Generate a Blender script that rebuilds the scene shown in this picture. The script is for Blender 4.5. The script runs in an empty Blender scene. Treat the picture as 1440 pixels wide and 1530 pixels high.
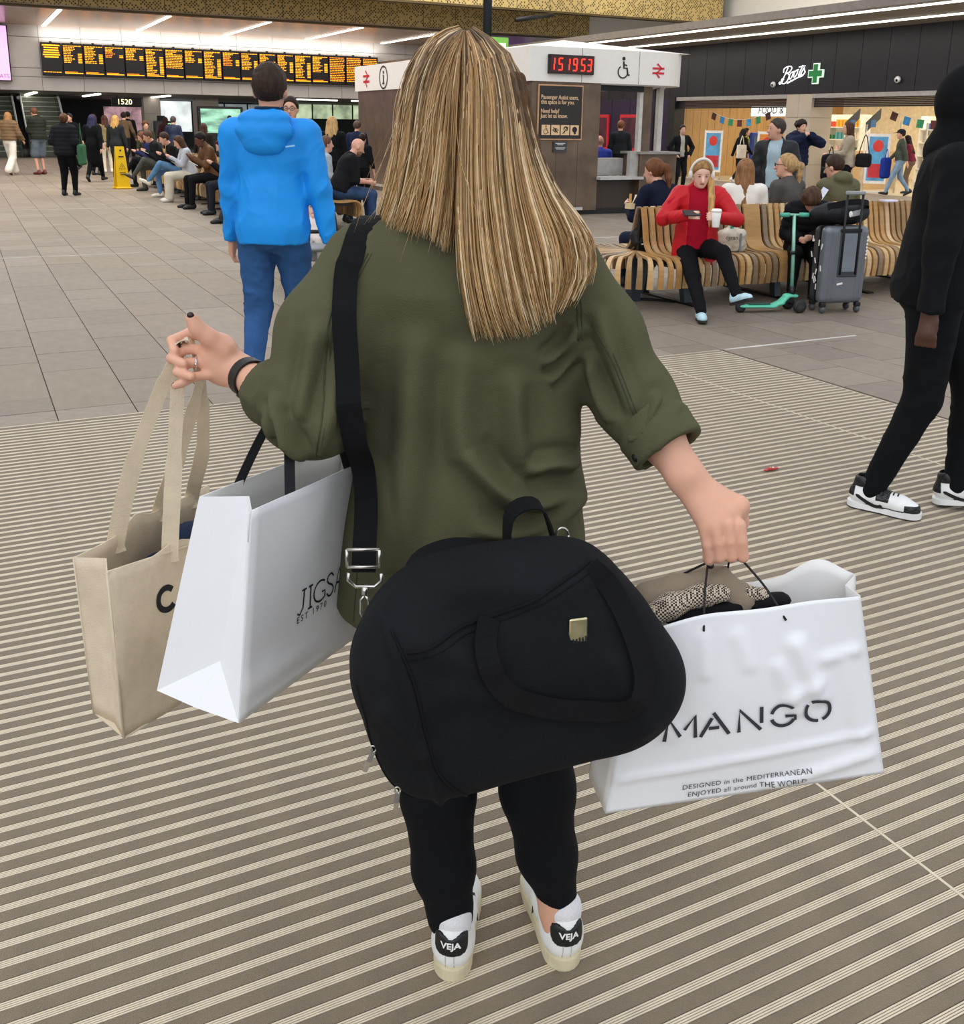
import bpy, bmesh, math, random
import numpy as np
from mathutils import Vector, Matrix
random.seed(7); RNG = np.random.default_rng(11)
SC = bpy.context.scene
COL = SC.collection
PI = math.pi

# ---------------------------------------------------------------- camera
CAM_H = 1.55
cd = bpy.data.cameras.new('camera'); cam = bpy.data.objects.new('camera', cd); COL.objects.link(cam)
cd.sensor_fit = 'VERTICAL'; cd.sensor_height = 24.0
cd.lens = 24.0 * 1500.0 / 1530.0
cd.shift_y = -(765.0 - 585.0) / 1530.0
cd.clip_start = 0.05; cd.clip_end = 300
PITCH = math.atan((585 - 186) / 1500.0); ROLL = math.radians(-0.88)
cam.matrix_world = Matrix.Translation((0, 0, CAM_H)) @ Matrix.Rotation(PI / 2 - PITCH, 4, 'X') @ Matrix.Rotation(-ROLL, 4, 'Z')
SC.camera = cam

# ---------------------------------------------------------------- world, lights, exposure
w = bpy.data.worlds.new('sky'); SC.world = w; w.use_nodes = True
bgn = w.node_tree.nodes['Background']; bgn.inputs[0].default_value = (0.93, 0.955, 1.0, 1); bgn.inputs[1].default_value = 1.0
SC.view_settings.view_transform = 'Standard'; SC.view_settings.look = 'None'
SC.view_settings.exposure = 0.0; SC.view_settings.gamma = 1.0; SC.view_settings.use_curve_mapping = False

A27 = math.radians(27.1)
UX, UY = -math.sin(A27), math.cos(A27)      # 'u' runs away into the concourse
VX, VY = math.cos(A27), math.sin(A27)       # 'v' runs to the right
def UV(u, v, z=0.0):
    return Vector((u * UX + v * VX, u * UY + v * VY, z))

# overcast daylight from the open entrance side, upper left behind the camera
sd_ = bpy.data.lights.new('daylight', 'SUN'); sd_.energy = 1.0; sd_.angle = 1.25; sd_.color = (0.95, 0.97, 1.0)
sun = bpy.data.objects.new('daylight', sd_); COL.objects.link(sun); sun.rotation_euler = (math.radians(38), math.radians(-22), 0); sun['kind'] = 'helper'

def area_light(name, u, v, z, su, sv, power, col=(1, 0.96, 0.9)):
    l = bpy.data.lights.new(name, 'AREA'); l.shape = 'RECTANGLE'; l.size = sv; l.size_y = su; l.energy = power; l.color = col
    o = bpy.data.objects.new(name, l); COL.objects.link(o); o.location = UV(u, v, z); o.rotation_euler = (0, 0, A27)
    o['kind'] = 'helper'
    return o

# ---------------------------------------------------------------- materials
def lin(c):
    if isinstance(c, str):
        c = c.lstrip('#'); c = tuple(int(c[i:i + 2], 16) / 255 for i in (0, 2, 4))
    return tuple((x / 12.92 if x <= 0.04045 else ((x + 0.055) / 1.055) ** 2.4) for x in c[:3])
_M = {}
def mat(name, col, rough=0.6, metal=0.0, var=0.12, vs=8.0, bump=0.0, bs=60.0, stretch=(1, 1, 1), emit=None, es=0.0, spec=None, sheen=0.0, alpha=None, coat=0.0, attr=None, trans=0.0, sss=0.0):
    """procedural material: colour with noise variation and optional fine relief"""
    if name in _M: return _M[name]
    m = bpy.data.materials.new(name); m.use_nodes = True; nt = m.node_tree; N = nt.nodes; L = nt.links
    b = N['Principled BSDF']; c = lin(col)
    b.inputs['Roughness'].default_value = rough; b.inputs['Metallic'].default_value = metal
    if spec is not None: b.inputs['Specular IOR Level'].default_value = spec
    if sheen: b.inputs['Sheen Weight'].default_value = sheen
    if coat: b.inputs['Coat Weight'].default_value = coat
    if trans: b.inputs['Transmission Weight'].default_value = trans
    if sss:
        b.inputs['Subsurface Weight'].default_value = sss; b.inputs['Subsurface Radius'].default_value = (0.6, 0.25, 0.12); b.inputs['Subsurface Scale'].default_value = 0.02
    if alpha is not None: b.inputs['Alpha'].default_value = alpha
    tc = N.new('ShaderNodeTexCoord'); mp = N.new('ShaderNodeMapping'); mp.inputs['Scale'].default_value = stretch
    L.new(tc.outputs['Object'], mp.inputs['Vector'])
    src = None
    if attr:
        a = N.new('ShaderNodeAttribute'); a.attribute_name = attr; src = a.outputs['Color']
    if var > 0:
        n = N.new('ShaderNodeTexNoise'); n.inputs['Scale'].default_value = vs; n.inputs['Detail'].default_value = 4
        L.new(mp.outputs[0], n.inputs['Vector'])
        mr = N.new('ShaderNodeMapRange'); mr.inputs['From Min'].default_value = 0.3; mr.inputs['From Max'].default_value = 0.7
        mr.inputs['To Min'].default_value = 1 - var; mr.inputs['To Max'].default_value = 1 + var
        L.new(n.outputs['Fac'], mr.inputs['Value'])
        mx = N.new('ShaderNodeVectorMath'); mx.operation = 'SCALE'
        if src is not None: L.new(src, mx.inputs[0])
        else: mx.inputs[0].default_value = c
        L.new(mr.outputs[0], mx.inputs['Scale']); L.new(mx.outputs[0], b.inputs['Base Color'])
    elif src is not None: L.new(src, b.inputs['Base Color'])
    else: b.inputs['Base Color'].default_value = (*c, 1)
    if bump > 0:
        n2 = N.new('ShaderNodeTexNoise'); n2.inputs['Scale'].default_value = bs; n2.inputs['Detail'].default_value = 3
        L.new(mp.outputs[0], n2.inputs['Vector'])
        bp = N.new('ShaderNodeBump'); bp.inputs['Strength'].default_value = min(1.0, bump); bp.inputs['Distance'].default_value = 0.01
        L.new(n2.outputs['Fac'], bp.inputs['Height']); L.new(bp.outputs[0], b.inputs['Normal'])
    if emit:
        b.inputs['Emission Color'].default_value = (*lin(emit), 1); b.inputs['Emission Strength'].default_value = es
        if var > 0: L.new(mx.outputs[0], b.inputs['Emission Color'])
    _M[name] = m
    return m
def node_group_of(m): return m.node_tree.nodes, m.node_tree.links, m.node_tree.nodes['Principled BSDF']

# ---------------------------------------------------------------- objects
def tag(o, label=None, cat=None, group=None, kind=None):
    if label: o['label'] = label
    if cat: o['category'] = cat
    if group: o['group'] = group
    if kind: o['kind'] = kind
    return o
def thing(name, label, cat, loc=(0, 0, 0), rotz=0.0, group=None, kind=None):
    o = bpy.data.objects.new(name, None); COL.objects.link(o); o.empty_display_size = 0.1
    o.location = loc; o.rotation_euler = (0, 0, rotz)
    return tag(o, label, cat, group, kind)
def basis(o):
    m = o.matrix_basis.copy(); p = o.parent
    return (basis(p) @ o.matrix_parent_inverse @ m) if p else m
def link(name, me, m=None, parent=None, world=False, label=None):
    o = bpy.data.objects.new(name, me); COL.objects.link(o)
    if m is not None and not me.materials:
        for q in (m if isinstance(m, (list, tuple)) else [m]): me.materials.append(q)
    if parent is not None:
        o.parent = parent
        if world: o.matrix_parent_inverse = basis(parent).inverted()
    if label: o['label'] = label
    return o
def mesh_np(name, V, F, smooth=True, mats=None):
    """V (n,3), F list/array of quads or tris"""
    me = bpy.data.meshes.new(name)
    V = np.asarray(V, np.float32)
    if isinstance(F, np.ndarray):
        k = F.shape[1]; n = len(F)
        me.vertices.add(len(V)); me.vertices.foreach_set('co', V.ravel())
        me.loops.add(n * k); me.loops.foreach_set('vertex_index', F.astype(np.int32).ravel())
        me.polygons.add(n); me.polygons.foreach_set('loop_start', np.arange(0, n * k, k, dtype=np.int32))
        me.update(calc_edges=True)
    else:
        me.from_pydata([tuple(map(float, v)) for v in V], [], F); me.update()
    if smooth: me.polygons.foreach_set('use_smooth', [True] * len(me.polygons))
    return me

class MB:
    """collects simple shapes into one mesh"""
    def __init__(s): s.v = []; s.f = []; s.mi = []; s.cur = 0; s.sm = []
    def add(s, V, F, smooth=False):
        o = len(s.v); s.v += [tuple(map(float, q)) for q in V]; s.f += [[i + o for i in f] for f in F]; s.mi += [s.cur] * len(F); s.sm += [smooth] * len(F)
        return s
    def box(s, c, d, rz=0.0, M=None, bev=0.0):
        x, y, z = d[0] / 2, d[1] / 2, d[2] / 2
        if bev > 0:
            b = min(bev, x * .9, y * .9, z * .9); V = []; 
            for sx in (-1, 1):
                for sy in (-1, 1):
                    for sz in (-1, 1):
                        V += [(sx * x, sy * (y - b), sz * (z - b)), (sx * (x - b), sy * y, sz * (z - b)), (sx * (x - b), sy * (y - b), sz * z)]
            bm = bmesh.new()
            for q in V: bm.verts.new(q)
            r = bmesh.ops.convex_hull(bm, input=bm.verts[:]); bm.verts.ensure_lookup_table(); bm.verts.index_update()
            bmesh.ops.dissolve_limit(bm, angle_limit=0.02, verts=bm.verts[:], edges=bm.edges[:]); bm.verts.index_update()
            V = [v.co[:] for v in bm.verts]; F = [[v.index for v in f.verts] for f in bm.faces]; bm.free()
        else:
            V = [(sx * x, sy * y, sz * z) for sx in (-1, 1) for sy in (-1, 1) for sz in (-1, 1)]
            F = [(0, 1, 3, 2), (4, 6, 7, 5), (0, 4, 5, 1), (2, 3, 7, 6), (0, 2, 6, 4), (1, 5, 7, 3)]
        R = M if M is not None else Matrix.Rotation(rz, 3, 'Z')
        c = Vector(c)
        return s.add([R @ Vector(q) + c for q in V], F)
    def tube(s, pts, r, n=8, caps=True, smooth=True, squash=None):
        """round (or flattened) tube along points; r a number or list"""
        P = [Vector(p) for p in pts]; m = len(P); rr = r if isinstance(r, (list, tuple)) else [r] * m
        V = []; F = []
        t0 = (P[1] - P[0]).normalized(); up = Vector((0, 0, 1)) if abs(t0.z) < .9 else Vector((1, 0, 0))
        if squash and len(squash) > 2: up = Vector(squash[2])
        nx = (up - up.dot(t0) * t0).normalized()
        for i in range(m):
            t = (P[min(i + 1, m - 1)] - P[max(i - 1, 0)]).normalized()
            nx = (nx - nx.dot(t) * t).normalized(); ny = t.cross(nx)
            for k in range(n):
                a = 2 * PI * k / n
                sa, sb = (squash[0], squash[1]) if squash else (1, 1)
                V.append(P[i] + nx * (math.cos(a) * rr[i] * sa) + ny * (math.sin(a) * rr[i] * sb))
        for i in range(m - 1):
            for k in range(n):
                F.append((i * n + k, i * n + (k + 1) % n, (i + 1) * n + (k + 1) % n, (i + 1) * n + k))
        if caps: F.append(tuple(range(n))[::-1]); F.append(tuple((m - 1) * n + k for k in range(n)))
        return s.add(V, F, smooth)
    def ribbon(s, pts, wid, thick, side):
        """flat strap along points; side = list of width directions (or one)"""
        P = [Vector(p) for p in pts]; m = len(P); V = []; F = []
        ww = wid if isinstance(wid, (list, tuple)) else [wid] * m
        for i in range(m):
            t = (P[min(i + 1, m - 1)] - P[max(i - 1, 0)]).normalized()
            sd = Vector(side[i] if isinstance(side, list) else side); sd = (sd - sd.dot(t) * t).normalized(); nn = t.cross(sd)
            for a, b in ((-1, -1), (1, -1), (1, 1), (-1, 1)):
                V.append(P[i] + sd * (a * ww[i] / 2) + nn * (b * thick / 2))
        for i in range(m - 1):
            for k in range(4): F.append((i * 4 + k, i * 4 + (k + 1) % 4, (i + 1) * 4 + (k + 1) % 4, (i + 1) * 4 + k))
        F.append((3, 2, 1, 0)); F.append(tuple((m - 1) * 4 + k for k in range(4)))
        return s.add(V, F, False)
    def lathe(s, prof, c=(0, 0, 0), n=16, M=None, smooth=True):
        V = []; F = []; m = len(prof); c = Vector(c)
        for r, z in prof:
            for k in range(n):
                a = 2 * PI * k / n; q = Vector((r * math.cos(a), r * math.sin(a), z))
                V.append((M @ q if M is not None else q) + c)
        for i in range(m - 1):
            for k in range(n): F.append((i * n + k, i * n + (k + 1) % n, (i + 1) * n + (k + 1) % n, (i + 1) * n + k))
        F.append(tuple(range(n))[::-1]); F.append(tuple((m - 1) * n + k for k in range(n)))
        return s.add(V, F, smooth)
    def prism(s, poly, z0, z1, M=None, c=(0, 0, 0)):
        """extrude polygon (x,y) between z0,z1 then transform"""
        n = len(poly); c = Vector(c)
        V = [Vector((x, y, z)) for z in (z0, z1) for x, y in poly]
        if M is not None: V = [M @ q for q in V]
        V = [q + c for q in V]
        F = [tuple(range(n))[::-1], tuple(range(n, 2 * n))] + [(i, (i + 1) % n, n + (i + 1) % n, n + i) for i in range(n)]
        return s.add(V, F)
    def ell(s, c, r, n=12, m=8, M=None):
        V = []; F = []; c = Vector(c)
        for i in range(m + 1):
            t = PI * i / m
            for k in range(n):
                a = 2 * PI * k / n; q = Vector((r[0] * math.sin(t) * math.cos(a), r[1] * math.sin(t) * math.sin(a), r[2] * math.cos(t)))
                V.append((M @ q if M is not None else q) + c)
        for i in range(m):
            for k in range(n): F.append((i * n + k, (i + 1) * n + k, (i + 1) * n + (k + 1) % n, i * n + (k + 1) % n))
        return s.add(V, F, True)
    def mesh(s, name):
        me = bpy.data.meshes.new(name); me.from_pydata(s.v, [], s.f); me.update()
        if s.f:
            me.polygons.foreach_set('use_smooth', s.sm)
            if any(s.mi): me.polygons.foreach_set('material_index', s.mi)
        return me
    def build(s, name, m, parent=None, world=False, label=None):
        return link(name, s.mesh(name), m, parent, world, label)
def shared(name, me, m, parent, loc, rz=0.0, scale=None):
    o = bpy.data.objects.new(name, me); COL.objects.link(o); o.parent = parent
    if not me.materials: me.materials.append(m)
    o.location = loc; o.rotation_euler = (0, 0, rz)
    if scale: o.scale = scale
    return o
_FONT = {}
def text_mesh(body, size, extr=0.0, align='CENTER', shear=0.0, space=1.0, bevel=0.0):
    c = bpy.data.curves.new('t', 'FONT'); c.body = body; c.size = size; c.extrude = extr; c.align_x = align; c.align_y = 'CENTER'; c.shear = shear; c.space_character = space
    c.offset = bevel; c.resolution_u = 3
    o = bpy.data.objects.new('t', c); COL.objects.link(o)
    dg = bpy.context.evaluated_depsgraph_get(); me = bpy.data.meshes.new_from_object(o.evaluated_get(dg))
    bpy.data.objects.remove(o); bpy.data.curves.remove(c)
    return me
def place_text(name, body, size, m, parent, M, extr=0.001, align='CENTER', shear=0.0, space=1.0, bevel=0.0, sx=1.0):
    """text as flat lettering; M = 4x4 world matrix (text x = M x, text up = M y)"""
    me = text_mesh(body, size, extr, align, shear, space, bevel)
    me.transform(M @ Matrix.Diagonal((sx, 1, 1, 1)))
    return link(name, me, m, parent, world=True)
def frame_of(o, x, y):
    """4x4 from origin, x axis, y(up) axis"""
    x = Vector(x).normalized(); y = Vector(y); y = (y - y.dot(x) * x).normalized(); z = x.cross(y)
    M = Matrix((x, y, z)).transposed().to_4x4(); M.translation = Vector(o); return M

# ---------------------------------------------------------------- implicit surfaces
class SDF:
    """smooth union of tapered limbs and ellipsoids, meshed with surface nets"""
    def __init__(s, k=0.03): s.p = []; s.k = k
    def limb(s, a, b, ra, rb, sq=None, k=None, sub=False):
        """sq = (direction, factor): flatten across that direction"""
        s.p.append(('l', np.array(a, float), np.array(b, float), ra, rb, sq, s.k if k is None else k, sub)); return s
    def chain(s, pts, rs, **kw):
        for i in range(len(pts) - 1): s.limb(pts[i], pts[i + 1], rs[i], rs[i + 1], **kw)
        return s
    def ell(s, c, r, R=None, k=None, sub=False):
        s.p.append(('e', np.array(c, float), np.array(r, float), None if R is None else np.array(R, float), None, None, s.k if k is None else k, sub)); return s
    def box(s, c, h, rad, R=None, k=None, sub=False):
        s.p.append(('b', np.array(c, float), np.array(h, float), None if R is None else np.array(R, float), rad, None, s.k if k is None else k, sub)); return s
    def plane(s, c, n, k=None):
        """cut away the side n points to"""
        n = np.array(n, float); s.p.append(('p', np.array(c, float), n / np.linalg.norm(n), None, None, None, 0.004 if k is None else k, True)); return s
    def field(s, lo, hi, fn, k=None, sub=False):
        s.p.append(('f', np.array(lo, float), np.array(hi, float), fn, None, None, s.k if k is None else k, sub)); return s
    def _bb(s, q):
        if q[0] == 'f': return q[1], q[2]
        if q[0] == 'l':
            r = max(q[3], q[4]); return np.minimum(q[1], q[2]) - r, np.maximum(q[1], q[2]) + r
        r = (np.linalg.norm(q[2]) if q[3] is not None else q[2]) + (q[4] or 0 if q[0] == 'b' else 0)
        return q[1] - r, q[1] + r
    def mesh(s, h, fn=None):
        bbs = [s._bb(q) for q in s.p if not q[7]]
        lo = np.min([b[0] for b in bbs], 0) - 2.5 * h; hi = np.max([b[1] for b in bbs], 0) + 2.5 * h
        n = np.ceil((hi - lo) / h).astype(int) + 1
        ax = [lo[i] + h * np.arange(n[i]) for i in range(3)]
        f = np.full(n, 1.0, np.float32)
        for q in s.p:
            if q[0] == 'p':
                sl = (slice(None),) * 3
            else:
                a, b = s._bb(q); mg = q[6] + 3 * h
                i0 = np.clip(np.floor((a - mg - lo) / h).astype(int), 0, n - 1); i1 = np.clip(np.ceil((b + mg - lo) / h).astype(int) + 1, 1, n)
                sl = tuple(slice(i0[i], i1[i]) for i in range(3))
            X = ax[0][sl[0]][:, None, None]; Y = ax[1][sl[1]][None, :, None]; Z = ax[2][sl[2]][None, None, :]
            if q[0] == 'l':
                a, b, ra, rb, sq = q[1:6]; ba = b - a; L2 = max(ba @ ba, 1e-9)
                px, py, pz = X - a[0], Y - a[1], Z - a[2]
                t = np.clip((px * ba[0] + py * ba[1] + pz * ba[2]) / L2, 0, 1)
                dx, dy, dz = px - t * ba[0], py - t * ba[1], pz - t * ba[2]
                d2 = dx * dx + dy * dy + dz * dz
                if sq is not None:
                    nn = np.array(sq[0], float); nn /= np.linalg.norm(nn); c = dx * nn[0] + dy * nn[1] + dz * nn[2]
                    d2 = d2 + c * c * (1 / sq[1] ** 2 - 1)
                d = np.sqrt(np.maximum(d2, 0)) - (ra + t * (rb - ra))
            elif q[0] in ('e', 'b'):
                c, r, R = q[1:4]; px, py, pz = X - c[0], Y - c[1], Z - c[2]
                if R is not None: px, py, pz = (px * R[0][i] + py * R[1][i] + pz * R[2][i] for i in range(3))
                if q[0] == 'e':
                    k0 = np.sqrt((px / r[0]) ** 2 + (py / r[1]) ** 2 + (pz / r[2]) ** 2)
                    k1 = np.sqrt((px / r[0] ** 2) ** 2 + (py / r[1] ** 2) ** 2 + (pz / r[2] ** 2) ** 2)
                    d = k0 * (k0 - 1) / np.maximum(k1, 1e-6)
                else:
                    rad = q[4]; qx, qy, qz = np.abs(px) - r[0] + rad, np.abs(py) - r[1] + rad, np.abs(pz) - r[2] + rad
                    d = np.sqrt(np.maximum(qx, 0) ** 2 + np.maximum(qy, 0) ** 2 + np.maximum(qz, 0) ** 2) + np.minimum(np.maximum(qx, np.maximum(qy, qz)), 0) - rad
            elif q[0] == 'f': d = q[3](X, Y, Z)
            else:
                d = -((X - q[1][0]) * q[2][0] + (Y - q[1][1]) * q[2][1] + (Z - q[1][2]) * q[2][2])
            cur = f[sl]; k = max(q[6], 1e-4)
            if q[7]:
                hh = np.clip(0.5 - 0.5 * (cur + d) / k, 0, 1); f[sl] = cur * (1 - hh) - d * hh + k * hh * (1 - hh)
            else:
                hh = np.clip(0.5 + 0.5 * (cur - d) / k, 0, 1); f[sl] = cur * (1 - hh) + d * hh - k * hh * (1 - hh)
        if fn is not None: f = fn(f, ax[0][:, None, None], ax[1][None, :, None], ax[2][None, None, :]).astype(np.float32)
        return surface_nets(f, lo, h)
def surface_nets(f, lo, h):
    n = np.array(f.shape); S = f < 0
    cnt = np.zeros(n - 1, np.float32); pos = np.zeros((*(n - 1), 3), np.float32)
    corners = [(i, j, k) for i in (0, 1) for j in (0, 1) for k in (0, 1)]
    def cs(c): return tuple(slice(c[i], n[i] - 1 + c[i]) for i in range(3))
    ins = sum(S[cs(c)].astype(np.int8) for c in corners)
    act = (ins > 0) & (ins < 8)
    idx = np.argwhere(act)
    if len(idx) == 0: return np.zeros((0, 3)), np.zeros((0, 4), int)
    I, J, K = idx.T
    P = np.zeros((len(idx), 3)); C = np.zeros(len(idx))
    val = {c: f[I + c[0], J + c[1], K + c[2]].astype(float) for c in corners}
    for c in corners:
        for a in range(3):
            if c[a] == 0:
                d = list(c); d[a] = 1; d = tuple(d)
                va, vb = val[c], val[d]; m = (va < 0) != (vb < 0)
                t = np.where(m, va / np.where(np.abs(va - vb) < 1e-9, 1, va - vb), 0)
                q = np.zeros((len(idx), 3)); q[:] = c; q[:, a] += t
                P += np.where(m[:, None], q, 0); C += m
    P = P / C[:, None] + idx
    V = lo + P * h
    num = np.full(n - 1, -1, np.int64); num[I, J, K] = np.arange(len(idx))
    quads = []
    for a in range(3):
        b, c = (a + 1) % 3, (a + 2) % 3
        sl0 = [slice(1, n[i] - 1) for i in range(3)]; sl1 = list(sl0); sl0[a] = slice(0, n[a] - 1); sl1[a] = slice(1, n[a])
        s0, s1 = S[tuple(sl0)], S[tuple(sl1)]
        for flip, mm in ((False, s0 & ~s1), (True, ~s0 & s1)):
            e = np.argwhere(mm)
            if len(e) == 0: continue
            base = e.copy()
            for i in range(3):
                if i != a: base[:, i] += 1
            def cell(db, dc):
                q = base.copy(); q[:, b] -= db; q[:, c] -= dc
                return num[q[:, 0], q[:, 1], q[:, 2]]
            Q = np.stack([cell(1, 1), cell(0, 1), cell(0, 0), cell(1, 0)], 1)
            quads.append(Q[:, ::-1] if flip else Q)
    return V, np.concatenate(quads)
def normals_np(V, F):
    n = np.cross(V[F[:, 2]] - V[F[:, 0]], V[F[:, 3]] - V[F[:, 1]]); N = np.zeros_like(V)
    for i in range(4): np.add.at(N, F[:, i], n)
    return N / np.maximum(np.linalg.norm(N, axis=1, keepdims=True), 1e-12)
def relax(V, F, it=1, lam=0.5):
    for _ in range(it):
        A = np.zeros_like(V); c = np.zeros(len(V))
        for i in range(4):
            a, b = F[:, i], F[:, (i + 1) % 4]
            np.add.at(A, a, V[b]); np.add.at(c, a, 1); np.add.at(A, b, V[a]); np.add.at(c, b, 1)
        V = V + lam * (A / np.maximum(c, 1)[:, None] - V)
    return V
def wav(V, seed, freq, n=5, dirs=None):
    """cheap smooth noise: sum of warped sines"""
    r = np.random.default_rng(seed); out = np.zeros(len(V)); ph = r.uniform(0, 6.28, (n, 3))
    for i in range(n):
        d = r.normal(size=3) if dirs is None else np.array(dirs) + r.normal(size=3) * 0.35
        d = d / np.linalg.norm(d) * freq * r.uniform(0.7, 1.5); e = r.normal(size=3); e = e / np.linalg.norm(e) * freq * 0.45
        out += np.sin(V @ d + ph[i, 0] + 1.3 * np.sin(V @ e + ph[i, 1]))
    return out / n
def folds(V, F, amp, freq, seed=0, dirs=None, sharp=True):
    N = normals_np(V, F); w_ = wav(V, seed, freq, 5, dirs)
    if sharp:
        w_ = 1 - 2 * np.sqrt(np.abs(w_)); w2 = wav(V, seed + 31, freq * 2.1, 5, dirs); m_ = np.clip(wav(V, seed + 7, freq * .5, 4) * 1.6 + .4, 0, 1); w_ = w_ * .7 + m_ * .75 * (1 - 2.2 * np.sqrt(np.abs(w2)))
    return V + N * (amp * w_)[:, None] if np.ndim(amp) == 0 else V + N * (amp * w_)[:, None]
def sdf_obj(name, s, h, m, parent, world=False, fold=None, fn=None, rl=1, post=None):
    V, F = s.mesh(h, fn)
    if rl: V = relax(V, F, rl)
    if fold: V = folds(V, F, *fold)
    if post: V = post(V, F)
    return link(name, mesh_np(name, V, F), m, parent, world)
def rot3(rx=0, ry=0, rz=0):
    return np.array(Matrix.Rotation(rz, 3, 'Z') @ Matrix.Rotation(ry, 3, 'Y') @ Matrix.Rotation(rx, 3, 'X'))
# ================================================================ SETTING
RUV = Matrix.Rotation(A27, 3, 'Z')     # local x = v (right), local y = u (away)
RUV4 = RUV.to_4x4()
def uvbox(mb, u0, u1, v0, v1, z0, z1, bev=0.0):
    return mb.box(UV((u0 + u1) / 2, (v0 + v1) / 2, (z0 + z1) / 2), (abs(v1 - v0), abs(u1 - u0), abs(z1 - z0)), M=RUV, bev=bev)
def project(p):
    q = cam.matrix_world.inverted() @ Vector(p)
    return (720 + 1500 * q.x / -q.z, 585 - 1500 * q.y / -q.z) if q.z < -0.05 else (-9999, -9999)

M_tile = [mat('paving_%d' % i, c, 0.55, var=0.10, vs=5, bump=0.12, bs=90) for i, c in enumerate(('#887c6e', '#84786a', '#8d8173', '#867969', '#807567'))]
M_grout = mat('grout', '#5f5b55', 0.9)
M_alu = mat('aluminium_rib', '#dccfb8', 0.42, 0.1, var=0.10, vs=14, stretch=(1, 1, 1))
M_carpet = mat('mat_carpet', '#83745f', 0.95, var=0.14, vs=6, bump=0.6, bs=400, sheen=0.2)
M_aluplate = mat('rib_base', '#55504a', 0.6, 0.2)
M_whitewall = mat('white_wall', '#e9e7e2', 0.6, var=0.03)
M_panel = mat('grey_panel', '#cfcdcb', 0.45, var=0.04, vs=2)
M_joint = mat('panel_joint', '#6d6b69', 0.8)
M_dark = mat('dark_metal', '#17181b', 0.45, 0.3)
M_black = mat('black_plastic', '#0d0e10', 0.5)
M_glowstrip = mat('light_strip', '#ffffff', 0.5, emit='#fff6ea', es=6.0, var=0)
M_charcoal = mat('charcoal_panel', '#20222b', 0.38, 0.25, var=0.12, vs=0.8)

# floor: base slab plus paving slabs laid in rows that run away from the camera
floor = MB(); uvbox(floor, -8, 75, -25, 45, -0.2, -0.012)
floor = floor.build('floor', M_grout); tag(floor, kind='structure', label='grey stone paving slabs of the station concourse floor')
MAT_U1, MAT_V1 = 5.52, 4.74
slabs = []
rw = 0.405; rnd = random.Random(3)
for k in range(-22, 50):
    v0 = 0.325 + k * rw; u = -4.0 + rnd.random() * 0.5
    while u < 44:
        L = rnd.choice((0.3, 0.42, 0.55, 0.62, 0.8, 0.95))
        u1 = u + L
        if k * rw + 0.325 < MAT_V1 - 0.1 and v0 > -7:
            if u < MAT_U1 < u1 or (u < MAT_U1): 
                u = max(u, MAT_U1 + 0.0); u1 = max(u1, u + 0.25)
        vv1 = v0 + rw
        if u < 3.0 and v0 < 10: u = u1; continue
        sv = max(v0, MAT_V1 + 0.01) if (u < MAT_U1 and -7 < v0 < MAT_V1) else v0
        if vv1 - sv > 0.03: slabs.append((u, u1, sv, vv1))
        u = u1
vis = []
for s in slabs:
    p = project(UV((s[0] + s[1]) / 2, (s[2] + s[3]) / 2, 0))
    a = -1
    if -30 < p[0] < 1470 and 150 < p[1] < 1560:
        d = (UV((s[0] + s[1]) / 2, (s[2] + s[3]) / 2) - Vector((0, 0, 1.55))).length; a = (s[1] - s[0]) / d ** 3
    vis.append((a, s))
vis.sort(key=lambda q: -q[0])
bm_unit = MB().box((0, 0, -0.006), (1, 1, 0.012)); unit = [MB() for _ in M_tile]
tile_me = []
for m_ in M_tile:
    me = MB().box((0, 0, -0.006), (1, 1, 0.012)).mesh('paving_slab'); me.materials.append(m_); tile_me.append(me)
rest = [MB() for _ in M_tile]
for i, (a, s) in enumerate(vis):
    c = UV((s[0] + s[1]) / 2, (s[2] + s[3]) / 2, 0); k = rnd.randrange(len(M_tile)); g = 0.006
    if i < 300:
        o = bpy.data.objects.new('paving_slab', tile_me[k]); COL.objects.link(o); o.parent = floor
        o.location = c + Vector((0, 0, rnd.uniform(-0.0012, 0.0))); o.rotation_euler = (0, 0, A27); o.scale = (s[3] - s[2] - g, s[1] - s[0] - g, 1)
    else:
        rest[0].cur = k; rest[0].box(c + Vector((0, 0, -0.006)), (s[3] - s[2] - g, s[1] - s[0] - g, 0.012), M=RUV)
o = rest[0].build('paving_slabs', M_tile, floor); o['kind'] = 'stuff'
for n_, (u, v0, v1) in enumerate(((12.62, -8, 2.05), (19.3, -8, 3.0), (5.53, 4.8, 6.1), (12.2, 3.5, 12), (24.2, 1.5, 4))):
    tr = MB(); uvbox(tr, u - 0.012, u + 0.012, v0, v1, -0.004, 0.003); tag(tr.build('trim_%d' % (n_ + 1), mat('pale_joint', '#c8c5bd', 0.6, var=0.25, vs=3)), kind='structure', label='pale movement joint strip across the paving')

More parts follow.
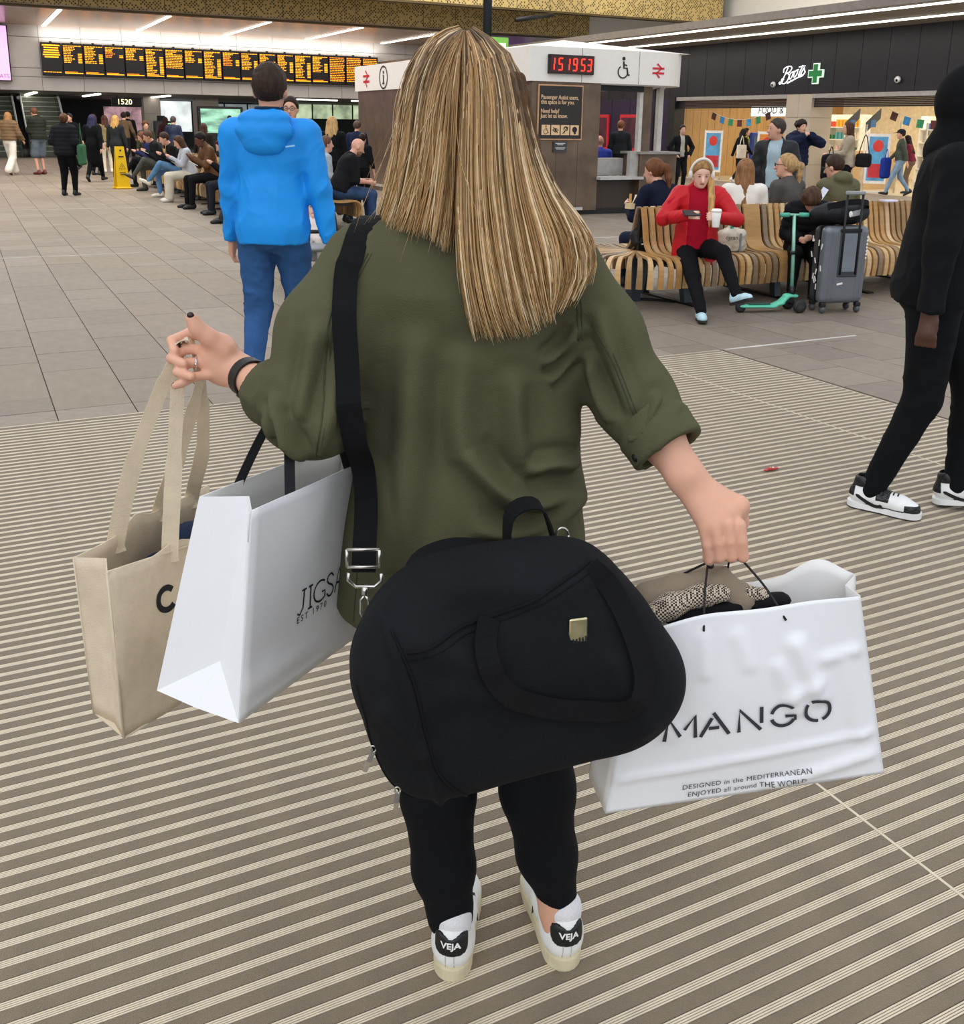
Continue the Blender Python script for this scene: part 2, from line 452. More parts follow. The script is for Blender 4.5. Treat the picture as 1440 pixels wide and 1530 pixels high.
# entrance matting: carpet strips between ribbed aluminium bars
mat_t = thing('entrance_matting', 'ribbed entrance mat of brown carpet strips and pale aluminium bars', 'mat', UV(3, 1.7, 0), A27)
mb_ = MB().box((0, -0.2, -0.010), (22, 5.6, 0.006)); mb_.build('backing_tray', M_aluplate, mat_t)
PER = 0.0512
def strips(v0, v1, nu0, nu1):
    w_ = v1 - v0 - 0.008
    cs = MB().box((0, 0, -0.003), (w_, 0.0285, 0.008)).mesh('carpet_strip')
    rb = MB()
    for j in range(4): rb.box((0, -0.0075 + j * 0.005, -0.0035), (w_, 0.0031, 0.009))
    rbm = rb.mesh('ribbed_bar')
    for k in range(nu0, nu1):
        u = MAT_U1 - 0.02 - k * PER
        if u < 0.2: break
        shared('carpet_strip', cs, M_carpet, mat_t, ((v0 + v1) / 2 - 1.7, u - 3, 0))
        shared('ribbed_bar', rbm, M_alu, mat_t, ((v0 + v1) / 2 - 1.7, u - PER / 2 - 3, 0))
strips(-6.5, 1.715, 0, 105); strips(1.715, 4.06, 0, 95); strips(4.06, MAT_V1, 0, 75)
for v_, n_ in ((1.715, 'a'), (4.06, 'b'), (MAT_V1 + 0.004, 'c')):
    shared('edge_bar', MB().box((0, 0, -0.003), (0.007, 5.4, 0.01)).mesh('edge_bar'), M_alu, mat_t, (v_ - 1.7, -0.2, 0))
shared('edge_bar', MB().box((0, 0, -0.003), (11.3, 0.008, 0.01)).mesh('edge_bar'), M_alu, mat_t, (-2.6, MAT_U1 + 0.012 - 3, 0))

# ---------------------------------------------------------------- departures wall
wb = MB(); uvbox(wb, 43.5, 44.0, -14, 24, 2.55, 4.96)
wb = wb.build('wall_back', M_joint); tag(wb, kind='structure', label='pale grey panelled bulkhead wall under the soffit')
for k in range(-11, 14):
    v0 = 3.14 + k * 1.503; v1 = v0 + 1.503
    for z0, z1 in ((2.55, 3.05), (3.06, 3.37), (3.38, 4.49), (4.50, 4.95)):
        if z0 == 3.06: z0, z1 = 3.055, 3.37
        p_ = MB(); uvbox(p_, 43.47, 43.52, v0 + .008, v1 - .008, z0 + .006, z1 - .006); p_.build('wall_panel', M_panel, wb, world=True)
sf = MB(); uvbox(sf, 36.0, 43.6, -14, 24.5, 4.94, 5.0)
M_soff = mat('copper_soffit', '#c4a890', 0.25, 0.4, var=0.12, vs=0.5)
sf = sf.build('ceiling_soffit', M_soff); tag(sf, kind='structure', label='copper toned slatted soffit above the departure screens')
for k in range(60):
    u = 36.1 + k * 0.123; s_ = MB(); uvbox(s_, u, u + 0.1, -14, 24.5, 4.918, 4.94); s_.build('soffit_slat', M_soff, sf, world=True)
for k in range(0, 5):
    v = 3.35 + k * 3.41
    l_ = MB(); uvbox(l_, 36.6, 43.3, v - 0.07, v + 0.07, 4.885, 4.916)
    c_ = thing('ceiling_light', 'long white light strip in copper soffit, %s' % ('hidden far end' if k > 4 else ('first', 'second', 'third', 'fourth', 'fifth')[k] + ' from the pink screen' if k >= 0 else 'beyond the left edge'), 'ceiling light', UV(40, v, 4.9), 0, 'soffit light strips')
    l_.build('diffuser', M_glowstrip, c_, world=True)
    h_ = MB(); uvbox(h_, 36.55, 43.35, v - 0.09, v + 0.09, 4.905, 4.92); h_.build('housing', M_panel, c_, world=True)

# perforated gold bands
def perf_mat():
    m = mat('perforated_gold', '#cdb477', 0.5, 0.1, var=0.05, vs=1)
    N, L, b = node_group_of(m)
    geo = N.new('ShaderNodeTexCoord'); mp = N.new('ShaderNodeMapping'); mp.inputs['Rotation'].default_value = (0, 0, -A27)
    L.new(geo.outputs['Object'], mp.inputs[0])
    sx = N.new('ShaderNodeSeparateXYZ'); L.new(mp.outputs[0], sx.inputs[0])
    def cell(out, s):
        a = N.new('ShaderNodeMath'); a.operation = 'MULTIPLY'; a.inputs[1].default_value = s; L.new(out, a.inputs[0])
        f = N.new('ShaderNodeMath'); f.operation = 'FRACT'; L.new(a.outputs[0], f.inputs[0])
        q = N.new('ShaderNodeMath'); q.operation = 'SUBTRACT'; q.inputs[1].default_value = 0.5; L.new(f.outputs[0], q.inputs[0])
        fl = N.new('ShaderNodeMath'); fl.operation = 'FLOOR'; L.new(a.outputs[0], fl.inputs[0])
        return q.outputs[0], fl.outputs[0]
    # rotate the grid 45 degrees in the plane of the panel
    ad = N.new('ShaderNodeMath'); ad.operation = 'ADD'; L.new(sx.outputs[0], ad.inputs[0]); L.new(sx.outputs[2], ad.inputs[1])
    sb = N.new('ShaderNodeMath'); sb.operation = 'SUBTRACT'; L.new(sx.outputs[0], sb.inputs[0]); L.new(sx.outputs[2], sb.inputs[1])
    q1, f1 = cell(ad.outputs[0], 9.0); q2, f2 = cell(sb.outputs[0], 9.0)
    cv = N.new('ShaderNodeCombineXYZ'); L.new(q1, cv.inputs[0]); L.new(q2, cv.inputs[1])
    ln = N.new('ShaderNodeVectorMath'); ln.operation = 'LENGTH'; L.new(cv.outputs[0], ln.inputs[0])
    hole = N.new('ShaderNodeMath'); hole.operation = 'LESS_THAN'; hole.inputs[1].default_value = 0.36; L.new(ln.outputs['Value'], hole.inputs[0])
    cf = N.new('ShaderNodeCombineXYZ'); L.new(f1, cf.inputs[0]); L.new(f2, cf.inputs[1])
    wn = N.new('ShaderNodeTexWhiteNoise'); wn.noise_dimensions = '2D'; L.new(cf.outputs[0], wn.inputs['Vector'])
    on = N.new('ShaderNodeMath'); on.operation = 'LESS_THAN'; on.inputs[1].default_value = 0.62; L.new(wn.outputs['Value'], on.inputs[0])
    mu = N.new('ShaderNodeMath'); mu.operation = 'MULTIPLY'; L.new(hole.outputs[0], mu.inputs[0]); L.new(on.outputs[0], mu.inputs[1])
    mix = N.new('ShaderNodeMix'); mix.data_type = 'RGBA'; mix.inputs[6].default_value = (*lin('#cdb477'), 1); mix.inputs[7].default_value = (*lin('#5a4c28'), 1)
    L.new(mu.outputs[0], mix.inputs[0]); L.new(mix.outputs[2], b.inputs['Base Color'])
    return m
M_perf = perf_mat(); M_goldedge = mat('bronze_edge', '#5a4a2a', 0.5, 0.3)
def band(n_, u, v0, v1, z0, z1, ph, lab):
    b_ = MB(); uvbox(b_, u + 0.03, u + 0.3, v0, v1, z0, z1); uvbox(b_, u - .02, u + .3, v0, v1, z0 - 0.06, z0)
    b_ = b_.build('trim_%d' % n_, M_goldedge); tag(b_, kind='structure', label=lab)
    v = v0 + ph
    while v < v1 - .05:
        e = min(v + 1.32, v1); p_ = MB(); uvbox(p_, u, u + 0.03, v + 0.012, e - 0.012, z0 + 0.01, z1); p_.build('perforated_panel', M_perf, b_, world=True); v = e
band(11, 36.0, -14.6, 23.0, 4.95, 8.0, 0.0, 'gold perforated metal band along the edge of the copper soffit')
band(12, 32.5, -12.6, 26.8, 5.45, 8.0, 0.0, 'nearer gold perforated metal beam hung from the roof')
# high roof, white bulkhead over the shop canopy
rf = MB(); uvbox(rf, 20, 44, -25, 45, 8.0, 8.2); tag(rf.build('ceiling', M_whitewall), kind='structure', label='high white concourse roof')
bk = MB(); uvbox(bk, 4, 46, 27.4, 27.6, 3.0, 8.0); uvbox(bk, 36.3, 36.5, 22.8, 27.4, 4.2, 8.0); tag(bk.build('wall_right_upper', mat('bulkhead_white', '#f1eee8', 0.6, var=0.02)), kind='structure', label='white bulkhead wall above the shop canopy')
# pole hanging in front of the bands and round dark tubes
tb = MB().tube([UV(30.5, 15.6, 8.0), UV(30.5, 15.6, 3.9)], 0.14, 14); tag(tb.build('roof_post', mat('navy_steel', '#1b2430', 0.4, 0.3)), 'dark steel post rising behind the blonde head', 'post')
sg = thing('hanging_sign', 'green framed hanging sign on the dark steel post', 'sign', UV(30.3, 15.7, 3.9), A27)
MB().box((0.05, 0, 0), (1.0, 0.08, 0.75)).build('sign_frame', mat('sign_green', '#6fb04a', 0.5), sg); MB().box((0.05, -0.05, -0.05), (.8, .04, .5)).build('sign_panel', mat('sign_white', '#e6ece6', 0.5), sg)
dt = MB().tube([UV(27.5, 10.95, 5.02), UV(30.5, 15.6, 5.55)], 0.085, 12); tag(dt.build('roof_brace', M_dark), 'dark round brace tube under the gold bands, left of the post', 'brace')
dt = MB().tube([UV(29.5, 16.1, 4.75), UV(30.5, 18.0, 5.1)], 0.07, 12); tag(dt.build('roof_brace', M_dark), 'short dark brace tube at right of the post', 'brace')

# ---------------------------------------------------------------- departure screens
M_scr = mat('screen_black', '#120a06', 0.25, emit='#1a0d05', es=0.25, var=0); M_amber = mat('amber_led', '#ffae1a', 0.5, emit='#ffa21a', es=2.0, var=0)
M_orange = mat('orange_led', '#ff8a10', 0.5, emit='#ff7f10', es=2.2, var=0)
r2 = random.Random(21); SW = 0.757
patt = ['full', 'list', 'list', 'short', 'short2', 'long', 'longw', 'short2', 'long', 'mid', 'list', 'long', 'list2', 'long2', 'list', 'dense', 'dense', 'dense']
for k in range(18):
    vc = 3.15 + (k + 0.5) * SW; t = thing('departure_screen', 'amber departure screen, %s from the pink screen in the row' % ('first second third fourth fifth sixth seventh eighth ninth tenth eleventh twelfth thirteenth fourteenth fifteenth sixteenth seventeenth eighteenth'.split()[k]), 'screen', UV(43.3, vc, 3.12), A27, 'departure screens')
    MB().box((0, 0, 0.59), (SW - 0.03, 0.16, 1.2), bev=0.01).build('casing', M_black, t)
    MB().box((0, -0.084, 0.60), (SW - 0.07, 0.012, 1.13)).build('display', M_scr, t)
    MB().box((0, -0.02, 1.215), (0.09, 0.05, 0.05)).build('bracket', M_dark, t)
    a = MB(); b2 = MB(); W2 = (SW - 0.11) / 2
    def seg(m, x0, x1, z, h=0.027): m.box(((x0 + x1) / 2, -0.092, z), (x1 - x0, 0.004, h))
    p = patt[k]; z = 1.09
    def row(m, z, full=False):
        x = -W2
        end = W2 if full else -W2 + r2.uniform(0.25, 0.42)
        while x < end - 0.03:
            l = r2.uniform(0.03, 0.12); seg(m, x, min(x + l, end), z); x += l + 0.024
    if p == 'full':
        for j in range(6): 
            zz = z - 0.085 * j - 0.0; ins = r2.uniform(0.0, 0.1); seg(a, -W2 + ins, W2 - ins, zz, 0.045)
        row(a, 0.12, True)
    elif p == 'dense':
        for j in range(14): row(a if j % 3 else b2, z - 0.072 * j, True)
    else:
        row(a, z, True); row(a, z - .055); row(a, z - .11)
        nl = dict(list=8, short=4, short2=5, long=13, longw=9, mid=6, list2=9, long2=12)[p]
        for j in range(nl):
            zz = z - 0.16 - j * 0.062; row(b2 if p in ('short', 'mid') else a, zz, p == 'longw')
            if p != 'longw' and j > 1: seg(a, W2 - 0.14, W2, zz, 0.032)
        seg(a, -W2, W2, 0.10, 0.03); seg(b2, -W2, W2 * .4, 0.145, 0.02)
    a.build('amber_text', M_amber, t)['kind'] = 'stuff'
    if b2.v: b2.build('orange_text', M_orange, t)['kind'] = 'stuff'
pk = thing('advert_screen', 'pink lit advertising screen at the far left wall', 'screen', UV(43.36, -0.6, 2.85), A27)
MB().box((0, 0, 1.01), (5.36, 0.2, 2.0)).build('casing', M_black, pk); MB().box((0, -0.105, 1.01), (5.28, 0.012, 1.94)).build('display', mat('pink_screen', '#e9b8ea', 0.4, emit='#eebdf0', es=0.95, var=0), pk)
place_text('lettering', 'EATS', 0.2, mat('pink_text', '#b07ab4', 0.5, var=0), pk, frame_of(UV(43.18, 1.78, 3.03), (VX, VY, 0), (0, 0, 1)), 0.002)
place_text('lettering', '&', 0.2, mat('dk_text', '#3a2340', 0.5, var=0), pk, frame_of(UV(43.18, 1.38, 3.03), (VX, VY, 0), (0, 0, 1)), 0.002)

# ---------------------------------------------------------------- low hall behind the departures wall
lc = MB(); uvbox(lc, 44.0, 66, -20, 40, 2.55, 2.75); tag(lc.build('ceiling_low', mat('low_ceiling', '#8b8784', 0.6)), kind='structure', label='low grey ceiling beyond the bulkhead')
bw = MB(); uvbox(bw, 62, 62.4, -25, 45, 0, 9); tag(bw.build('wall_far', mat('far_wall', '#3c3f42', 0.7)), kind='structure', label='dark far wall behind the gate line')
lw = MB(); uvbox(lw, 6, 66, -25.4, -25, 0, 9); tag(lw.build('wall_left', M_panel), kind='structure', label='grey side wall outside the left edge')
for k, (u0, v0, u1, v1) in enumerate(((45.4, 2.9, 52, 2.9), (45.4, 5.3, 51, 5.3), (45.4, 8.1, 51.5, 8.1), (46.2, 12.5, 46.3, 15.9), (46.2, 16.6, 46.3, 19.5))):
    l_ = MB(); uvbox(l_, u0, max(u1, u0 + .12), v0, max(v1, v0 + 0.16), 2.50, 2.545)
    tag(l_.build('ceiling_light', M_glowstrip), ('white light strip over the escalators', 'white light strip above the people at the gates', 'white light strip beside the grey column', 'white light strip behind the man with short dark hair', 'white light strip above the far windows')[k], 'ceiling light')
for k, (u0, v0, v1) in enumerate(((49.5, 7.75, 8.5), (49.5, 10.1, 11.15), (49.5, 19.2, 20.2))):
    c_ = MB(); uvbox(c_, u0, u0 + 0.8, v0, v1, 0, 2.55, 0.01); c_ = c_.build('column', mat('column_cladding', '#a59f95', 0.5, var=0.06, vs=2)); tag(c_, ('grey clad column left of the bright doorway', 'grey clad column behind the green display', 'grey clad column hidden behind the kiosk')[k], 'column')
    for z in (0.9, 1.8):
        j_ = MB(); uvbox(j_, u0 - 0.004, u0 + .804, v0 - .004, v1 + .004, z, z + .012); j_.build('joint', M_joint, c_, world=True)
M_bright = mat('daylit_glass', '#dfe7e6', 0.3, emit='#f3f7f6', es=1.0, var=.35, vs=1.6); M_leaf = mat('daylit_leaves', '#b4c6a2', 0.5, emit='#cfdcc0', es=0.75, var=0.5, vs=1.6)
def window(n_, u, v0, v1, z0, z1, m, nm):
    g = MB(); uvbox(g, u, u + 0.03, v0, v1, z0, z1); g = g.build('window_%d' % n_, m); tag(g, kind='structure', label=nm)
    nb = max(1, int((v1 - v0) / 1.2))
    for i in range(nb + 1):
        v = v0 + (v1 - v0) * i / nb; q = MB(); uvbox(q, u - 0.06, u, v - 0.035, v + 0.035, z0, z1); q.build('mullion', M_dark, g, world=True)
    for z in (z0, z1): q = MB(); uvbox(q, u - 0.06, u, v0, v1, z - .03, z + .03); q.build('rail', M_dark, g, world=True)
window(1, 58, 9.9, 11.6, 0.9, 2.55, M_bright, 'bright daylit doorway between the grey columns')
window(2, 58, 17.2, 24.5, 1.7, 2.55, M_leaf, 'bright window with pale green trees outside')
window(3, 58, 7.0, 9.0, 0.6, 2.2, mat('pink_shop', '#c8a0a8', 0.5, emit='#f0cdd2', es=0.5, var=0.8, vs=1.8), 'pink lit shop opening beyond the gates')
window(4, 60, 12.5, 16.5, 1.2, 2.5, mat('dim_glass', '#9aa4a6', 0.4, emit='#aab4b6', es=0.35, var=.5, vs=1), 'dim window beyond the far hall')
# gate board with the time
gb = thing('gate_sign', 'black hanging sign with the time 1520 in white figures', 'sign', UV(49, 6.95, 2.08), A27)
MB().box((0, 0, 0.2), (1.3, 0.14, 0.36), bev=.01).build('casing', M_black, gb); MB().tube([(-.4, 0, .38), (-.4, 0, .47)], .02).build('hanger', M_dark, gb)
place_text('lettering', '1520', 0.33, mat('sign_led', '#fff4c8', 0.5, emit='#fff2c0', es=2, var=0), gb, frame_of(UV(48.9, 6.85, 2.28), (VX, VY, 0), (0, 0, 1)), 0.002)
# escalators with metal-barred sides
def escalator(v0, v1, lab):
    e = thing('escalator', lab, 'escalator', UV(46, v0, 0), A27)
    W = v1 - v0
    for s in (0.06, W - 0.06):
        MB().prism([(-0.5, 0), (1.2, 0), (7.2, 3.4), (7.2, 4.4), (6.6, 4.4), (0.8, 1.0), (-0.5, 1.0)], -0.03, 0.03, Matrix(((0, 0, 1), (1, 0, 0), (0, 1, 0))), (s, 0, 0)).build('balustrade', mat('glass_green', '#3c463c', 0.15, 0.2), e)
        MB().tube([(s, -0.5, 0.98), (s, 0.8, 1.02), (s, 6.7, 4.4)], 0.04, 8).build('handrail', mat('handrail_steel', '#c8cac8', 0.35, 0.5), e)
    for i in range(17):
        st = MB().box((W / 2, 1.0 + i * 0.36, 0.1 + i * 0.204), (W - 0.16, 0.40, 0.2)); st.build('step', mat('step_dark', '#6a7060', 0.5, 0.2), e)
        MB().box((W / 2, 0.79 + i * 0.36, 0.19 + i * 0.204), (W - 0.2, 0.02, 0.03)).build('nosing', mat('step_nosing', '#c9cdc9', 0.5, 0.1), e)
escalator(-1.2, 0.5, 'escalator at the far left edge with pale handrails'); escalator(0.7, 2.35, 'middle escalator with pale steel nosings, above the man in shorts'); escalator(2.55, 4.2, 'escalator with barred steps behind the black puffer jacket')
sc_ = thing('information_display', 'black framed display showing a green train picture', 'display', UV(36.0, 8.15, 0), A27)
MB().box((0, 0, 0.55), (1.15, 0.3, 1.1)).build('stand', M_black, sc_); MB().box((0, 0, 1.52), (1.55, 0.16, 0.98), bev=.02).build('casing', M_black, sc_)
MB().box((0, -.085, 1.53), (1.36, .012, .8)).build('display', mat('green_train_picture', '#86b8a0', 0.3, emit='#a8d8c4', es=.5, var=0.8, vs=1.6, stretch=(1, 1, 3)), sc_)
tm = thing('ticket_machine', 'grey ticket machine with lit screen beside the column', 'ticket machine', UV(45.5, 7.9, 0), A27)
MB().box((0, 0, .75), (.8, .6, 1.5), bev=.03).build('cabinet', mat('machine_grey', '#4a4c4e', .5), tm); MB().box((.1, -.305, 1.25), (.35, .012, .3)).build('screen', mat('machine_screen', '#9fe0a8', .4, emit='#8fdc9a', es=1.0, var=0), tm); MB().box((0, -.3, .8), (.5, .05, .1)).build('tray', M_dark, tm); MB().box((-.1, 0, 1.6), (.3, .2, .22)).build('beacon_box', M_dark, tm)

# ---------------------------------------------------------------- information kiosk
M_bronze = mat('bronze_cladding', '#6e5d4e', 0.36, 0.5, var=0.30, vs=2.2, bump=0.05, bs=30); M_fasc = mat('kiosk_white', '#efebe4', 0.4, var=0.02)
KU, KV = 15.5, 8.78
ks = thing('information_kiosk', 'bronze clad information kiosk with white fascia band and clock', 'kiosk', UV(KU, KV, 0), A27)
def K(x0, x1, y0, y1, z0, z1, nm, m, bev=0.0): return MB().box(((x0 + x1) / 2, (y0 + y1) / 2, (z0 + z1) / 2), (x1 - x0, y1 - y0, z1 - z0), bev=bev).build(nm, m, ks)
K(0.04, 0.12, 0.04, 8.6, 0, 2.28, 'side_wall', M_bronze)
for i in range(3): K(0.12 + i * 0.44, 0.12 + (i + 1) * 0.44 - 0.006, 0.04, 0.10, 0.08, 2.28, 'wall_panel', M_bronze)
K(0.12, 1.44, 0.1, 0.2, 0, 2.28, 'wall_core', M_dark); K(0.1, 3.1, 0.09, 0.2, 0, 0.10, 'plinth', M_black)
K(1.44, 2.34, 0.12, 0.2, 0.1, 0.60, 'counter_front', mat('dark_oak', '#3a2f27', 0.5)); K(1.42, 2.36, -0.10, 0.35, 0.62, 0.67, 'counter_shelf', mat('shelf_grey', '#b9b7b3', 0.4))
K(2.12, 2.36, 0.02, 0.12, 0.66, 1.12, 'side_cheek', mat('cheek_grey', '#a9a6a1', 0.5)); K(2.3, 3.12, -0.05, 0.5, 0.05, 1.07, 'high_counter', M_bronze, .01); K(2.26, 3.18, -0.10, 0.55, 1.07, 1.11, 'counter_top', mat('top_grey', '#8f8b85', 0.35))
K(2.50, 2.74, 0.3, 0.42, 1.11, 2.28, 'post', M_bronze); K(2.40, 2.47, 0.2, 0.3, 0.67, 2.28, 'window_frame', mat('frame_pale', '#c9c6c0', 0.4)); K(3.05, 3.15, 0.5, 0.6, 1.1, 2.28, 'window_frame', mat('frame_pale', '#c9c6c0', 0.4)); K(3.3, 3.42, .9, 1.0, 0, 2.28, 'post', M_black)
K(1.44, 2.44, 0.15, 0.2, 2.16, 2.28, 'window_head', M_dark); K(1.7, 2.3, .5, .7, .67, .98, 'desk_unit', mat('desk_white', '#bdbab5', .5)); K(.2, 3.2, 5, 5.2, 0, .9, 'rear_wall', M_bronze)
K(0.2, 1.05, -0.12, -0.08, 0.10, 0.15, 'bumper_rail', mat('rail_steel', '#cfcdc8', 0.35, 0.6)); K(0.0, 0.04, 0.3, 8.2, 0.10, 0.15, 'bumper_rail', mat('rail_steel', '#cfcdc8', 0.35, 0.6))
# fascia outline with a rounded right end
pl = [(0, 8.7), (0, 0), (2.75, 0)] + [(2.75 + 0.75 * math.sin(a), 0.75 - 0.75 * math.cos(a)) for a in np.linspace(0, PI / 2, 9)[1:]] + [(3.5, 8.7)]
MB().prism(pl[::-1], 2.28, 2.85).build('fascia', M_fasc, ks)
MB().prism([(0.05, 8.6), (0.05, 0.05), (2.7, 0.05), (3.4, 0.8), (3.4, 8.6)][::-1], 2.26, 2.285).build('soffit', mat('kiosk_soffit', '#d8d6d2', .5), ks)
rv = [(0.1, 0.1, 2.85), (3.4, 0.1, 2.85), (3.4, 8.6, 2.85), (0.1, 8.6, 2.85), (1.7, 1.8, 3.12), (1.7, 7, 3.12)]
MB().add(rv, [(0, 1, 4), (1, 2, 5, 4), (2, 3, 5), (3, 0, 4, 5)]).build('roof', M_fasc, ks)
for x in (1.0, 2.2): MB().box((x, -0.002, 2.565), (0.006, 0.006, 0.56)).build('joint', M_joint, ks)
def Kf(x, z, y=-0.006): return frame_of(ks.matrix_basis @ Vector((x, y, z)), (VX, VY, 0), (0, 0, 1))
M_ink = mat('sign_black', '#121212', 0.5, var=0); M_nr = mat('rail_red', '#d22637', 0.5, var=0)
def icon(nm, prisms, F, m, par):
    mb = MB()
    for q in prisms: q(mb)
    me = mb.mesh(nm); me.transform(F); return link(nm, me, m, par, world=True)
def bar(pts, r): return lambda mb: mb.tube([(x, y, 0) for x, y in pts], r, 6, squash=(1, 0.25, (0, 0, 1)) if False else None)
def stroke(pts, w_, closed=False):
    def f(mb):
        n = len(pts); V = []; F = []
        for i in range(n):
            a = Vector(pts[(i - 1) % n] if (closed or i) else pts[0]); c = Vector(pts[(i + 1) % n] if (closed or i < n - 1) else pts[-1]); t = (c - a).normalized(); nn = Vector((-t.y, t.x)) * (w_ / 2); p = Vector(pts[i])
            V += [(p.x + nn.x, p.y + nn.y, 0.004), (p.x - nn.x, p.y - nn.y, 0.004)]
        for i in range(n if closed else n - 1):
            j = (i + 1) % n; F.append((2 * i, 2 * i + 1, 2 * j + 1, 2 * j))
        mb.add(V, F)
    return f
def disc(c, r, n=20): return lambda mb: mb.add([(c[0] + r * math.cos(2 * PI * k / n), c[1] + r * math.sin(2 * PI * k / n), 0.004) for k in range(n)], [tuple(range(n))])
def arc(c, r, a0, a1, n=16): return [(c[0] + r * math.cos(math.radians(a0 + (a1 - a0) * k / n)), c[1] + r * math.sin(math.radians(a0 + (a1 - a0) * k / n))) for k in range(n + 1)]
def wheelchair(s): return [disc((0.0, 0.42 * s), 0.085 * s), stroke([(-0.0, 0.30 * s), (0.02 * s, 0.0), (0.2 * s, 0.0), (0.26 * s, -0.30 * s), (0.36 * s, -0.30 * s)], 0.085 * s), stroke([(0.0, .16 * s), (.2 * s, .12 * s)], .06 * s), stroke([(x * s, y * s) for x, y in arc((-0.02, -0.17), 0.27, 120, 350)], 0.06 * s)]
def nrail(s): return [stroke([(-.5 * s, .16 * s), (.5 * s, .16 * s)], .13 * s), stroke([(-.5 * s, -.16 * s), (.5 * s, -.16 * s)], .13 * s), stroke([(-.12 * s, .46 * s), (.28 * s, .16 * s), (-.18 * s, -.16 * s), (.12 * s, -.46 * s)], .13 * s)]
icon('wheelchair_symbol', wheelchair(0.38), Kf(1.86, 2.55), M_ink, ks)
icon('rail_logo', nrail(0.26), Kf(2.62, 2.53), M_nr, ks)
def Ks(y, z): return frame_of(ks.matrix_basis @ Vector((-0.006, y, z)), (-UX, -UY, 0), (0, 0, 1))
icon('rail_logo', nrail(0.4), Ks(7.9, 2.55), M_nr, ks)
icon('information_symbol', [stroke(arc((0, 0), 0.24, 0, 360, 28), 0.035, False), disc((0, .11), .035), stroke([(-.04, .04), (.0, .04), (.0, -.13)], .05), stroke([(-.06, -.13), (.06, -.13)], .035)], Ks(6.8, 2.55), M_ink, ks)
ea = math.radians(80); icon('information_symbol', [stroke(arc((0, 0), 0.2, 0, 360, 28), 0.03), disc((0, .09), .03), stroke([(0, .03), (0, -.11)], .045)], frame_of(ks.matrix_basis @ Vector((3.506, 1.0, 2.56)), (UX, UY, 0), (0, 0, 1)), M_ink, ks)
# clock
ck = MB().box((0.76, -0.03, 2.565), (0.90, 0.06, 0.31)).build('clock_case', M_black, ks)
M_led = mat('red_led', '#ff3020', 0.4, emit='#ff2a18', es=3.2, var=0)
MB().box((.76, -.062, 2.565), (.86, .004, .27)).build('clock_face', mat('clock_red_dark', '#2a0406', .3, emit='#3a0606', es=.4, var=0), ck, world=False)
SEG = {'0': 'abcdef', '1': 'bc', '5': 'acdfg', '9': 'abcdfg', '3': 'abcdg'}
dg = MB(); wd, hd, th = 0.072, 0.19, 0.02
for ch, x in zip('151953', (0.37, 0.53, 0.67, 0.82, 0.98, 1.11)):
    ss = {'a': (0, hd / 2, wd, th), 'd': (0, -hd / 2, wd, th), 'g': (0, 0, wd, th), 'b': (wd / 2, hd / 4, th, hd / 2), 'c': (wd / 2, -hd / 4, th, hd / 2), 'f': (-wd / 2, hd / 4, th, hd / 2), 'e': (-wd / 2, -hd / 4, th, hd / 2)}
    for q in SEG[ch]: a = ss[q]; dg.box((x + a[0] + (a[1]) * .1, -.066, 2.565 + a[1]), (a[2] * .92, .004, a[3] * .92))
dg.build('clock_digits', M_led, ck)
# poster with copper frame
po = thing('passenger_assist_poster', 'black poster in copper frame reading Passenger Assist on the kiosk wall', 'poster', ks.matrix_basis @ Vector((0.60, 0.02, 1.32)), A27)
MB().box((0, 0, 0.45), (0.90, 0.03, 0.92)).build('frame', mat('copper_frame', '#d2a47c', 0.4, 0.3), po); MB().box((0, -.017, 0.45), (0.86, 0.008, 0.88)).build('panel', mat('poster_black', '#26221f', .5), po)
M_copper = mat('copper_print', '#e8c296', .5, var=0)
Pw = po.matrix_basis
def Pf(x, z): return frame_of(Pw @ Vector((x, -0.023, z)), (VX, VY, 0), (0, 0, 1))
for i, (tx, z) in enumerate((('Passenger Assist users,', .70), ('this space is for you.', .62), ('Need help?', .47), ('Just let us know.', .39))):
    place_text('lettering', tx, 0.098, M_copper, po, Pf(-.40, z), 0.0008, 'LEFT', sx=.83, bevel=.0012)
for i in range(4):
    x = -.29 + i * .194; MB().box((x, -.023, .155), (.17, .006, .17)).build('pictogram_tile', M_copper, po)
    F = Pf(x, .155) @ Matrix.Translation((0, 0, .003))
    g = [wheelchair(.15), [stroke([(-.06, 0), (0, .035), (.06, 0), (0, -.035), (-.06, 0)], .014), disc((0, 0), .02), stroke([(-.05, .05), (.05, -.05)], .012)], [stroke(arc((.01, .02), .035, -60, 200), .02), stroke([(-.05, -.06), (.06, .06)], .012), stroke([(.0, -.01), (-.03, -.05)], .02)], [disc((0, .01), .05), stroke([(0, -.03), (.01, -.065)], .04)]][i]
    icon('pictogram', g, F, M_ink, po)
sp = thing('small_notice', 'small grey notice plate below the assist poster', 'notice', ks.matrix_basis @ Vector((0.62, 0.02, 1.12)), A27)
MB().box((0, 0, .07), (.27, .02, .19)).build('plate', mat('notice_grey', '#3b3c40', .5), sp)
nl = MB()
for i, (w_, z) in enumerate(((.2, .13), (.12, .108), (.2, .06), (.2, .045), (.16, .03))): nl.box((0, -.012, z), (w_, .003, .014 if i < 2 else .007))
nl.build('print', mat('notice_print', '#c9c9cc', .5, var=0), sp)

pv = thing('advert_screen', 'violet lit screen seen above the kiosk roof behind the blonde head', 'screen', UV(43.36, 23.4, 4.2), A27)
MB().box((0, 0, .32), (2.4, .2, .64)).build('casing', M_black, pv); MB().box((0, -.105, .32), (2.3, .012, .56)).build('display', mat('violet_screen', '#8a5fb0', .4, emit='#9a6cc0', es=.7, var=0), pv)
# ================================================================ PHARMACY SHOP
BV = 20.5
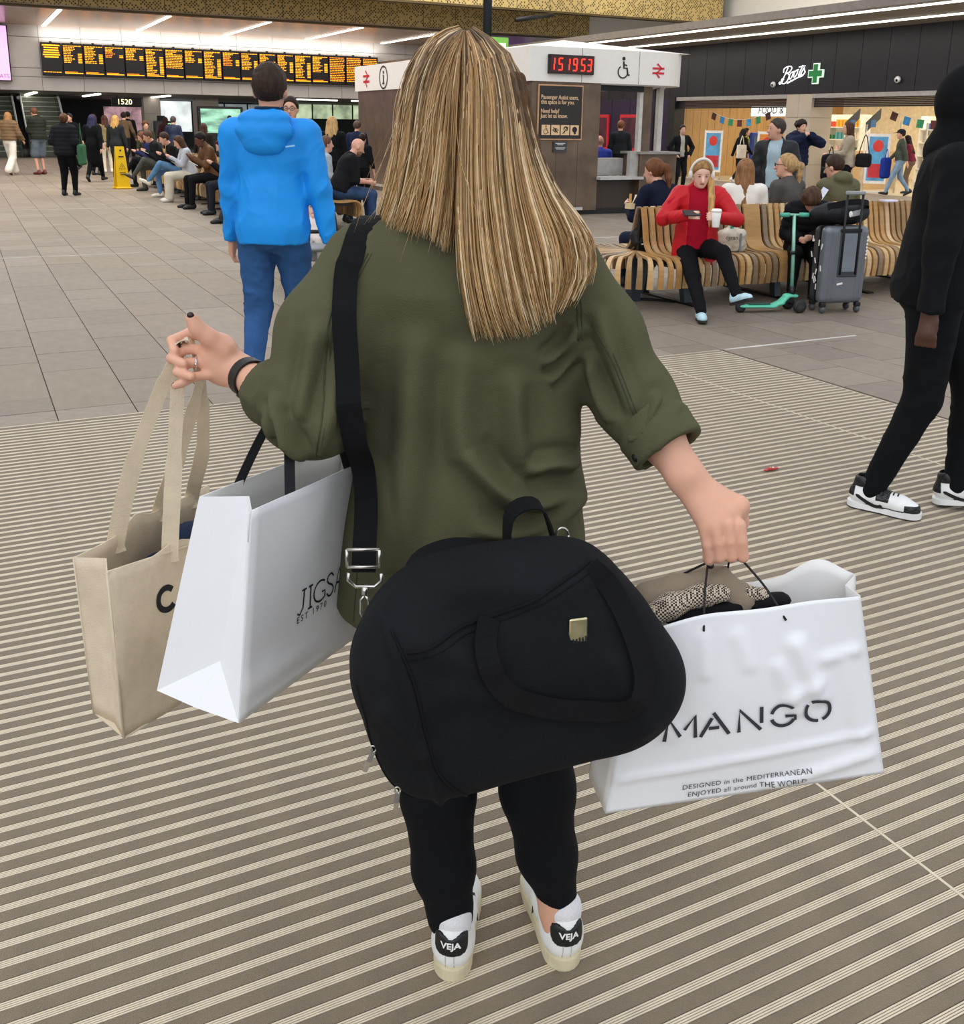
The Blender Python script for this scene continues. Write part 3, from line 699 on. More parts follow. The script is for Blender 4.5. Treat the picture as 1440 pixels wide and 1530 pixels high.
# canopy soffit with two light lines
cn = MB(); uvbox(cn, 6, 46, 16.9, 20.6, 4.02, 4.12); uvbox(cn, 6, 46, 16.88, 16.95, 3.96, 4.14)
cn = cn.build('ceiling_canopy', mat('canopy_brown', '#7d756d', 0.5)); tag(cn, kind='structure', label='slatted grey brown canopy soffit over the shop fronts')
for k in range(22):
    v = 16.98 + k * 0.163; s_ = MB(); uvbox(s_, 6, 46, v, v + 0.12, 3.99, 4.02); s_.build('soffit_slat', mat('canopy_slat', '#8d857c', 0.5), cn, world=True)
for v, lb in ((17.35, 'front'), (19.2, 'rear')):
    t = thing('ceiling_light', 'long white light line along the shop canopy, %s' % ('outer one by the white bulkhead' if lb == 'front' else 'inner one near the dark fascia'), 'ceiling light', UV(20, v, 3.98))
    l_ = MB(); uvbox(l_, 8, 44, v - 0.08, v + 0.08, 3.955, 3.985); l_.build('diffuser', M_glowstrip, t, world=True)
    l_ = MB(); uvbox(l_, 7.9, 44.1, v - 0.11, v + 0.11, 3.972, 3.992); l_.build('housing', M_panel, t, world=True)
# fascia of tall charcoal panels
fa = MB(); uvbox(fa, 6, 44, BV + 0.03, BV + 0.3, 2.47, 4.02); fa = fa.build('wall_right', M_black); tag(fa, kind='structure', label='charcoal panelled shop fascia wall')
for k in range(-20, 23):
    u0 = 26.32 - 0.866 * k
    if u0 > 43: continue
    p_ = MB(); uvbox(p_, u0 - 0.86, u0 - 0.006, BV, BV + 0.04, 2.47, 4.0); p_.build('fascia_panel', M_charcoal, fa, world=True)
# dark frontage left of the pharmacy (behind the kiosk)
df = MB(); uvbox(df, 27.1, 43.4, BV, BV + 0.3, 0, 2.47); df = df.build('wall_right_dark', M_black); tag(df, kind='structure', label='dark purple frontage with red framed posters')
M_purple = mat('purple_panel', '#2b2140', 0.35, 0.2, var=0.2, vs=.7)
for k in range(15):
    u0 = 27.15 + k * 1.08; p_ = MB(); uvbox(p_, u0, u0 + 1.06, BV - .03, BV, 0.02, 2.45); p_.build('wall_panel', M_purple, df, world=True)
for k in range(5):
    u0 = 28.3 + k * 2.2; t = thing('framed_poster', 'red framed poster on dark wall seen through the kiosk, %s from the shop' % 'first second third fourth fifth'.split()[k], 'poster', UV(u0, BV - .06, .8), 0, 'red framed posters')
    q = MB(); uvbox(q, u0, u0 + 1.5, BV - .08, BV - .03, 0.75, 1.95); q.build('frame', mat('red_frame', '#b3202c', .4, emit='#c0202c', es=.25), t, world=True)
    q = MB(); uvbox(q, u0 + .1, u0 + 1.4, BV - .095, BV - .08, 0.85, 1.85); q.build('picture', mat('poster_dim', '#4a2030', .5, var=.6, vs=3), t, world=True)
# shopfront: pillars, shutters
M_stone = mat('pillar_stone', '#b3a99b', 0.5, var=0.06, vs=2)
def shop_pillar(u0, u1, lab):
    t = MB(); uvbox(t, u0 + .02, u1 - .02, BV - .02, BV + 0.7, 0, 2.47); t = t.build('pillar', M_joint); tag(t, lab, 'pillar')
    for z in range(4):
        a, b = z * 0.62, min((z + 1) * 0.62, 2.47)
        q = MB(); uvbox(q, u0, (u0 + u1) / 2 - .004, BV - .05, BV + .72, a + .004, b - .004); q.build('cladding_panel', M_stone, t, world=True)
        q = MB(); uvbox(q, (u0 + u1) / 2 + .004, u1, BV - .05, BV + .72, a + .004, b - .004); q.build('cladding_panel', M_stone, t, world=True)
shop_pillar(20.9, 21.85, 'pale stone clad pillar between the two shop openings')
q = MB(); uvbox(q, 26.75, 27.1, BV - .1, BV + .3, 0, 2.47); tag(q.build('shop_jamb', M_black), 'black door jamb at the left end of the shop', 'jamb')
for n_, (u0, u1) in enumerate(((21.85, 26.75), (10.0, 20.9))):
    t = thing('roller_shutter', ('rolled up shutter over the left shop opening', 'rolled up shutter over the right shop opening')[n_], 'shutter', UV((u0 + u1) / 2, BV, 2.3))
    q = MB(); uvbox(q, u0, u1, BV - .06, BV + .2, 2.36, 2.47); q.build('shutter_box', mat('shutter_grey', '#a7a5a3', .4, .3), t, world=True)
    for i in range(6):
        q = MB(); uvbox(q, u0, u1, BV + .04, BV + .07, 2.335 - i * .042, 2.372 - i * .042); q.build('shutter_slat', mat('shutter_dark', '#25222c', .4, .4), t, world=True)
# lettering: script word and green cross
sgn = thing('shop_sign', 'white script shop name on charcoal fascia', 'sign', UV(21.75, BV - .05, 2.95))
FS = frame_of(UV(21.72, BV - 0.05, 2.98), (-UX, -UY, 0), (0, 0, 1))
M_signw = mat('sign_lit_white', '#ffffff', .4, emit='#ffffff', es=1.1, var=0)
def smooth_pts(P, n=6):
    P = [np.array(p, float) for p in P]; out = []
    for i in range(len(P) - 1):
        p0, p1, p2, p3 = P[max(i - 1, 0)], P[i], P[i + 1], P[min(i + 2, len(P) - 1)]
        for j in range(n):
            t = j / n; out.append(tuple(0.5 * (2 * p1 + (p2 - p0) * t + (2 * p0 - 5 * p1 + 4 * p2 - p3) * t * t + (3 * p1 - p0 - 3 * p2 + p3) * t ** 3)))
    out.append(tuple(P[-1])); return out
def script(name, strokes, r, F, m, par):
    mb = MB()
    for s_ in strokes: mb.tube([(x, y, 0) for x, y in smooth_pts(s_)], r, 6)
    me = mb.mesh(name); me.transform(F); return link(name, me, m, par, world=True)
def sc_pts(P): return [((x - 388) * .0023, -(y - 335) * .0016) for x, y in P]
def scr(nm, *st): script(nm, [sc_pts(q) for q in st], .0135, FS, M_signw, sgn)
oo = [(388, 288), (355, 310), (338, 372), (352, 402), (384, 365), (398, 305), (388, 288), (415, 278)]
scr('script_letter_b', [(238, 292), (243, 232), (300, 196), (358, 200), (366, 245), (322, 296), (268, 312), (322, 316), (336, 362), (310, 430), (265, 475), (226, 462), (214, 412), (234, 390), (252, 405)], [(308, 212), (276, 300), (246, 380), (230, 440), (196, 480), (178, 462), (194, 440)])
scr('script_letter_o', oo); scr('script_letter_o', [(x + 72, y - 26) for x, y in oo])
scr('script_letter_t', [(548, 188), (516, 270), (490, 345), (505, 356), (526, 330)], [(486, 216), (530, 206), (586, 200)]); scr('script_letter_s', [(520, 335), (570, 230), (576, 265), (592, 300), (562, 342), (530, 336)])
scr('underline', [(310, 474), (380, 438), (480, 386), (545, 362), (582, 318)], [(316, 462), (390, 426), (490, 378), (550, 350)])
cr = thing('pharmacy_cross', 'green pharmacy cross with white outline beside the script sign', 'sign', UV(20.83, BV - .08, 2.98))
FC = frame_of(UV(20.83, BV - .09, 2.98), (-UX, -UY, 0), (0, 0, 1))
def crossm(nm, a, b, z0, z1, m):
    P = [(-a, -b), (-a, -a), (-b, -a), (-b, a), (-a, a), (-a, b), (a, b), (a, a), (b, a), (b, -a), (a, -a), (a, -b)]
    P = [(-b, -a), (-a, -a), (-a, -b), (a, -b), (a, -a), (b, -a), (b, a), (a, a), (a, b), (-a, b), (-a, a), (-b, a)]
    me = MB().prism(P, z0, z1).mesh(nm); me.transform(FC); link(nm, me, m, cr, world=True)
crossm('cross_outline', .10, .265, -.05, .0, mat('cross_white', '#d8f0dc', .4, emit='#d8f0dc', es=.7, var=0)); crossm('cross_face', .075, .235, 0, .012, mat('cross_green', '#0f7a3c', .4, emit='#0f7a3c', es=.25, var=0))
for u_, nm in ((22.43, 'small round white camera on fascia left of the script sign'), (18.14, 'small round white camera on fascia right of the green cross')):
    t = thing('security_camera', nm, 'camera', UV(u_, BV - .02, 2.75), 0, 'fascia cameras')
    F = frame_of(UV(u_, BV - .02, 2.75), (-UX, -UY, 0), (0, 0, 1))
    me = MB().lathe([(.03, -.02), (.075, 0), (.08, .04), (.065, .07), (.03, .08)], n=18).mesh('housing'); me.transform(F); link('housing', me, mat('cam_white', '#e8e8ea', .4), t, world=True)
    me = MB().ell((0.01, -.02, .06), (.04, .04, .04)).mesh('dome'); me.transform(F); link('dome', me, M_black, t, world=True)

# interior; back wall, ceiling, shelf backs and goods carry a faint added glow
SI = BV + 7.5
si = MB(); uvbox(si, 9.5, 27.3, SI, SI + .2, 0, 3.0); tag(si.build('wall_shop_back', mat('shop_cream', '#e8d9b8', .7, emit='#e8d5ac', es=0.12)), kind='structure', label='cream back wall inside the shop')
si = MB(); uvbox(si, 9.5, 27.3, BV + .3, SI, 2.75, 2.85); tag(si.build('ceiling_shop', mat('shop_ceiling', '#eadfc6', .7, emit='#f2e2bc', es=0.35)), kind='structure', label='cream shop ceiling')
si = MB(); uvbox(si, 27.1, 27.3, BV + .3, SI, 0, 2.8); si = si.build('wall_shop_side', mat('shop_oak', '#b38c58', .55, var=.12, vs=3, stretch=(6, 6, .6))); tag(si, kind='structure', label='oak boarded side wall inside the shop')
for k in range(24):
    q = MB(); uvbox(q, 27.07, 27.1, BV + .32 + k * .3, BV + .61 + k * .3, 0, 2.75); q.build('oak_board', mat('oak_board', '#b8935f', .5, var=.12, vs=4, stretch=(5, 5, .5)), si, world=True)
si = MB(); uvbox(si, 9.5, 27.1, BV + .05, SI, -.01, .004); tag(si.build('floor_shop', mat('shop_floor', '#c3b59b', .35, var=.05)), kind='structure', label='pale shop floor')
q = MB(); uvbox(q, 20.0, 21.0, BV + .75, BV + 2.4, 0, 1.02); tag(q.build('till_counter', mat('counter_oak', '#c4a77c', .5, var=.1, vs=3)), 'pale oak counter behind the stone pillar', 'counter')
prodc = ['#c8412f', '#e8d9c0', '#3c7a4a', '#d8a030', '#4a6ea8', '#f0f0ea', '#a03048', '#7a4a2a', '#e0b8b0', '#5aa0a0']
pmats = [mat('product_%d' % i, c, .5, var=.05, emit=c, es=.08) for i, c in enumerate(prodc)]
pme = []
for i in range(len(prodc)):
    h = (0.16, .2, .13, .22)[i % 4]; me = MB().box((0, 0, h / 2), (.11, .1, h), bev=.008).mesh('product'); me.materials.append(pmats[i]); pme.append(me)
r3 = random.Random(5)
ORD = 'first second third fourth fifth sixth seventh eighth'.split()
for n_, (u0, u1, v, zb, zt, lab) in enumerate(((22.2, 24.8, BV + 3.2, .2, 2.0, 'tall white shelf unit stocked with goods in the left opening'), (17.2, 19.9, BV + 3.0, .2, 1.95, 'white shelf unit with colourful goods right of the pillar'), (13.8, 16.8, BV + 2.2, .2, 1.7, 'shelf unit with goods behind the man in a cap'), (10.2, 13.4, BV + 2.6, .2, 1.7, 'shelf unit with goods at the right edge of the shop'))):
    t = thing('shelf_unit', lab, 'shelf', UV((u0 + u1) / 2, v, 0))
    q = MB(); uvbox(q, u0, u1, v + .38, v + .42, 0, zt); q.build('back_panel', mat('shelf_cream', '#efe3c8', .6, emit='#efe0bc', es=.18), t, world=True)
    for u_ in (u0, (u0 + u1) / 2, u1): q = MB(); uvbox(q, u_ - .02, u_ + .02, v, v + .42, 0, zt); q.build('upright', mat('shelf_white', '#f3efe6', .5), t, world=True)
    nz = 5
    for i in range(nz):
        z = zb + (zt - zb) * i / nz
        q = MB(); uvbox(q, u0, u1, v, v + .4, z - .025, z); q.build('shelf', mat('shelf_white', '#f3efe6', .5), t, world=True)
        if z < .55: continue
        u_ = u0 + .1
        while u_ < u1 - .1:
            c = r3.randrange(len(pme)); n2 = r3.randint(2, 4)
            for j in range(n2):
                if u_ > u1 - .1: break
                o = bpy.data.objects.new('product', pme[c]); COL.objects.link(o); o.location = UV(u_, v + .12, z); o.rotation_euler = (0, 0, A27)
                tag(o, 'packet on %s lowest shelf of %s shelf unit from oak wall' % (ORD[i], ORD[n_]), 'packet', 'goods on shelf %d of unit %d' % (i + 1, n_ + 1)); u_ += .14
            u_ += r3.choice((0.02, .05, .3))
# hanging sign FOOD & DRINK
t = thing('food_drink_sign', 'white lit sign reading FOOD & DRINK inside the shop', 'sign', UV(24.4, BV + 2.2, 2.0))
q = MB(); uvbox(q, 23.0, 25.8, BV + 2.2, BV + 2.28, 1.93, 2.27); q.build('lightbox', mat('lightbox', '#f4f6f6', .5, emit='#f2f5f5', es=.9, var=0), t, world=True)
place_text('lettering', 'FOOD & DRINK', .3, M_ink, t, frame_of(UV(24.4, BV + 2.19, 2.10), (-UX, -UY, 0), (0, 0, 1)), .002)
# bunting
fl = [mat('flag_%d' % i, c, .7, var=.35, vs=9) for i, c in enumerate(('#4a2420', '#2f7fb8', '#2f8a5c', '#5a2028', '#3a8fc8', '#2f8a5c', '#4a2430'))]
for n_, (ua, ub, lab) in enumerate(((25.4, 22.7, 'bunting of small square flags across the left shop opening'), (18.55, 15.8, 'bunting of small square flags across the right shop opening'))):
    t = thing('bunting', lab, 'bunting', UV((ua + ub) / 2, BV + .25, 2.0))
    pts = []
    for i in range(15):
        s_ = i / 14; pts.append(UV(ua + (ub - ua) * s_, BV + .25, 2.06 - .26 * (1 - (2 * s_ - 1) ** 2)))
    MB().tube(pts, .006, 5).build('cord', mat('cord_white', '#e8e0d0', .7), t, world=True)
    for i in range(7):
        p = pts[1 + i * 2]; d = (pts[2 + i * 2] - pts[i * 2]).normalized()
        me = MB().box((0, -.10, 0), (.20, .2, .006)).mesh('flag'); me.transform(frame_of(p, d, (0, 0, 1))); link('flag', me, fl[i], t, world=True)
# promotional stands with posters
M_post = None
for n_, (u_, v_, lab) in enumerate(((25.3, BV + .35, 'tall poster stand with red and blue print beside the oak wall'), (22.75, BV + .2, 'tall poster stand with orange print behind the dark jacketed man'), (18.95, BV + .45, 'tall poster stand with red and blue print behind the beige jacket'))):
    t = thing('poster_stand', lab, 'poster stand', UV(u_, v_, 0), A27 - .9)
    MB().box((0, 0, .02), (.5, .35, .03)).build('base', M_panel, t)
    for x in (-.27, .27): MB().tube([(x, 0, 0), (x, 0, 1.5)], .015, 6).build('upright', M_panel, t)
    MB().box((0, 0, .85), (.54, .03, 1.25)).build('board', mat('poster_board', '#eeeae6', .5), t)
    MB().box((0, -.018, .85), (.44, .006, 1.1)).build('print_sky', mat('poster_blue%d' % n_, ('#5aa0d0', '#e08a30', '#5aa0d0')[n_], .5, var=.3, vs=4), t)
    MB().box((0, -.022, .55), (.38, .004, .35)).build('print_red', mat('poster_red', '#c0303a', .5, var=.3, vs=8), t); MB().ell((0, -.022, 1.17), (.13, .006, .15)).build('print_roundel', mat('poster_red2', '#d83a30', .5), t)
# blue vending column and round ceiling fan
t = thing('drinks_cooler', 'blue drinks cooler beside the woman with a white tote', 'cooler', UV(24.6, BV + 1.3, 0), A27)
MB().box((0, 0, .72), (.62, .6, 1.44), bev=.02).build('cabinet', mat('cooler_blue', '#1f3a8a', .4), t); MB().box((0, -.305, .85), (.46, .012, .95)).build('glass_door', mat('cooler_glass', '#3f5a78', .15), t); MB().box((.26, -.32, .85), (.03, .03, .4)).build('handle', M_panel, t)
t = thing('ceiling_fan', 'round wire fan hanging from the shop ceiling', 'fan', UV(17.6, BV + 1.5, 2.25))
mb = MB()
for r in (.1, .2, .3): mb.tube([UV(17.6, BV + 1.5, 2.4) + Vector((-UX * r * math.cos(a), -UY * r * math.cos(a), r * .6 * math.sin(a))) for a in np.linspace(0, 2 * PI, 25)], .012, 5)
mb.build('cage', mat('fan_brass', '#b8a060', .4, .5), t, world=True); MB().tube([UV(17.6, BV + 1.5, 2.45), UV(17.6, BV + 1.5, 2.75)], .02).build('stem', M_dark, t, world=True)
mb = MB().ell(UV(17.6, BV + 1.5, 2.4), (.06, .06, .06)); mb.build('motor', M_dark, t, world=True)
for n_, (u_, v_) in enumerate(((20.15, BV + .5), (19.45, BV + .5))):
    t = thing('security_gate', 'slim security gate panel at the right shop entrance, %s one' % ('first', 'second')[n_], 'gate', UV(u_, v_, 0), A27)
    MB().prism([(-.02, 1.5), (-.02, 1.75), (.45, 2.1), (.45, 1.85)], -.02, .02, Matrix(((1, 0, 0), (0, 0, -1), (0, 1, 0)))).build('arm', mat('gate_dark', '#3a4048', .4), t)
    MB().tube([(0, 0, 0), (0, 0, 1.7)], .025).build('post', mat('gate_pole', '#e0d8c8', .4), t); MB().box((.2, -.025, 1.72), (.2, .01, .18)).build('screen', mat('gate_blue', '#3a6aa0', .4), t)
for k, u_ in enumerate((18.7, 17.9, 17.3)):
    q = MB().tube([UV(u_, BV + .9, 0), UV(u_, BV + .9, 1.75)], .025); tag(q.build('display_pole', mat('gate_pole', '#e0d8c8', .4)), 'pale upright pole at the shop entrance, %s from the pillar' % ORD[k], 'pole', 'entrance poles')
# lamps
area_light('shop_lamp', 23.5, BV + 3, 2.7, 5, 4, 130, (1, .92, .78)); area_light('shop_lamp_right', 15.5, BV + 3, 2.7, 9, 4, 270, (1, .92, .78))
area_light('soffit_lamp', 40, 6, 4.85, 5, 26, 450, (1, .9, .8)); area_light('roof_lamp', 26, 6, 7.9, 10, 24, 2300, (1, .97, .93)); area_light('hall_lamp', 52, 10, 2.45, 12, 26, 240, (1, .95, .88)); area_light('canopy_lamp', 20, 18.3, 3.9, 24, 2.0, 230, (1, .95, .88))
area_light('kiosk_lamp', KU + 1.5, KV + 1.8, 2.24, 1.5, 2.2, 25, (1, .95, .9))

def wall_fill(name, u, v, z, su, sz, power, ang, tilt=0.0):  # aims an added fill light at a wall, no fitting modelled
    o = area_light(name, u, v, z, sz, su, power, (1, .98, .95)); o.rotation_euler = (PI / 2 + tilt, 0, A27 + ang)
wall_fill('bulkhead_fill', 22, 20.5, 7.7, 22, 1.5, 620, -PI / 2, -.30); wall_fill('band_fill', 25.5, 7, 7.8, 26, .8, 420, 0, -.22)  # unseen fills added to brighten the white bulkhead and the gold bands
uq = area_light('soffit_fill', 43.15, 10, 4.42, .25, 13.5, 90); uq.rotation_euler = (PI - .35, 0, A27)  # upward fill added above the departure screens to brighten the soffit
# ================================================================ PEOPLE
def ik(a, t, l1, l2, pole):
    a, t, pole = map(lambda q: np.array(q, float), (a, t, pole)); d = t - a; L = np.linalg.norm(d); n = d / max(L, 1e-6)
    L = min(max(L, abs(l1 - l2) + 1e-3), (l1 + l2) * .9995); t = a + n * L
    x = (l1 * l1 - l2 * l2 + L * L) / (2 * L); h = math.sqrt(max(l1 * l1 - x * x, 0)); p = pole - (pole @ n) * n; p = p / max(np.linalg.norm(p), 1e-6)
    return a + n * x + p * h, t
POSES = {
 'stand': dict(feet=((-.10, 0, .08), (.10, .02, .08)), hands=((-.27, .06, .84), (.27, .06, .84))),
 'pockets': dict(feet=((-.11, 0, .08), (.11, .04, .08)), hands=((-.20, .14, .96), (.20, .14, .96)), epole=((-1, -.6, 0), (1, -.6, 0))),
 'walk': dict(feet=((-.08, .28, .10), (.08, -.30, .15)), hands=((-.26, -.14, .86), (.26, .24, .92)), fpitch=(0.15, -.5)),
 'walk2': dict(feet=((-.08, -.26, .14), (.08, .26, .10)), hands=((-.26, .22, .90), (.26, -.12, .86)), fpitch=(-.5, .15)),
 'phone': dict(feet=((-.10, 0, .08), (.10, .03, .08)), hands=((-.08, .30, 1.14), (.09, .30, 1.14)), head=(-.45, 0)),
 'sit': dict(pelvis=(0, 0, .56), feet=((-.11, .44, .08), (.11, .42, .08)), hands=((-.10, .30, .70), (.12, .30, .70)), lean=.12),
 'sitphone': dict(pelvis=(0, 0, .56), feet=((-.12, .44, .08), (.12, .42, .08)), hands=((-.06, .36, .86), (.08, .36, .86)), lean=.22, head=(-.5, 0)),
 'sitcross': dict(pelvis=(0, 0, .56), feet=((.02, .62, .32), (.08, .40, .08)), hands=((-.08, .34, .82), (.10, .34, .82)), lean=.22, head=(-.45, 0), fpitch=(.5, 0), fyaw=(-.3, 0)),
}
def mcloth(c, kind='cloth'):
    if kind == 'denim': return mat('denim_' + c, c, .85, var=.22, vs=9, bump=.25, bs=220, spec=.2)
    if kind == 'shell': return mat('shell_' + c, c, .55, var=.08, vs=5, bump=.08, bs=120, spec=.3)
    return mat('cloth_' + c, c, .85, var=.12, vs=7, bump=.2, bs=260, spec=.15)
def mskin(c): return mat('skin_' + c, c, .5, var=.07, vs=14, sss=.12)
def mhair(c): return mat('hair_' + c, c, .55, spec=.2, var=.38, vs=22, stretch=(2.2, 2.2, .25), bump=.5, bs=60)
def person(label, xy, face, H=1.7, pose='stand', skin='#d9a58c', hair='#4a3524', hstyle='short', top='#22252b', tkind='cloth', hem=0, sleeve=1.0, bottom='#15171c', bkind='cloth', leg=1.0, skirt=None,
           shoes='#1a1a1c', girth=1.0, h=.018, facefeat=False, head=None, puff=0.0, fold=.005, group=None, bare=False, flare=0.0, over=None, lift=0.0, shoulders=1.0, zrot=None, glasses=None, name='person', beard=None, hood=None, hs=1.0):
    """face: heading in degrees clockwise from straight away (0 = back to camera, 180 = facing camera)"""
    P = dict(POSES[pose]) if isinstance(pose, str) else dict(POSES[pose[0]], **pose[1])
    s = H / 1.70; g = girth
    t = thing(name, label, 'person', (xy[0], xy[1], lift), -math.radians(face), group)
    S = lambda q: np.array(q, float) * s
    pel = S(P.get('pelvis', (0, 0, .93))); lean = P.get('lean', .03); tw = P.get('twist', 0.0); side = P.get('side', 0.0)
    R = rot3(-lean, side, tw)                       # spine frame
    sp = lambda x, y, z: pel + R @ (np.array([x, y, z]) * s)
    shw = .172 * shoulders
    shL, shR = sp(-shw, 0, .432), sp(shw, 0, .432); nk = sp(0, .0, .50)
    hp, hy = head if head is not None else P.get('head', (-.05, 0)); hr = P.get('headroll', 0)
    RH = rot3(hp, hr, hy) @ np.eye(3)
    hc = sp(0, .02, .53) + RH @ (S((0, .02, .105)) * hs)
    SH = lambda q: S(q) * hs
    hd = lambda x, y, z: hc + RH @ SH((x, y, z))
    fL, fR = S(P['feet'][0]), S(P['feet'][1]); hL, hR = S(P['hands'][0]), S(P['hands'][1])
    hipL, hipR = pel + S((-.088, 0, -.03)), pel + S((.088, 0, -.03))
    kp = P.get('kpole', ((-.05, 1, .35), (.05, 1, .35))); ep = P.get('epole', ((-.5, -1, -.3), (.5, -1, -.3)))
    knL, fL = ik(hipL, fL, .42 * s, .415 * s, kp[0]); knR, fR = ik(hipR, fR, .42 * s, .415 * s, kp[1])
    elL, hL = ik(shL, hL, .275 * s, .255 * s, ep[0]); elR, hR = ik(shR, hR, .275 * s, .255 * s, ep[1])
    fp = P.get('fpitch', (0, 0)); fy = P.get('fyaw', (0.15, -.15))
    sq = ((0, 1, 0), .74)
    def torso(b, e, lower=True):
        RR = R
        if lower: b.ell(sp(0, -.01, -.02), (np.array([.158, .118, .115]) * g + e) * s, RR, k=.05 * s)
        b.ell(sp(0, .0, .16), (np.array([.132, .100, .16]) * g + e) * s, RR, k=.06 * s)
        b.ell(sp(0, .0, .33), (np.array([.152 * shoulders, .108, .15]) * g + e) * s, RR, k=.05 * s)
        b.limb(sp(-shw * .78, -.005, .425), sp(shw * .78, -.005, .425), (.058 + e) * s, (.058 + e) * s, k=.05 * s)
        b.limb(sp(0, -.01, .44), sp(0, .0, .50), (.075 + e * .6) * s, (.055 + e * .6) * s, k=.04 * s)
    def legs(b, e, f0=1.0, fl=0.0):
        for hip, kn, an in ((hipL, knL, fL), (hipR, knR, fR)):
            if f0 <= .5:
                b.limb(hip, hip + (kn - hip) * (f0 * 2), (.088 * g + e) * s, (.075 * g + e + fl) * s, k=.03 * s)
            else:
                b.limb(hip, kn, (.086 * g + e) * s, (.058 * g + e + fl * .5) * s, k=.03 * s)
                b.limb(kn, kn + (an - kn) * min(1, (f0 - .5) * 2), (.056 * g + e + fl * .5) * s, (.036 + e + fl) * s, k=.02 * s)
    def arms(b, e, f0=1.0, bulk=0.0):
        for sh, el, ha in ((shL, elL, hL), (shR, elR, hR)):
            b.limb(sh, el, (.054 * g + e + bulk) * s, (.043 * g + e + bulk) * s, k=.03 * s)
            if f0 > .5: b.limb(el, el + (ha - el) * min(1, (f0 - .5) * 2), (.042 * g + e + bulk) * s, (.029 + e + bulk * .7) * s, k=.02 * s)
    # body: one continuous skin surface
    b = SDF(.03 * s); torso(b, -.014); legs(b, -.006); arms(b, -.004)
    b.limb(sp(0, -.01, .45), hd(0, -.02, -.08), .056 * s, .052 * s, k=.02 * s)
    b.ell(hd(0, -.012, .02), SH((.073, .092, .092)), RH, k=.02 * s); b.ell(hd(0, .022, -.045), SH((.056, .062, .07)), RH, k=.03 * s)
    b.limb(hd(0, .085, .0), hd(0, .104, -.028), .011 * s, .015 * s, k=.015 * s); b.ell(hd(0, .055, -.09), SH((.03, .03, .022)), RH, k=.02 * s)
    for q in (-1, 1): b.ell(hd(q * .074, -.01, -.012), SH((.012, .022, .032)), RH, k=.008 * s)
    for ha, el, sg in ((hL, elL, 1), (hR, elR, -1)):
        d = (ha - el) / max(np.linalg.norm(ha - el), 1e-6); inw = np.array([sg * 1.0, .2, 0]); inw = inw - (inw @ d) * d; inw /= np.linalg.norm(inw); up = np.cross(d, inw)
        b.limb(ha, ha + d * .07 * s, .03 * s, .034 * s, sq=(inw, .6), k=.015 * s)
        if h < .0145:
            for i in range(4):
                o_ = up * ((i - 1.5) * .019 * s); p0 = ha + d * .085 * s + o_; p1 = p0 + (d * .8 + inw * .35) * .038 * s; p2 = p1 + (d * .15 + inw * .9) * (.034 - abs(i - 1.3) * .004) * s
                b.chain([p0, p1, p2], [.0098 * s, .0092 * s, .008 * s], k=.006 * s)
            p0 = ha + d * .03 * s - up * sg * .02 * s; p1 = p0 + (d * .5 + inw * .7) * .045 * s; b.chain([p0, p1, p1 + (d * .8 + inw * .3) * .03 * s], [.0135 * s, .011 * s, .0095 * s], k=.01 * s)
        else:
            b.limb(ha + d * .07 * s, ha + (d * .13 + inw * .03) * s, .03 * s, .02 * s, sq=(inw, .6), k=.01 * s); b.limb(ha + d * .03 * s, ha + (d * .08 + inw * .045) * s, .016 * s, .012 * s, k=.01 * s)
    for an, pi_, yw in ((fL, fp[0], fy[0]), (fR, fp[1], fy[1])):
        Rf = rot3(-pi_ if False else pi_, 0, yw); b.limb(an + Rf @ S((0, -.03, -.03)), an + Rf @ S((0, .12, -.045)), .032 * s, .025 * s, k=.02 * s)
    V, F = b.mesh(min(h, .016)); V = relax(V, F, 1)
    link('body', mesh_np('body', V, F), mskin(skin), t)
    # trousers / skirt
    if bottom and not bare:
        b = SDF(.03 * s)
        b.ell(sp(0, -.012, -.03), (np.array([.156, .114, .115]) * g + .006) * s, R, k=.05 * s)
        if P.get('pelvis') is None or True: b.limb(sp(0, 0, 0), sp(0, 0, .06), .122 * g * s, .105 * g * s, sq=(R @ np.array([0, 1, 0]), .78), k=.04 * s)
        legs(b, .010 if not puff else .012, leg, flare)
        if skirt:
            mid = (hipL + hipR) / 2; km = (knL + knR) / 2; am = (fL + fR) / 2
            endp = mid + (km - mid) * min(1, skirt * 2) if skirt <= .5 else km + (am - km) * (skirt - .5) * 2
            b.limb(mid, endp, .16 * g * s, (.17 + flare) * s, k=.04 * s)
        sdf_obj('skirt' if skirt else 'shorts' if leg <= .6 else 'trousers', b, h, mcloth(bottom, bkind), t, fold=(fold * .8 * s, 26, sum(map(ord, label)) % 97, None))
    # upper garment
    e = .016 + puff
    b = SDF(.03 * s); torso(b, e, lower=hem > -.02); arms(b, .014 + puff * .6, sleeve, 0)
    zlow = -hem
    if hem > .12:   # coat skirts
        mid = (hipL + hipR) / 2; km = (knL + knR) / 2; f_ = min(1.0, (hem - .05) / .42)
        b.limb(sp(0, 0, .02), mid + (km - mid) * f_, (.155 * g + e) * s, (.165 * g + e) * s, sq=((0, 1, 0), .85), k=.05 * s)
        if hem > .47: b.limb(km, km + ((fL + fR) / 2 - km) * min(1, (hem - .47) / .42), (.16 * g + e) * s, (.17 * g + e) * s, sq=((0, 1, 0), .85), k=.05 * s)
    else:
        b.limb(sp(0, 0, .1), sp(0, -.005, -.06 - hem), (.150 * g + e) * s, (.152 * g + e) * s, sq=(R @ np.array([0, 1, 0]), .78), k=.05 * s)
        b.plane(sp(0, 0, -hem - .03), R @ np.array([0, 0, -1]))
    b.ell(sp(0, .012, .535), S((.05, .055, .05)), R, k=.01 * s, sub=True)
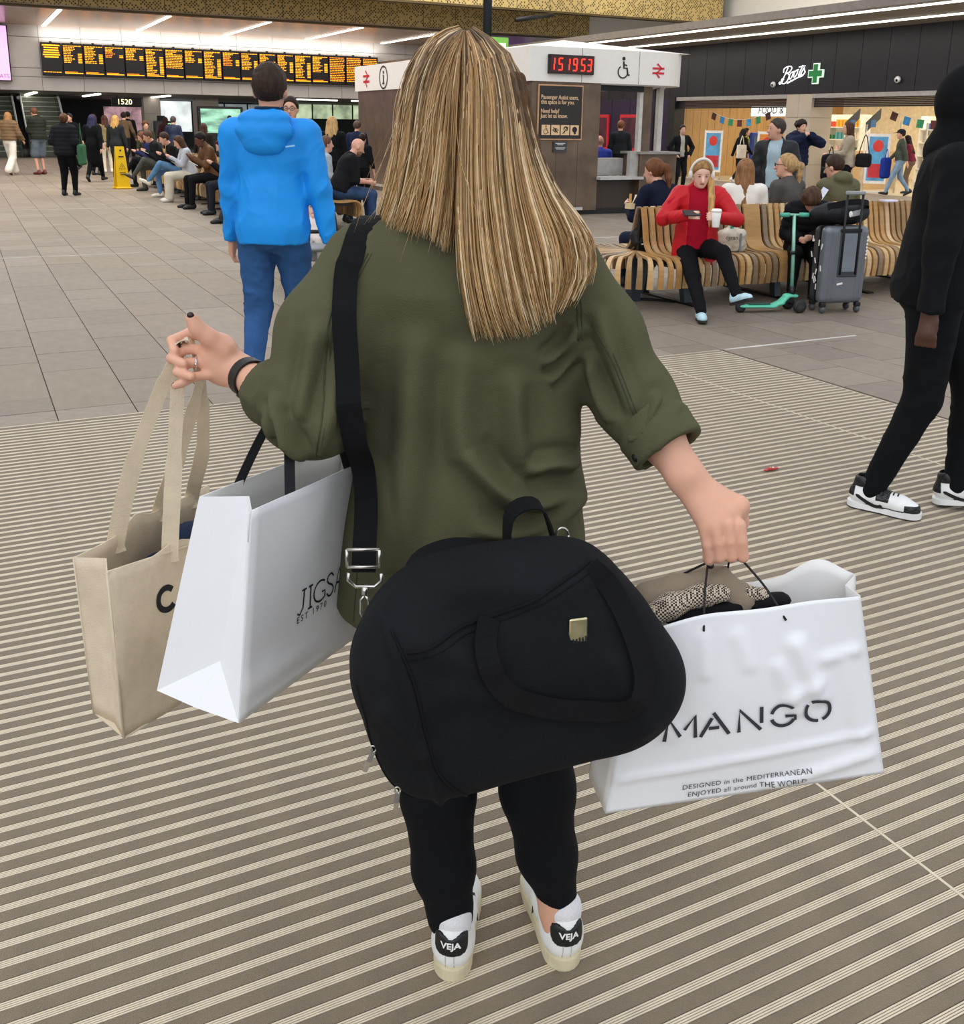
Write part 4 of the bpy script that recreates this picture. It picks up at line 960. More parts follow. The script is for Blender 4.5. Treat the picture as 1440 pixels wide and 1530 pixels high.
    if hood: b.ell(sp(0, -.075, .50), S((.115, .075, .075)), R, k=.03 * s)
    fdir = None
    def post(V, F):
        if puff > .02:
            N = normals_np(V, F); q = (V - pel) @ R; z = q[:, 2] / s; w_ = np.abs(np.sin(z * PI / .085)) ** .5; V = V + N * ((w_ - .6) * .016 * s)[:, None]
        return V
    jk = sdf_obj('jacket' if tkind in ('shell',) or puff or hem > .12 else 'top', b, h, mcloth(top, tkind), t, fold=(fold * s, 19, sum(map(ord, label)) % 89, None), post=post)
    if over:
        oc, ok_, ohem, oopen = over; b = SDF(.03 * s); torso(b, .026); arms(b, .021, 1.0)
        b.limb(sp(0, 0, .1), sp(0, -.01, -.03 - ohem), (.165 * g + .02) * s, (.185 * g + .02) * s, sq=(R @ np.array([0, 1, 0]), .74), k=.05 * s)
        b.plane(sp(0, 0, -ohem), R @ np.array([0, -.15, -1])); b.ell(sp(0, .02, .54), S((.062, .075, .06)), R, k=.01, sub=True)
        b.box(sp(0, .22, .05), S((oopen, .19, .62)), .02, R, k=.012 * s, sub=True)
        b.limb(sp(0, -.06, .47), sp(0, -.05, .50), .085 * s, .075 * s, k=.02 * s)
        sdf_obj('jacket', b, h, mcloth(oc, ok_), t, fold=(fold * 1.2 * s, 21, 7, None))
    # shoes
    if shoes:
        for an, pi_, yw in ((fL, fp[0], fy[0]), (fR, fp[1], fy[1])):
            Rf = rot3(pi_, 0, yw); b = SDF(.02 * s); q = lambda x, y, z: an + Rf @ S((x, y, z))
            b.limb(q(0, -.035, -.035), q(0, .10, -.05), .043 * s, .036 * s, k=.02 * s); b.limb(q(0, .10, -.05), q(0, .15, -.055), .038 * s, .030 * s, k=.02 * s); b.limb(q(0, -.02, -.03), q(0, -.02, .01), .04 * s, .042 * s, k=.02 * s)
            b.plane(q(0, 0, -.078), Rf @ np.array([0, 0, -1.0]), k=.002)
            so_ = sdf_obj('shoe', b, min(h, .014), mat('shoe_' + shoes, shoes, .5, var=.08), t)
            if h < .0145:
                ol = [(-.036, .06)] + [(-.042 * math.cos(a), -.04 - .044 * math.sin(a)) for a in np.linspace(0, PI, 9)] + [(.036, .06), (.040, .11)] + [(.039 * math.cos(a), .14 + .045 * math.sin(a)) for a in np.linspace(.1, PI - .1, 9)] + [(-.040, .11)]
                MB().prism([(x * s, y * s) for x, y in ol], -.082 * s, -.064 * s, Matrix(Rf.tolist()), tuple(an)).build('sole', mat('sole_pale', '#dcdad4' if lin(shoes)[1] > .1 else '#1c1c1e', .6), so_)
    # hair
    if hair and hstyle:
        b = SDF(.02 * s); mh = mhair(hair)
        def cap(off, dz=.02): b.ell(hd(0, -.02, dz), SH((.081 + off, .098 + off, .099 + off)), RH)
        fcut = lambda d: b.plane(hd(0, .05 + d, .055), RH @ np.array([0, 1, -.62]), k=.012 * s)
        if hstyle == 'short': cap(.004, .03); fcut(.0); b.plane(hd(0, -.03, -.055), RH @ np.array([0, .35, -1]), k=.02 * s)
        elif hstyle == 'curly':
            rr = np.random.default_rng(len(label))
            for i in range(46):
                v_ = rr.normal(size=3); v_ /= np.linalg.norm(v_); v_[2] = abs(v_[2]) * 1.0 - .25 * rr.random(); v_[1] -= .25
                b.ell(hd(v_[0] * .086, v_[1] * .10 - .01, .03 + v_[2] * .095), SH((.03, .03, .03)), None, k=.012 * s)
            cap(.006, .03); fcut(.02)
        elif hstyle in ('long', 'bob', 'ponytail', 'bun', 'updo'):
            cap(.008); fcut(.0)
            L_ = dict(long=.40, bob=.20).get(hstyle, 0)
            if L_:
                b.limb(hd(-.055, -.045, .0), hd(-.055, -.045, 0) + R @ S((-.02, -.055, -L_)), .042 * s, .035 * s); b.limb(hd(.055, -.045, 0), hd(.055, -.045, 0) + R @ S((.02, -.055, -L_)), .042 * s, .035 * s)
                b.limb(hd(0, -.07, 0), hd(0, -.07, 0) + R @ S((0, -.06, -L_ * 1.05)), .05 * s, .045 * s)
                for q in (-1, 1): b.limb(hd(q * .07, .01, .02), hd(q * .078, .0, -.10), .022 * s, .026 * s)
            if hstyle == 'ponytail': b.chain([hd(0, -.10, .03), hd(0, -.15, .0), hd(0, -.15, -.10) , hd(0, -.13, -.22)], [.022 * s, .036 * s, .034 * s, .012 * s])
            if hstyle in ('bun', 'updo'): b.ell(hd(0, -.11, .03 if hstyle == 'bun' else .0), SH((.05, .045, .05)), RH)
        elif hstyle == 'cap':
            cap(.004, .02); fcut(0); b.plane(hd(0, 0, -.04), RH @ np.array([0, .2, -1]), k=.02 * s)
        elif hstyle == 'fringe': cap(.004, .012); b.plane(hd(0, .02, -.05), RH @ np.array([0, .45, -1]), k=.012)
        if hstyle == 'hoodup':
            b.ell(hd(0, -.025, .015), SH((.105, .125, .135)), RH); b.limb(hd(0, -.04, -.1), sp(0, -.02, .47), .09 * s, .1 * s); b.ell(hd(0, .10, -.01), SH((.062, .09, .10)), RH, sub=True)
            sdf_obj('hood', b, min(h, .014), mcloth(hair, tkind), t)
        else: sdf_obj('hair', b, min(h, .013), mh, t, fold=(.0035 * s, 60, 5, None) if hstyle != 'curly' else None)
        if hstyle == 'cap':
            b = SDF(.01); b.ell(hd(0, -.012, .055), SH((.092, .108, .08)), RH); b.plane(hd(0, 0, .035), RH @ np.array([0, 0, -1])); b.limb(hd(0, .09, .045), hd(0, .15, .035), .055 * s, .045 * s, sq=(RH @ np.array([0, 0, 1]), .15)); sdf_obj('cap', b, .012, mcloth('#20242a'), t)
    if facefeat:
        M3 = Matrix(RH.tolist())
        for q in (-1, 1):
            MB().ell(hd(q * .031, .081, .012), SH((.011, .005, .0042)), M=M3).build('eye', mat('eye_dark', '#2a1d18', .3, var=0), t); MB().ell(hd(q * .032, .084, .034), SH((.017, .005, .003)), M=M3).build('eyebrow', mhair(hair or '#5a4030'), t)
        MB().ell(hd(0, .083, -.058), SH((.022, .007, .006)), M=M3).build('mouth', mat('lips', '#b05a58', .5, var=0), t)
    if beard: b = SDF(.02); b.ell(hd(0, .025, -.058), SH((.060, .066, .062)), RH); b.plane(hd(0, 0, -.035), RH @ np.array([0, -.2, 1])); b.plane(hd(0, -.005, 0), RH @ np.array([0, -1, 0])); sdf_obj('beard', b, .011, mhair(beard), t)
    if glasses:
        mb = MB()
        for q in (-1, 1):
            mb.tube([hd(q * .032 + .024 * math.cos(a), .100, .010 + .018 * math.sin(a)) for a in np.linspace(0, 2 * PI, 13)], .0028 * s, 5)
            mb.tube([hd(q * .056, .098, .014), hd(q * .078, .0, .012)], .0028 * s, 5)
        mb.tube([hd(-.008, .1, .012), hd(.008, .1, .012)], .0028 * s, 5); mb.build('glasses', mat('glasses_frame', glasses, .4, var=0), t)
    t_m = t.matrix_basis.copy() if False else Matrix.Translation(t.location) @ Matrix.Rotation(t.rotation_euler[2], 4, 'Z')
    J = dict(t=t, hL=hL, hR=hR, elL=elL, elR=elR, shL=shL, shR=shR, hc=hc, RH=RH, R=R, sp=sp, hd=hd, pel=pel, s=s, fL=fL, fR=fR, knL=knL, knR=knR, M=t_m, W=lambda q: t_m @ Vector(q))
    return J
def gxy(u, v): p = UV(u, v); return (p.x, p.y)
# ================================================================ CROWD
LEFTFACE = -117; RIGHTFACE = 63
def held(name, label, cat, J, which, builder, group=None):
    p = J['W'](J[which]); t = thing(name, label, cat, p, 0, group); builder(t); return t
# --- people seated on the left bench, feet towards the aisle
LB = 'people seated on the left bench'
person('seated person in navy and white striped jumper, farthest on the left bench', gxy(25.2, 4.05), LEFTFACE, 1.68, 'sitcross', hair='#6a4030', hstyle='bob', top='#2a2e55', bottom='#1c1d22', shoes='#1a1a1a', h=.02, group=LB)
person('seated man in black jumper and grey trousers beside the striped jumper', gxy(23.7, 4.05), LEFTFACE, 1.78, ('sitcross', dict(lean=.4)), hair='#5a4030', top='#1d1f22', bottom='#55554f', shoes='#2a2522', h=.02, group=LB, skin='#cf9a80')
person('seated man with white earphones, black jacket and light blue jeans', gxy(21.75, 4.05), LEFTFACE, 1.76, ('sitcross', dict(lean=.38)), hair='#3a2a20', top='#17181b', bottom='#5f86ad', bkind='denim', shoes='#e6dcc6', h=.02, group=LB, skin='#d9a48a')
person('seated woman in pale grey top and cream trousers reading a phone', gxy(20.5, 4.0), LEFTFACE, 1.66, ('sitphone', dict(lean=.2)), hair='#4a3020', hstyle='bob', top='#b9bcc2', bottom='#cfc6b2', shoes='#ded8cc', h=.02, group=LB, flare=.03)
person('seated man in brown jacket and black trousers holding a tablet', gxy(18.9, 4.1), -125, 1.78, ('sitphone', dict(feet=((-.16, .46, .08), (.14, .44, .08)))), hair='#1d1612', skin='#6b4433', top='#5f4023', tkind='shell', bottom='#121316', shoes='#191614', h=.018, group=LB, facefeat=True)
person('seated person with dark red hair and dark coat at near end of left bench', gxy(17.5, 4.15), LEFTFACE, 1.66, 'sitphone', hair='#3a1018', hstyle='bob', top='#16171c', bottom='#22242c', shoes='#17181b', h=.02, group=LB)
person('seated person in charcoal jeans and black leather boots behind the blue jacket', gxy(16.0, 4.15), LEFTFACE, 1.75, ('sit', dict(feet=((-.12, .60, .08), (.12, .5, .08)))), hair='#2a1d14', top='#1a1b1f', bottom='#303238', bkind='denim', shoes='#15130f', h=.018, group=LB)
person('person seated on the far side of left bench with bald crown', gxy(20.6, 5.0), RIGHTFACE, 1.74, 'sit', hair=None, top='#5a5048', bottom='#22242a', h=.022, skin='#d9a08c')
person('woman with long brown hair seated on the far side of left bench', gxy(21.8, 5.15), RIGHTFACE, 1.70, 'sit', hair='#4a3424', hstyle='long', top='#4a4034', bottom='#22242a', h=.022)
person('woman with curly brown hair and olive coat behind the striped jumper', (-8.87, 27.0), 150, 1.52, 'stand', hair='#5a3824', hstyle='curly', top='#3e4030', bottom='#22221f', h=.022)
person('man in navy jacket with short grey hair near the ticket machine', (-9.05, 30.0), 0, 1.66, 'stand', hair='#4a4440', hstyle='short', top='#1f2a44', tkind='shell', bottom='#1a1c22', h=.022)
person('bald man in black polo shirt and blue jeans at the bench end', gxy(14.35, 4.95), 68, 1.80, ('sit', dict(hands=((-.06, .36, .68), (.10, .40, .66)), lean=.34, head=(-.5, 0))), hair=None, skin='#dda48c', top='#17181b', sleeve=.42, bottom='#33496b', bkind='denim', shoes='#2a2420', girth=1.18, h=.014, beard='#8a6a50')
person('partly hidden person seated behind the bald man in black polo', gxy(15.4, 5.0), RIGHTFACE, 1.74, 'sit', hair='#6a4a38', top='#a9b4bd', bottom='#22242a', h=.02)
# --- walkers and standing group at the left
ST = 'people standing and walking near the escalators'
person('woman with long blonde hair in brown fur jacket and white wide trousers', (-13.1, 28.4), 8, 1.70, 'walk', hair='#a8794e', hstyle='long', top='#7a6248', puff=.045, hem=-.04, bottom='#e6dfd2', flare=.05, shoes='#5a2a28', h=.02, group=ST)
person('man in dark green padded jacket, grey shorts and red trainers', (-12.5, 28.9), -60, 1.84, 'phone', hair='#6a4630', top='#2c3028', puff=.03, bottom='#5f6a74', leg=.46, flare=.03, shoes='#6a2a28', h=.02, group=ST, skin='#d8a086', head=(-.4, 0))
J = person('woman in black quilted jacket and black leggings walking away', (-8.6, 21.1), 4, 1.66, ('stand', dict(feet=((-.09, -.04, .08), (.11, .06, .08)), hands=((-.16, .16, 1.02), (.18, .16, 1.0)))), hair='#5a3c26', hstyle='bun', top='#1b1c20', puff=.028, bottom='#0d0d10', shoes='#141416', h=.017, group=ST, girth=1.16, hem=.07)
person('woman with navy blue hair scarf in long black coat', (-9.85, 25.9), 5, 1.66, 'walk2', hair='#2b2d4a', hstyle='bob', top='#0e0e11', hem=.40, bottom='#0d0d10', shoes='#131316', h=.02, group=ST, girth=1.1)
person('woman in beige jacket with brown bob beside the dark coat', (-11.2, 30.5), -30, 1.66, 'stand', hair='#4a2c20', hstyle='bob', top='#8a7a58', bottom='#d8cdb4', shoes='#e8e0d0', h=.022, group=ST)
person('woman with blonde bob in dark grey coat behind the yellow sign', (-9.95, 27.8), 5, 1.66, 'stand', hair='#c79a58', hstyle='bob', top='#2b2d2f', hem=.25, bottom='#1c1214', shoes='#141416', h=.02, group=ST)
for i, (x, y, fc, H, hc_, hs, tc, bc, lab) in enumerate((
    (-14.6, 28.0, 10, 1.78, '#1e1a18', 'short', '#1a1c26', '#22304a', 'man in dark navy jacket at the very left edge'),
    (-12.4, 31.0, 200, 1.70, '#2a2a2c', 'short', '#14161c', '#101116', 'person in black behind the man in shorts'),
    (-11.0, 29.0, 20, 1.68, '#3c2a1e', 'bob', '#2c2a2a', '#16161a', 'person in charcoal coat behind the quilted jacket'),
    (-11.7, 33.5, 0, 1.78, '#2a1c16', 'short', '#6a5640', '#1a1a1e', 'person in tan coat near the escalator foot'),
    (-12.6, 36.5, 0, 1.82, '#161414', 'short', '#121316', '#121316', 'person in black stepping onto the escalator'),
    (-11.6, 37.5, 10, 1.66, '#301814', 'bob', '#3a1c22', '#18181c', 'woman with dark red hair and maroon coat near the gates'),
    (-9.6, 36.0, -20, 1.72, '#1c1816', 'short', '#3a4048', '#1f2c48', 'person with grey backpack near the time sign'),
    (-8.4, 34.0, 0, 1.72, '#24201e', 'short', '#16181e', '#16181c', 'person in black beside the bright doorway'),
    (-7.3, 33.5, 0, 1.66, '#2a1410', 'bob', '#4a1c20', '#1a1a1e', 'person in dark red coat right of the bright doorway'))):
    person(lab, (x, y), fc, H, 'walk' if i % 2 else 'stand', hair=hc_, hstyle=hs, top=tc, bottom=bc, h=.024, group=ST)
person('woman with long brown hair standing before the green display', (-6.6, 24.2), 0, 1.50, 'stand', hair='#4a3226', hstyle='long', top='#2a2420', bottom='#1a1a1c', h=.022)
# --- middle group beside the kiosk
person('man with dark hair and glasses facing camera behind the blue jacket', (-2.17, 11.6), 178, 1.83, 'stand', hair='#2c1c14', top='#1c2638', bottom='#1a1c24', h=.016, facefeat=True, glasses='#141414')
person('woman with straight blonde hair in black jacket behind the bald man', (-2.62, 17.6), 5, 1.66, 'stand', hair='#c09a66', hstyle='bob', top='#101114', bottom='#101114', h=.018)
person('man in navy suit with short grey hair beside the blonde woman', (-2.75, 22.0), 20, 1.60, 'stand', hair='#5a4a40', top='#1b2440', bottom='#161a2a', h=.02, shoulders=1.1)
person('young person in black jacket at the kiosk corner', (-2.28, 19.0), 20, 1.37, 'stand', hair='#2c2018', top='#17181b', bottom='#131417', h=.018)
# --- kiosk and beyond
kstaff = ks.matrix_basis @ Vector((2.22, 1.15, 0))
J = person('kiosk staff member with shaved head in royal blue jacket', (kstaff.x, kstaff.y), -10, 1.72, ('sit', dict(pelvis=(0, 0, .62), feet=((-.1, .36, .14), (.1, .36, .14)))), hair=None, skin='#c98f76', top='#24369c', tkind='shell', bottom='#17192a', h=.014)
person('man with short fair hair and grey backpack seen through the kiosk', (3.15, 24.3), 5, 1.70, 'stand', hair='#7a4c34', top='#23262a', bottom='#1c1e24', h=.018)
person('woman with brown hair seen through the kiosk beside the backpack', (2.35, 24.8), 0, 1.60, 'stand', hair='#4a2c22', hstyle='bob', top='#2a2426', bottom='#1c1e24', h=.02)
person('person with short hair at left side of the kiosk opening', (1.9, 24.6), 0, 1.64, 'stand', hair='#8a6a58', top='#3a3a40', bottom='#1c1e24', h=.02)
# --- people by the shop
SHG = 'people by the pharmacy'
person('young man in black open jacket beside the black jamb', (4.75, 25.2), 165, 1.62, 'pockets', hair='#1c1614', top='#a9a49c', over=('#141518', 'cloth', .10, .05), bottom='#141518', h=.018, group=SHG, facefeat=True, skin='#c9a08a')
person('shop worker with black hair in yellow vest and black clothes', gxy(23.6, 20.6), 120, 1.58, 'stand', hair='#141214', hstyle='bob', top='#15161a', over=('#b8c430', 'cloth', -.05, .04), bottom='#15161a', h=.02, group=SHG)
person('woman in long black coat carrying a white tote by the shop', gxy(23.2, 20.15), 70, 1.56, 'walk', hair='#1a1416', hstyle='bob', top='#131317', hem=.42, bottom='#16222a', shoes='#e0dcd8', h=.02, group=SHG)
person('grey haired man in black jacket over pale blue shirt standing behind the bench', (3.36, 11.95), 205, 1.68, ('pockets', dict(hands=((-.26, .12, .86), (.27, .05, .84)))), hair='#3f3833', top='#9fb4bd', over=('#1d1e22', 'shell', .14, .075), bottom='#14151a', h=.014, group=SHG, facefeat=True, head=(-.03, -.95), girth=1.1, skin='#cf9c86')
person('young man in navy puffer jacket raising a drink to his mouth', (5.73, 19.0), 160, 1.73, ('stand', dict(hands=((-.10, .22, 1.42), (.10, .24, 1.40)), epole=((-1, .2, -.6), (1, .2, -.6)))), hair='#2a1e16', hstyle='curly', top='#182038', puff=.04, bottom='#8d8f94', h=.018, group=SHG, facefeat=True, hood=True)
person('woman in beige jacket and black trousers holding a black backpack', (7.02, 20.0), -80, 1.72, ('stand', dict(hands=((-.05, .34, 1.06), (.10, .36, 1.08)))), hair='#4a3022', hstyle='long', top='#a89a86', hem=.06, bottom='#111216', flare=.03, h=.017, group=SHG, facefeat=True)
person('person in dark cap, green jacket and light jeans walking past the shop', (10.05, 25.0), -75, 1.60, 'walk', hair='#2a2220', hstyle='cap', top='#3c4438', tkind='shell', bottom='#7d97b0', bkind='denim', shoes='#1a1a1c', h=.018, group=SHG)
person('woman with black hair in maroon top bending beside the shop shelves', (10.8, 26.2), -60, 1.48, ('stand', dict(lean=.25, hands=((-.1, .36, .95), (.1, .38, .98)))), hair='#16100f', hstyle='long', top='#6a2338', bottom='#6b5a4c', h=.02, group=SHG)
# --- right bench, far side (backs to camera)
BF = 'people on the far side of the curved bench'
person('woman with brown ponytail in navy coat eating, behind the red jacket', (1.72, 9.72), -35, 1.66, ('sit', dict(hands=((-.14, .38, .82), (.06, .36, .80)), lean=.22)), hair='#6a4228', hstyle='ponytail', top='#151a2e', bottom='#1c2236', h=.013, group=BF, head=(-.25, .35))
person('woman with long straight brown hair and white top, back to camera', (2.58, 10.18), 10, 1.64, 'sit', hair='#8a623f', hstyle='long', top='#e6e1d8', bottom='#22242a', h=.013, group=BF)
person('woman with glasses and blonde ponytail in grey jacket and pink scarf', (3.10, 10.40), -35, 1.70, ('sit', dict(lean=.08)), hair='#b08f62', hstyle='ponytail', top='#4b4745', tkind='shell', bottom='#22242a', h=.011, group=BF, facefeat=True, glasses='#4a1f28', head=(0, .75))
person('young man in olive parka with hood and dark glasses', (3.70, 10.62), -15, 1.70, ('sit', dict(lean=.16)), hair='#3a2a1e', top='#59563a', tkind='shell', puff=.012, hood=True, bottom='#22242a', h=.011, group=BF, glasses='#1a1a1a', head=(-.3, .55))
J = person('child with curly brown hair slumped in black puffer coat on the bench', (2.98, 9.35), 196, 1.42, ('sit', dict(pelvis=(0, 0, .62), lean=.45, head=(-1.15, 0), feet=((-.1, .40, .16), (.12, .38, .16)), hands=((-.06, .34, .74), (.1, .34, .72)))), hair='#4a3222', hstyle='curly', top='#131418', puff=.03, hem=.12, bottom='#101114', h=.012, girth=1.15)
# --- woman in red
RED = person('young woman in red jacket with headphones sitting cross-legged on the bench', (1.86, 8.90), 186, 1.68, ('sitcross', dict(pelvis=(0, 0, .57), feet=((-.30, .66, .23), (-.02, .70, .075)), hands=((-.155, .30, .83), (.13, .34, .84)), lean=.06, kpole=((-.05, .8, 1.2), (0, 1, .5)), fpitch=(.35, .1), fyaw=(.55, 0), epole=((-1, -.6, -.5), (1, -.6, -.5)))),
             hair='#9a7448', hstyle='updo', top='#a5102a', over=('#c01420', 'shell', .16, .085), bottom='#101014', shoes='#b9dbe6', h=.0095, facefeat=True, head=(-.42, .06), skin='#e8bda8', fold=.006)
t = RED['t']; W = RED['W']; hd = RED['hd']
b = SDF(.015); pts = [hd(-.072, -.02, .0), hd(-.085, .02, -.08), RED['sp'](-.10, .10, .42), RED['sp'](-.10, .135, .26), RED['sp'](-.095, .14, .17)]
b.chain(pts, [.028, .030, .030, .024, .008]); sdf_obj('hair_length', b, .01, mhair('#c9a066'), t, fold=(.003, 70, 3, None))
hpn = thing('headphones', 'white over ear headphones on the woman in red', 'headphones', W(RED['hc'])); Mh = RED['M'] @ Matrix(RED['RH'].tolist()).to_4x4()
def HP(x, y, z): return W(hd(x, y, z))
mb = MB().tube([HP(.097 * math.sin(a), -.012, -.01 + .142 * math.cos(a)) for a in np.linspace(-1.5, 1.5, 17)], .0135, 8); mb.build('headband', mat('headphone_white', '#e6e3dc', .4), hpn, world=True)
for q in (-1, 1): MB().ell(HP(q * .092, -.005, -.015), (.022, .034, .044), M=(RED['M'].to_3x3() @ Matrix(RED['RH'].tolist()))).build('ear_cup', mat('headphone_white', '#e6e3dc', .4), hpn, world=True)
ph = thing('phone', 'black smartphone in the right hand of the woman in red', 'phone', W(RED['hR'] + np.array([-.04, .07, .03])), 0.15)
Mp = Matrix.Rotation(math.radians(-55), 3, 'X'); MB().box((0, 0, 0), (.15, .008, .075), M=Mp, bev=.003).build('body', M_black, ph); MB().box((0, -.006, .004), (.14, .002, .066), M=Mp).build('screen', mat('phone_glass', '#2a1a1e', .1), ph)
cp = thing('coffee_cup', 'white takeaway cup with lid held by the woman in red', 'cup', W(RED['hL'] + np.array([.035, .085, -.075])))
MB().lathe([(.029, 0), (.031, .003), (.042, .135), (.041, .136)], n=20).build('cup', mat('paper_white', '#f2efea', .6), cp); MB().lathe([(.044, .128), (.045, .138), (.040, .146), (.038, .152), (.034, .153)], n=20).build('lid', mat('lid_white', '#fbfaf7', .35), cp)
MB().ell(W(RED['knR']) * .28 + W(RED['fR']) * .72 + Vector((0, -.058, 0)), (.012, .003, .005)).build('leggings_mark', M_signw, t, world=True)
# --- man in blue
BM = person('man in bright blue hooded jacket and jeans walking away', (-1.16, 5.55), 3, 1.86, ('walk2', dict(feet=((-.10, -.16, .12), (.10, .22, .09)), hands=((-.235, .08, .83), (.285, .02, .83)), epole=((-.3, -1, 0), (.4, -1, 0)), lean=.02)),
            hair='#33261c', top='#1590e8', tkind='shell', hem=.075, bottom='#2f5688', bkind='denim', shoes='#2a2a2e', h=.009, girth=1.04, shoulders=1.07, fold=.0085, head=(-.02, .03), skin='#cf9a80')
t = BM['t']; sp, hd = BM['sp'], BM['hd']
b = SDF(.02); b.ell(sp(0, -.10, .44), (.155, .085, .085)); b.ell(sp(0, -.105, .385), (.115, .075, .075)); b.ell(sp(0, -.085, .50), (.14, .09, .05)); b.ell(sp(0, -.04, .56), (.085, .075, .085), sub=True)
sdf_obj('hood', b, .009, mcloth('#1590e8', 'shell'), t, fold=(.005, 24, 4, None))
b = SDF(.01); b.limb(sp(0, -.005, .475), sp(0, .0, .535), .085, .078); b.ell(sp(0, .0, .57), (.07, .07, .07), sub=True); sdf_obj('collar', b, .008, mcloth('#16324e'), t)
MB().box(sp(.13, -.128, .37), (.05, .004, .008), M=Matrix.Rotation(-.15, 3, 'Y')).build('chest_print', mat('print_pale', '#8fc8f0', .5, var=0), t)
bt = thing('water_bottle', 'small plastic water bottle with blue label in the hand of the man in blue', 'bottle', BM['W'](BM['hR'] + np.array([.02, .02, -.085])), 0)
Mb = Matrix.Rotation(math.radians(80), 3, 'Y') @ Matrix.Rotation(.3, 3, 'X')
MB().lathe([(.028, 0), (.032, .01), (.032, .14), (.014, .18), (.014, .19)], (-.06, 0, 0), 16, Mb).build('bottle', mat('clear_plastic', '#cfdde6', .12, trans=.6), bt); MB().lathe([(.0325, .05), (.0325, .12)], (-.06, 0, 0), 16, Mb).build('label', mat('bottle_blue', '#5f9fd0', .4, var=.3, vs=30), bt); MB().lathe([(.015, .188), (.015, .205)], (-.06, 0, 0), 12, Mb).build('cap', mat('cap_blue', '#2a5fa8', .4), bt)
# --- man in black hoodie
HM = person('man in black hooded tracksuit walking at the right edge', (1.82, 4.02), 112, 1.80, ('walk', dict(pelvis=(0, 0, .925), feet=((-.07, .17, .10), (.09, -.14, .085)), hands=((-.30, .20, .95), (.27, -.02, .82)), fpitch=(.12, 0), fyaw=(0, -.25), epole=((-1, -.6, 0), (1, -.8, 0)))),
            hair='#0e0f12', hstyle='hoodup', top='#101216', tkind='cloth', hem=.06, bottom='#0e1014', shoes=None, h=.008, girth=1.08, shoulders=1.08, skin='#4f3023', fold=.006)
# ================================================================ WOMAN IN OLIVE SHIRT
from mathutils.bvhtree import BVHTree
def bvh_of(o): 
    me = o.data; return BVHTree.FromPolygons([v.co[:] for v in me.vertices], [p.vertices[:] for p in me.polygons])
def drape(bv, x, z, off=.002, y0=1.0, d=(0, 1, 0)):
    r = bv.ray_cast(Vector((x, y0, z)), Vector(d)); return (r[0] - Vector(d) * off) if r[0] is not None else None
def drape_path(bv, pts, off=.002, n=8):
    out = []
    for x, z in smooth_pts(pts, n):
        q = drape(bv, x, z, off)
        if q is not None: out.append(q)
    return out
W_ = thing('person', 'woman with long blonde hair in olive shirt and black leggings carrying bags', 'person', (0.03, 1.62, 0))
OL = mat('olive_cotton', '#55543e', .9, var=.07, vs=9, bump=.25, bs=420, spec=.2); OLs = mat('olive_seam', '#3e412b', .9, var=.15, vs=60)
SKN = mat('skin_fair', '#dea98f', .5, var=.06, vs=18, sss=.15); NAIL = mat('nail_dark', '#2a0d12', .2, var=0)
A_ = np.array
shL_, elL_, wrL_ = A_([-.192, 1.585, 1.330]), A_([-.270, 1.46, 1.125]), A_([-.390, 1.590, 1.150])
shR_, elR_, wrR_ = A_([.120, 1.585, 1.330]), A_([.240, 1.53, 1.135]), A_([.312, 1.455, 1.037])
HC = A_([-.035, 1.605, 1.570])
# ---- body
b = SDF(.02)
b.ell(HC + [0, -.01, .015], (.074, .094, .098)).ell(HC + [0, .03, -.05], (.058, .062, .07)).limb(HC + [0, .10, .0], HC + [0, .118, -.03], .011, .015, k=.012).ell(HC + [0, .062, -.10], (.03, .028, .02))
for q in (-1, 1): b.ell(HC + [q * .075, -.01, -.01], (.012, .022, .032), k=.008)
b.limb(HC + [0, -.025, -.07], (-.03, 1.585, 1.40), .052, .058)
b.ell((-.028, 1.585, 1.27), (.15, .10, .15), k=.05).ell((-.022, 1.59, 1.08), (.13, .095, .16), k=.05).ell((-.015, 1.59, .90), (.165, .115, .12), k=.05).limb((-.17, 1.585, 1.335), (.115, 1.585, 1.335), .055, .055, k=.05)
b.chain([shL_, (shL_ + elL_) / 2, elL_, elL_ * .5 + wrL_ * .5, wrL_], [.038, .034, .032, .033, .026], k=.02).chain([shR_, (shR_ + elR_) / 2, elR_, elR_ * .55 + wrR_ * .45, wrR_], [.038, .034, .032, .037, .0275], k=.02)
b.chain([(-.095, 1.59, .86), (-.083, 1.605, .47), (-.062, 1.595, .26), (-.045, 1.585, .10)], [.085, .055, .05, .034]).chain([(.065, 1.59, .86), (.105, 1.615, .47), (.128, 1.61, .26), (.162, 1.605, .10)], [.085, .055, .05, .034])
b.limb((-.045, 1.585, .10), (-.038, 1.57, .06), .034, .034).limb((.162, 1.605, .10), (.168, 1.59, .06), .034, .034).limb((-.04, 1.58, .05), (-.03, 1.68, .04), .024, .018).limb((.168, 1.60, .05), (.148, 1.70, .04), .024, .018)
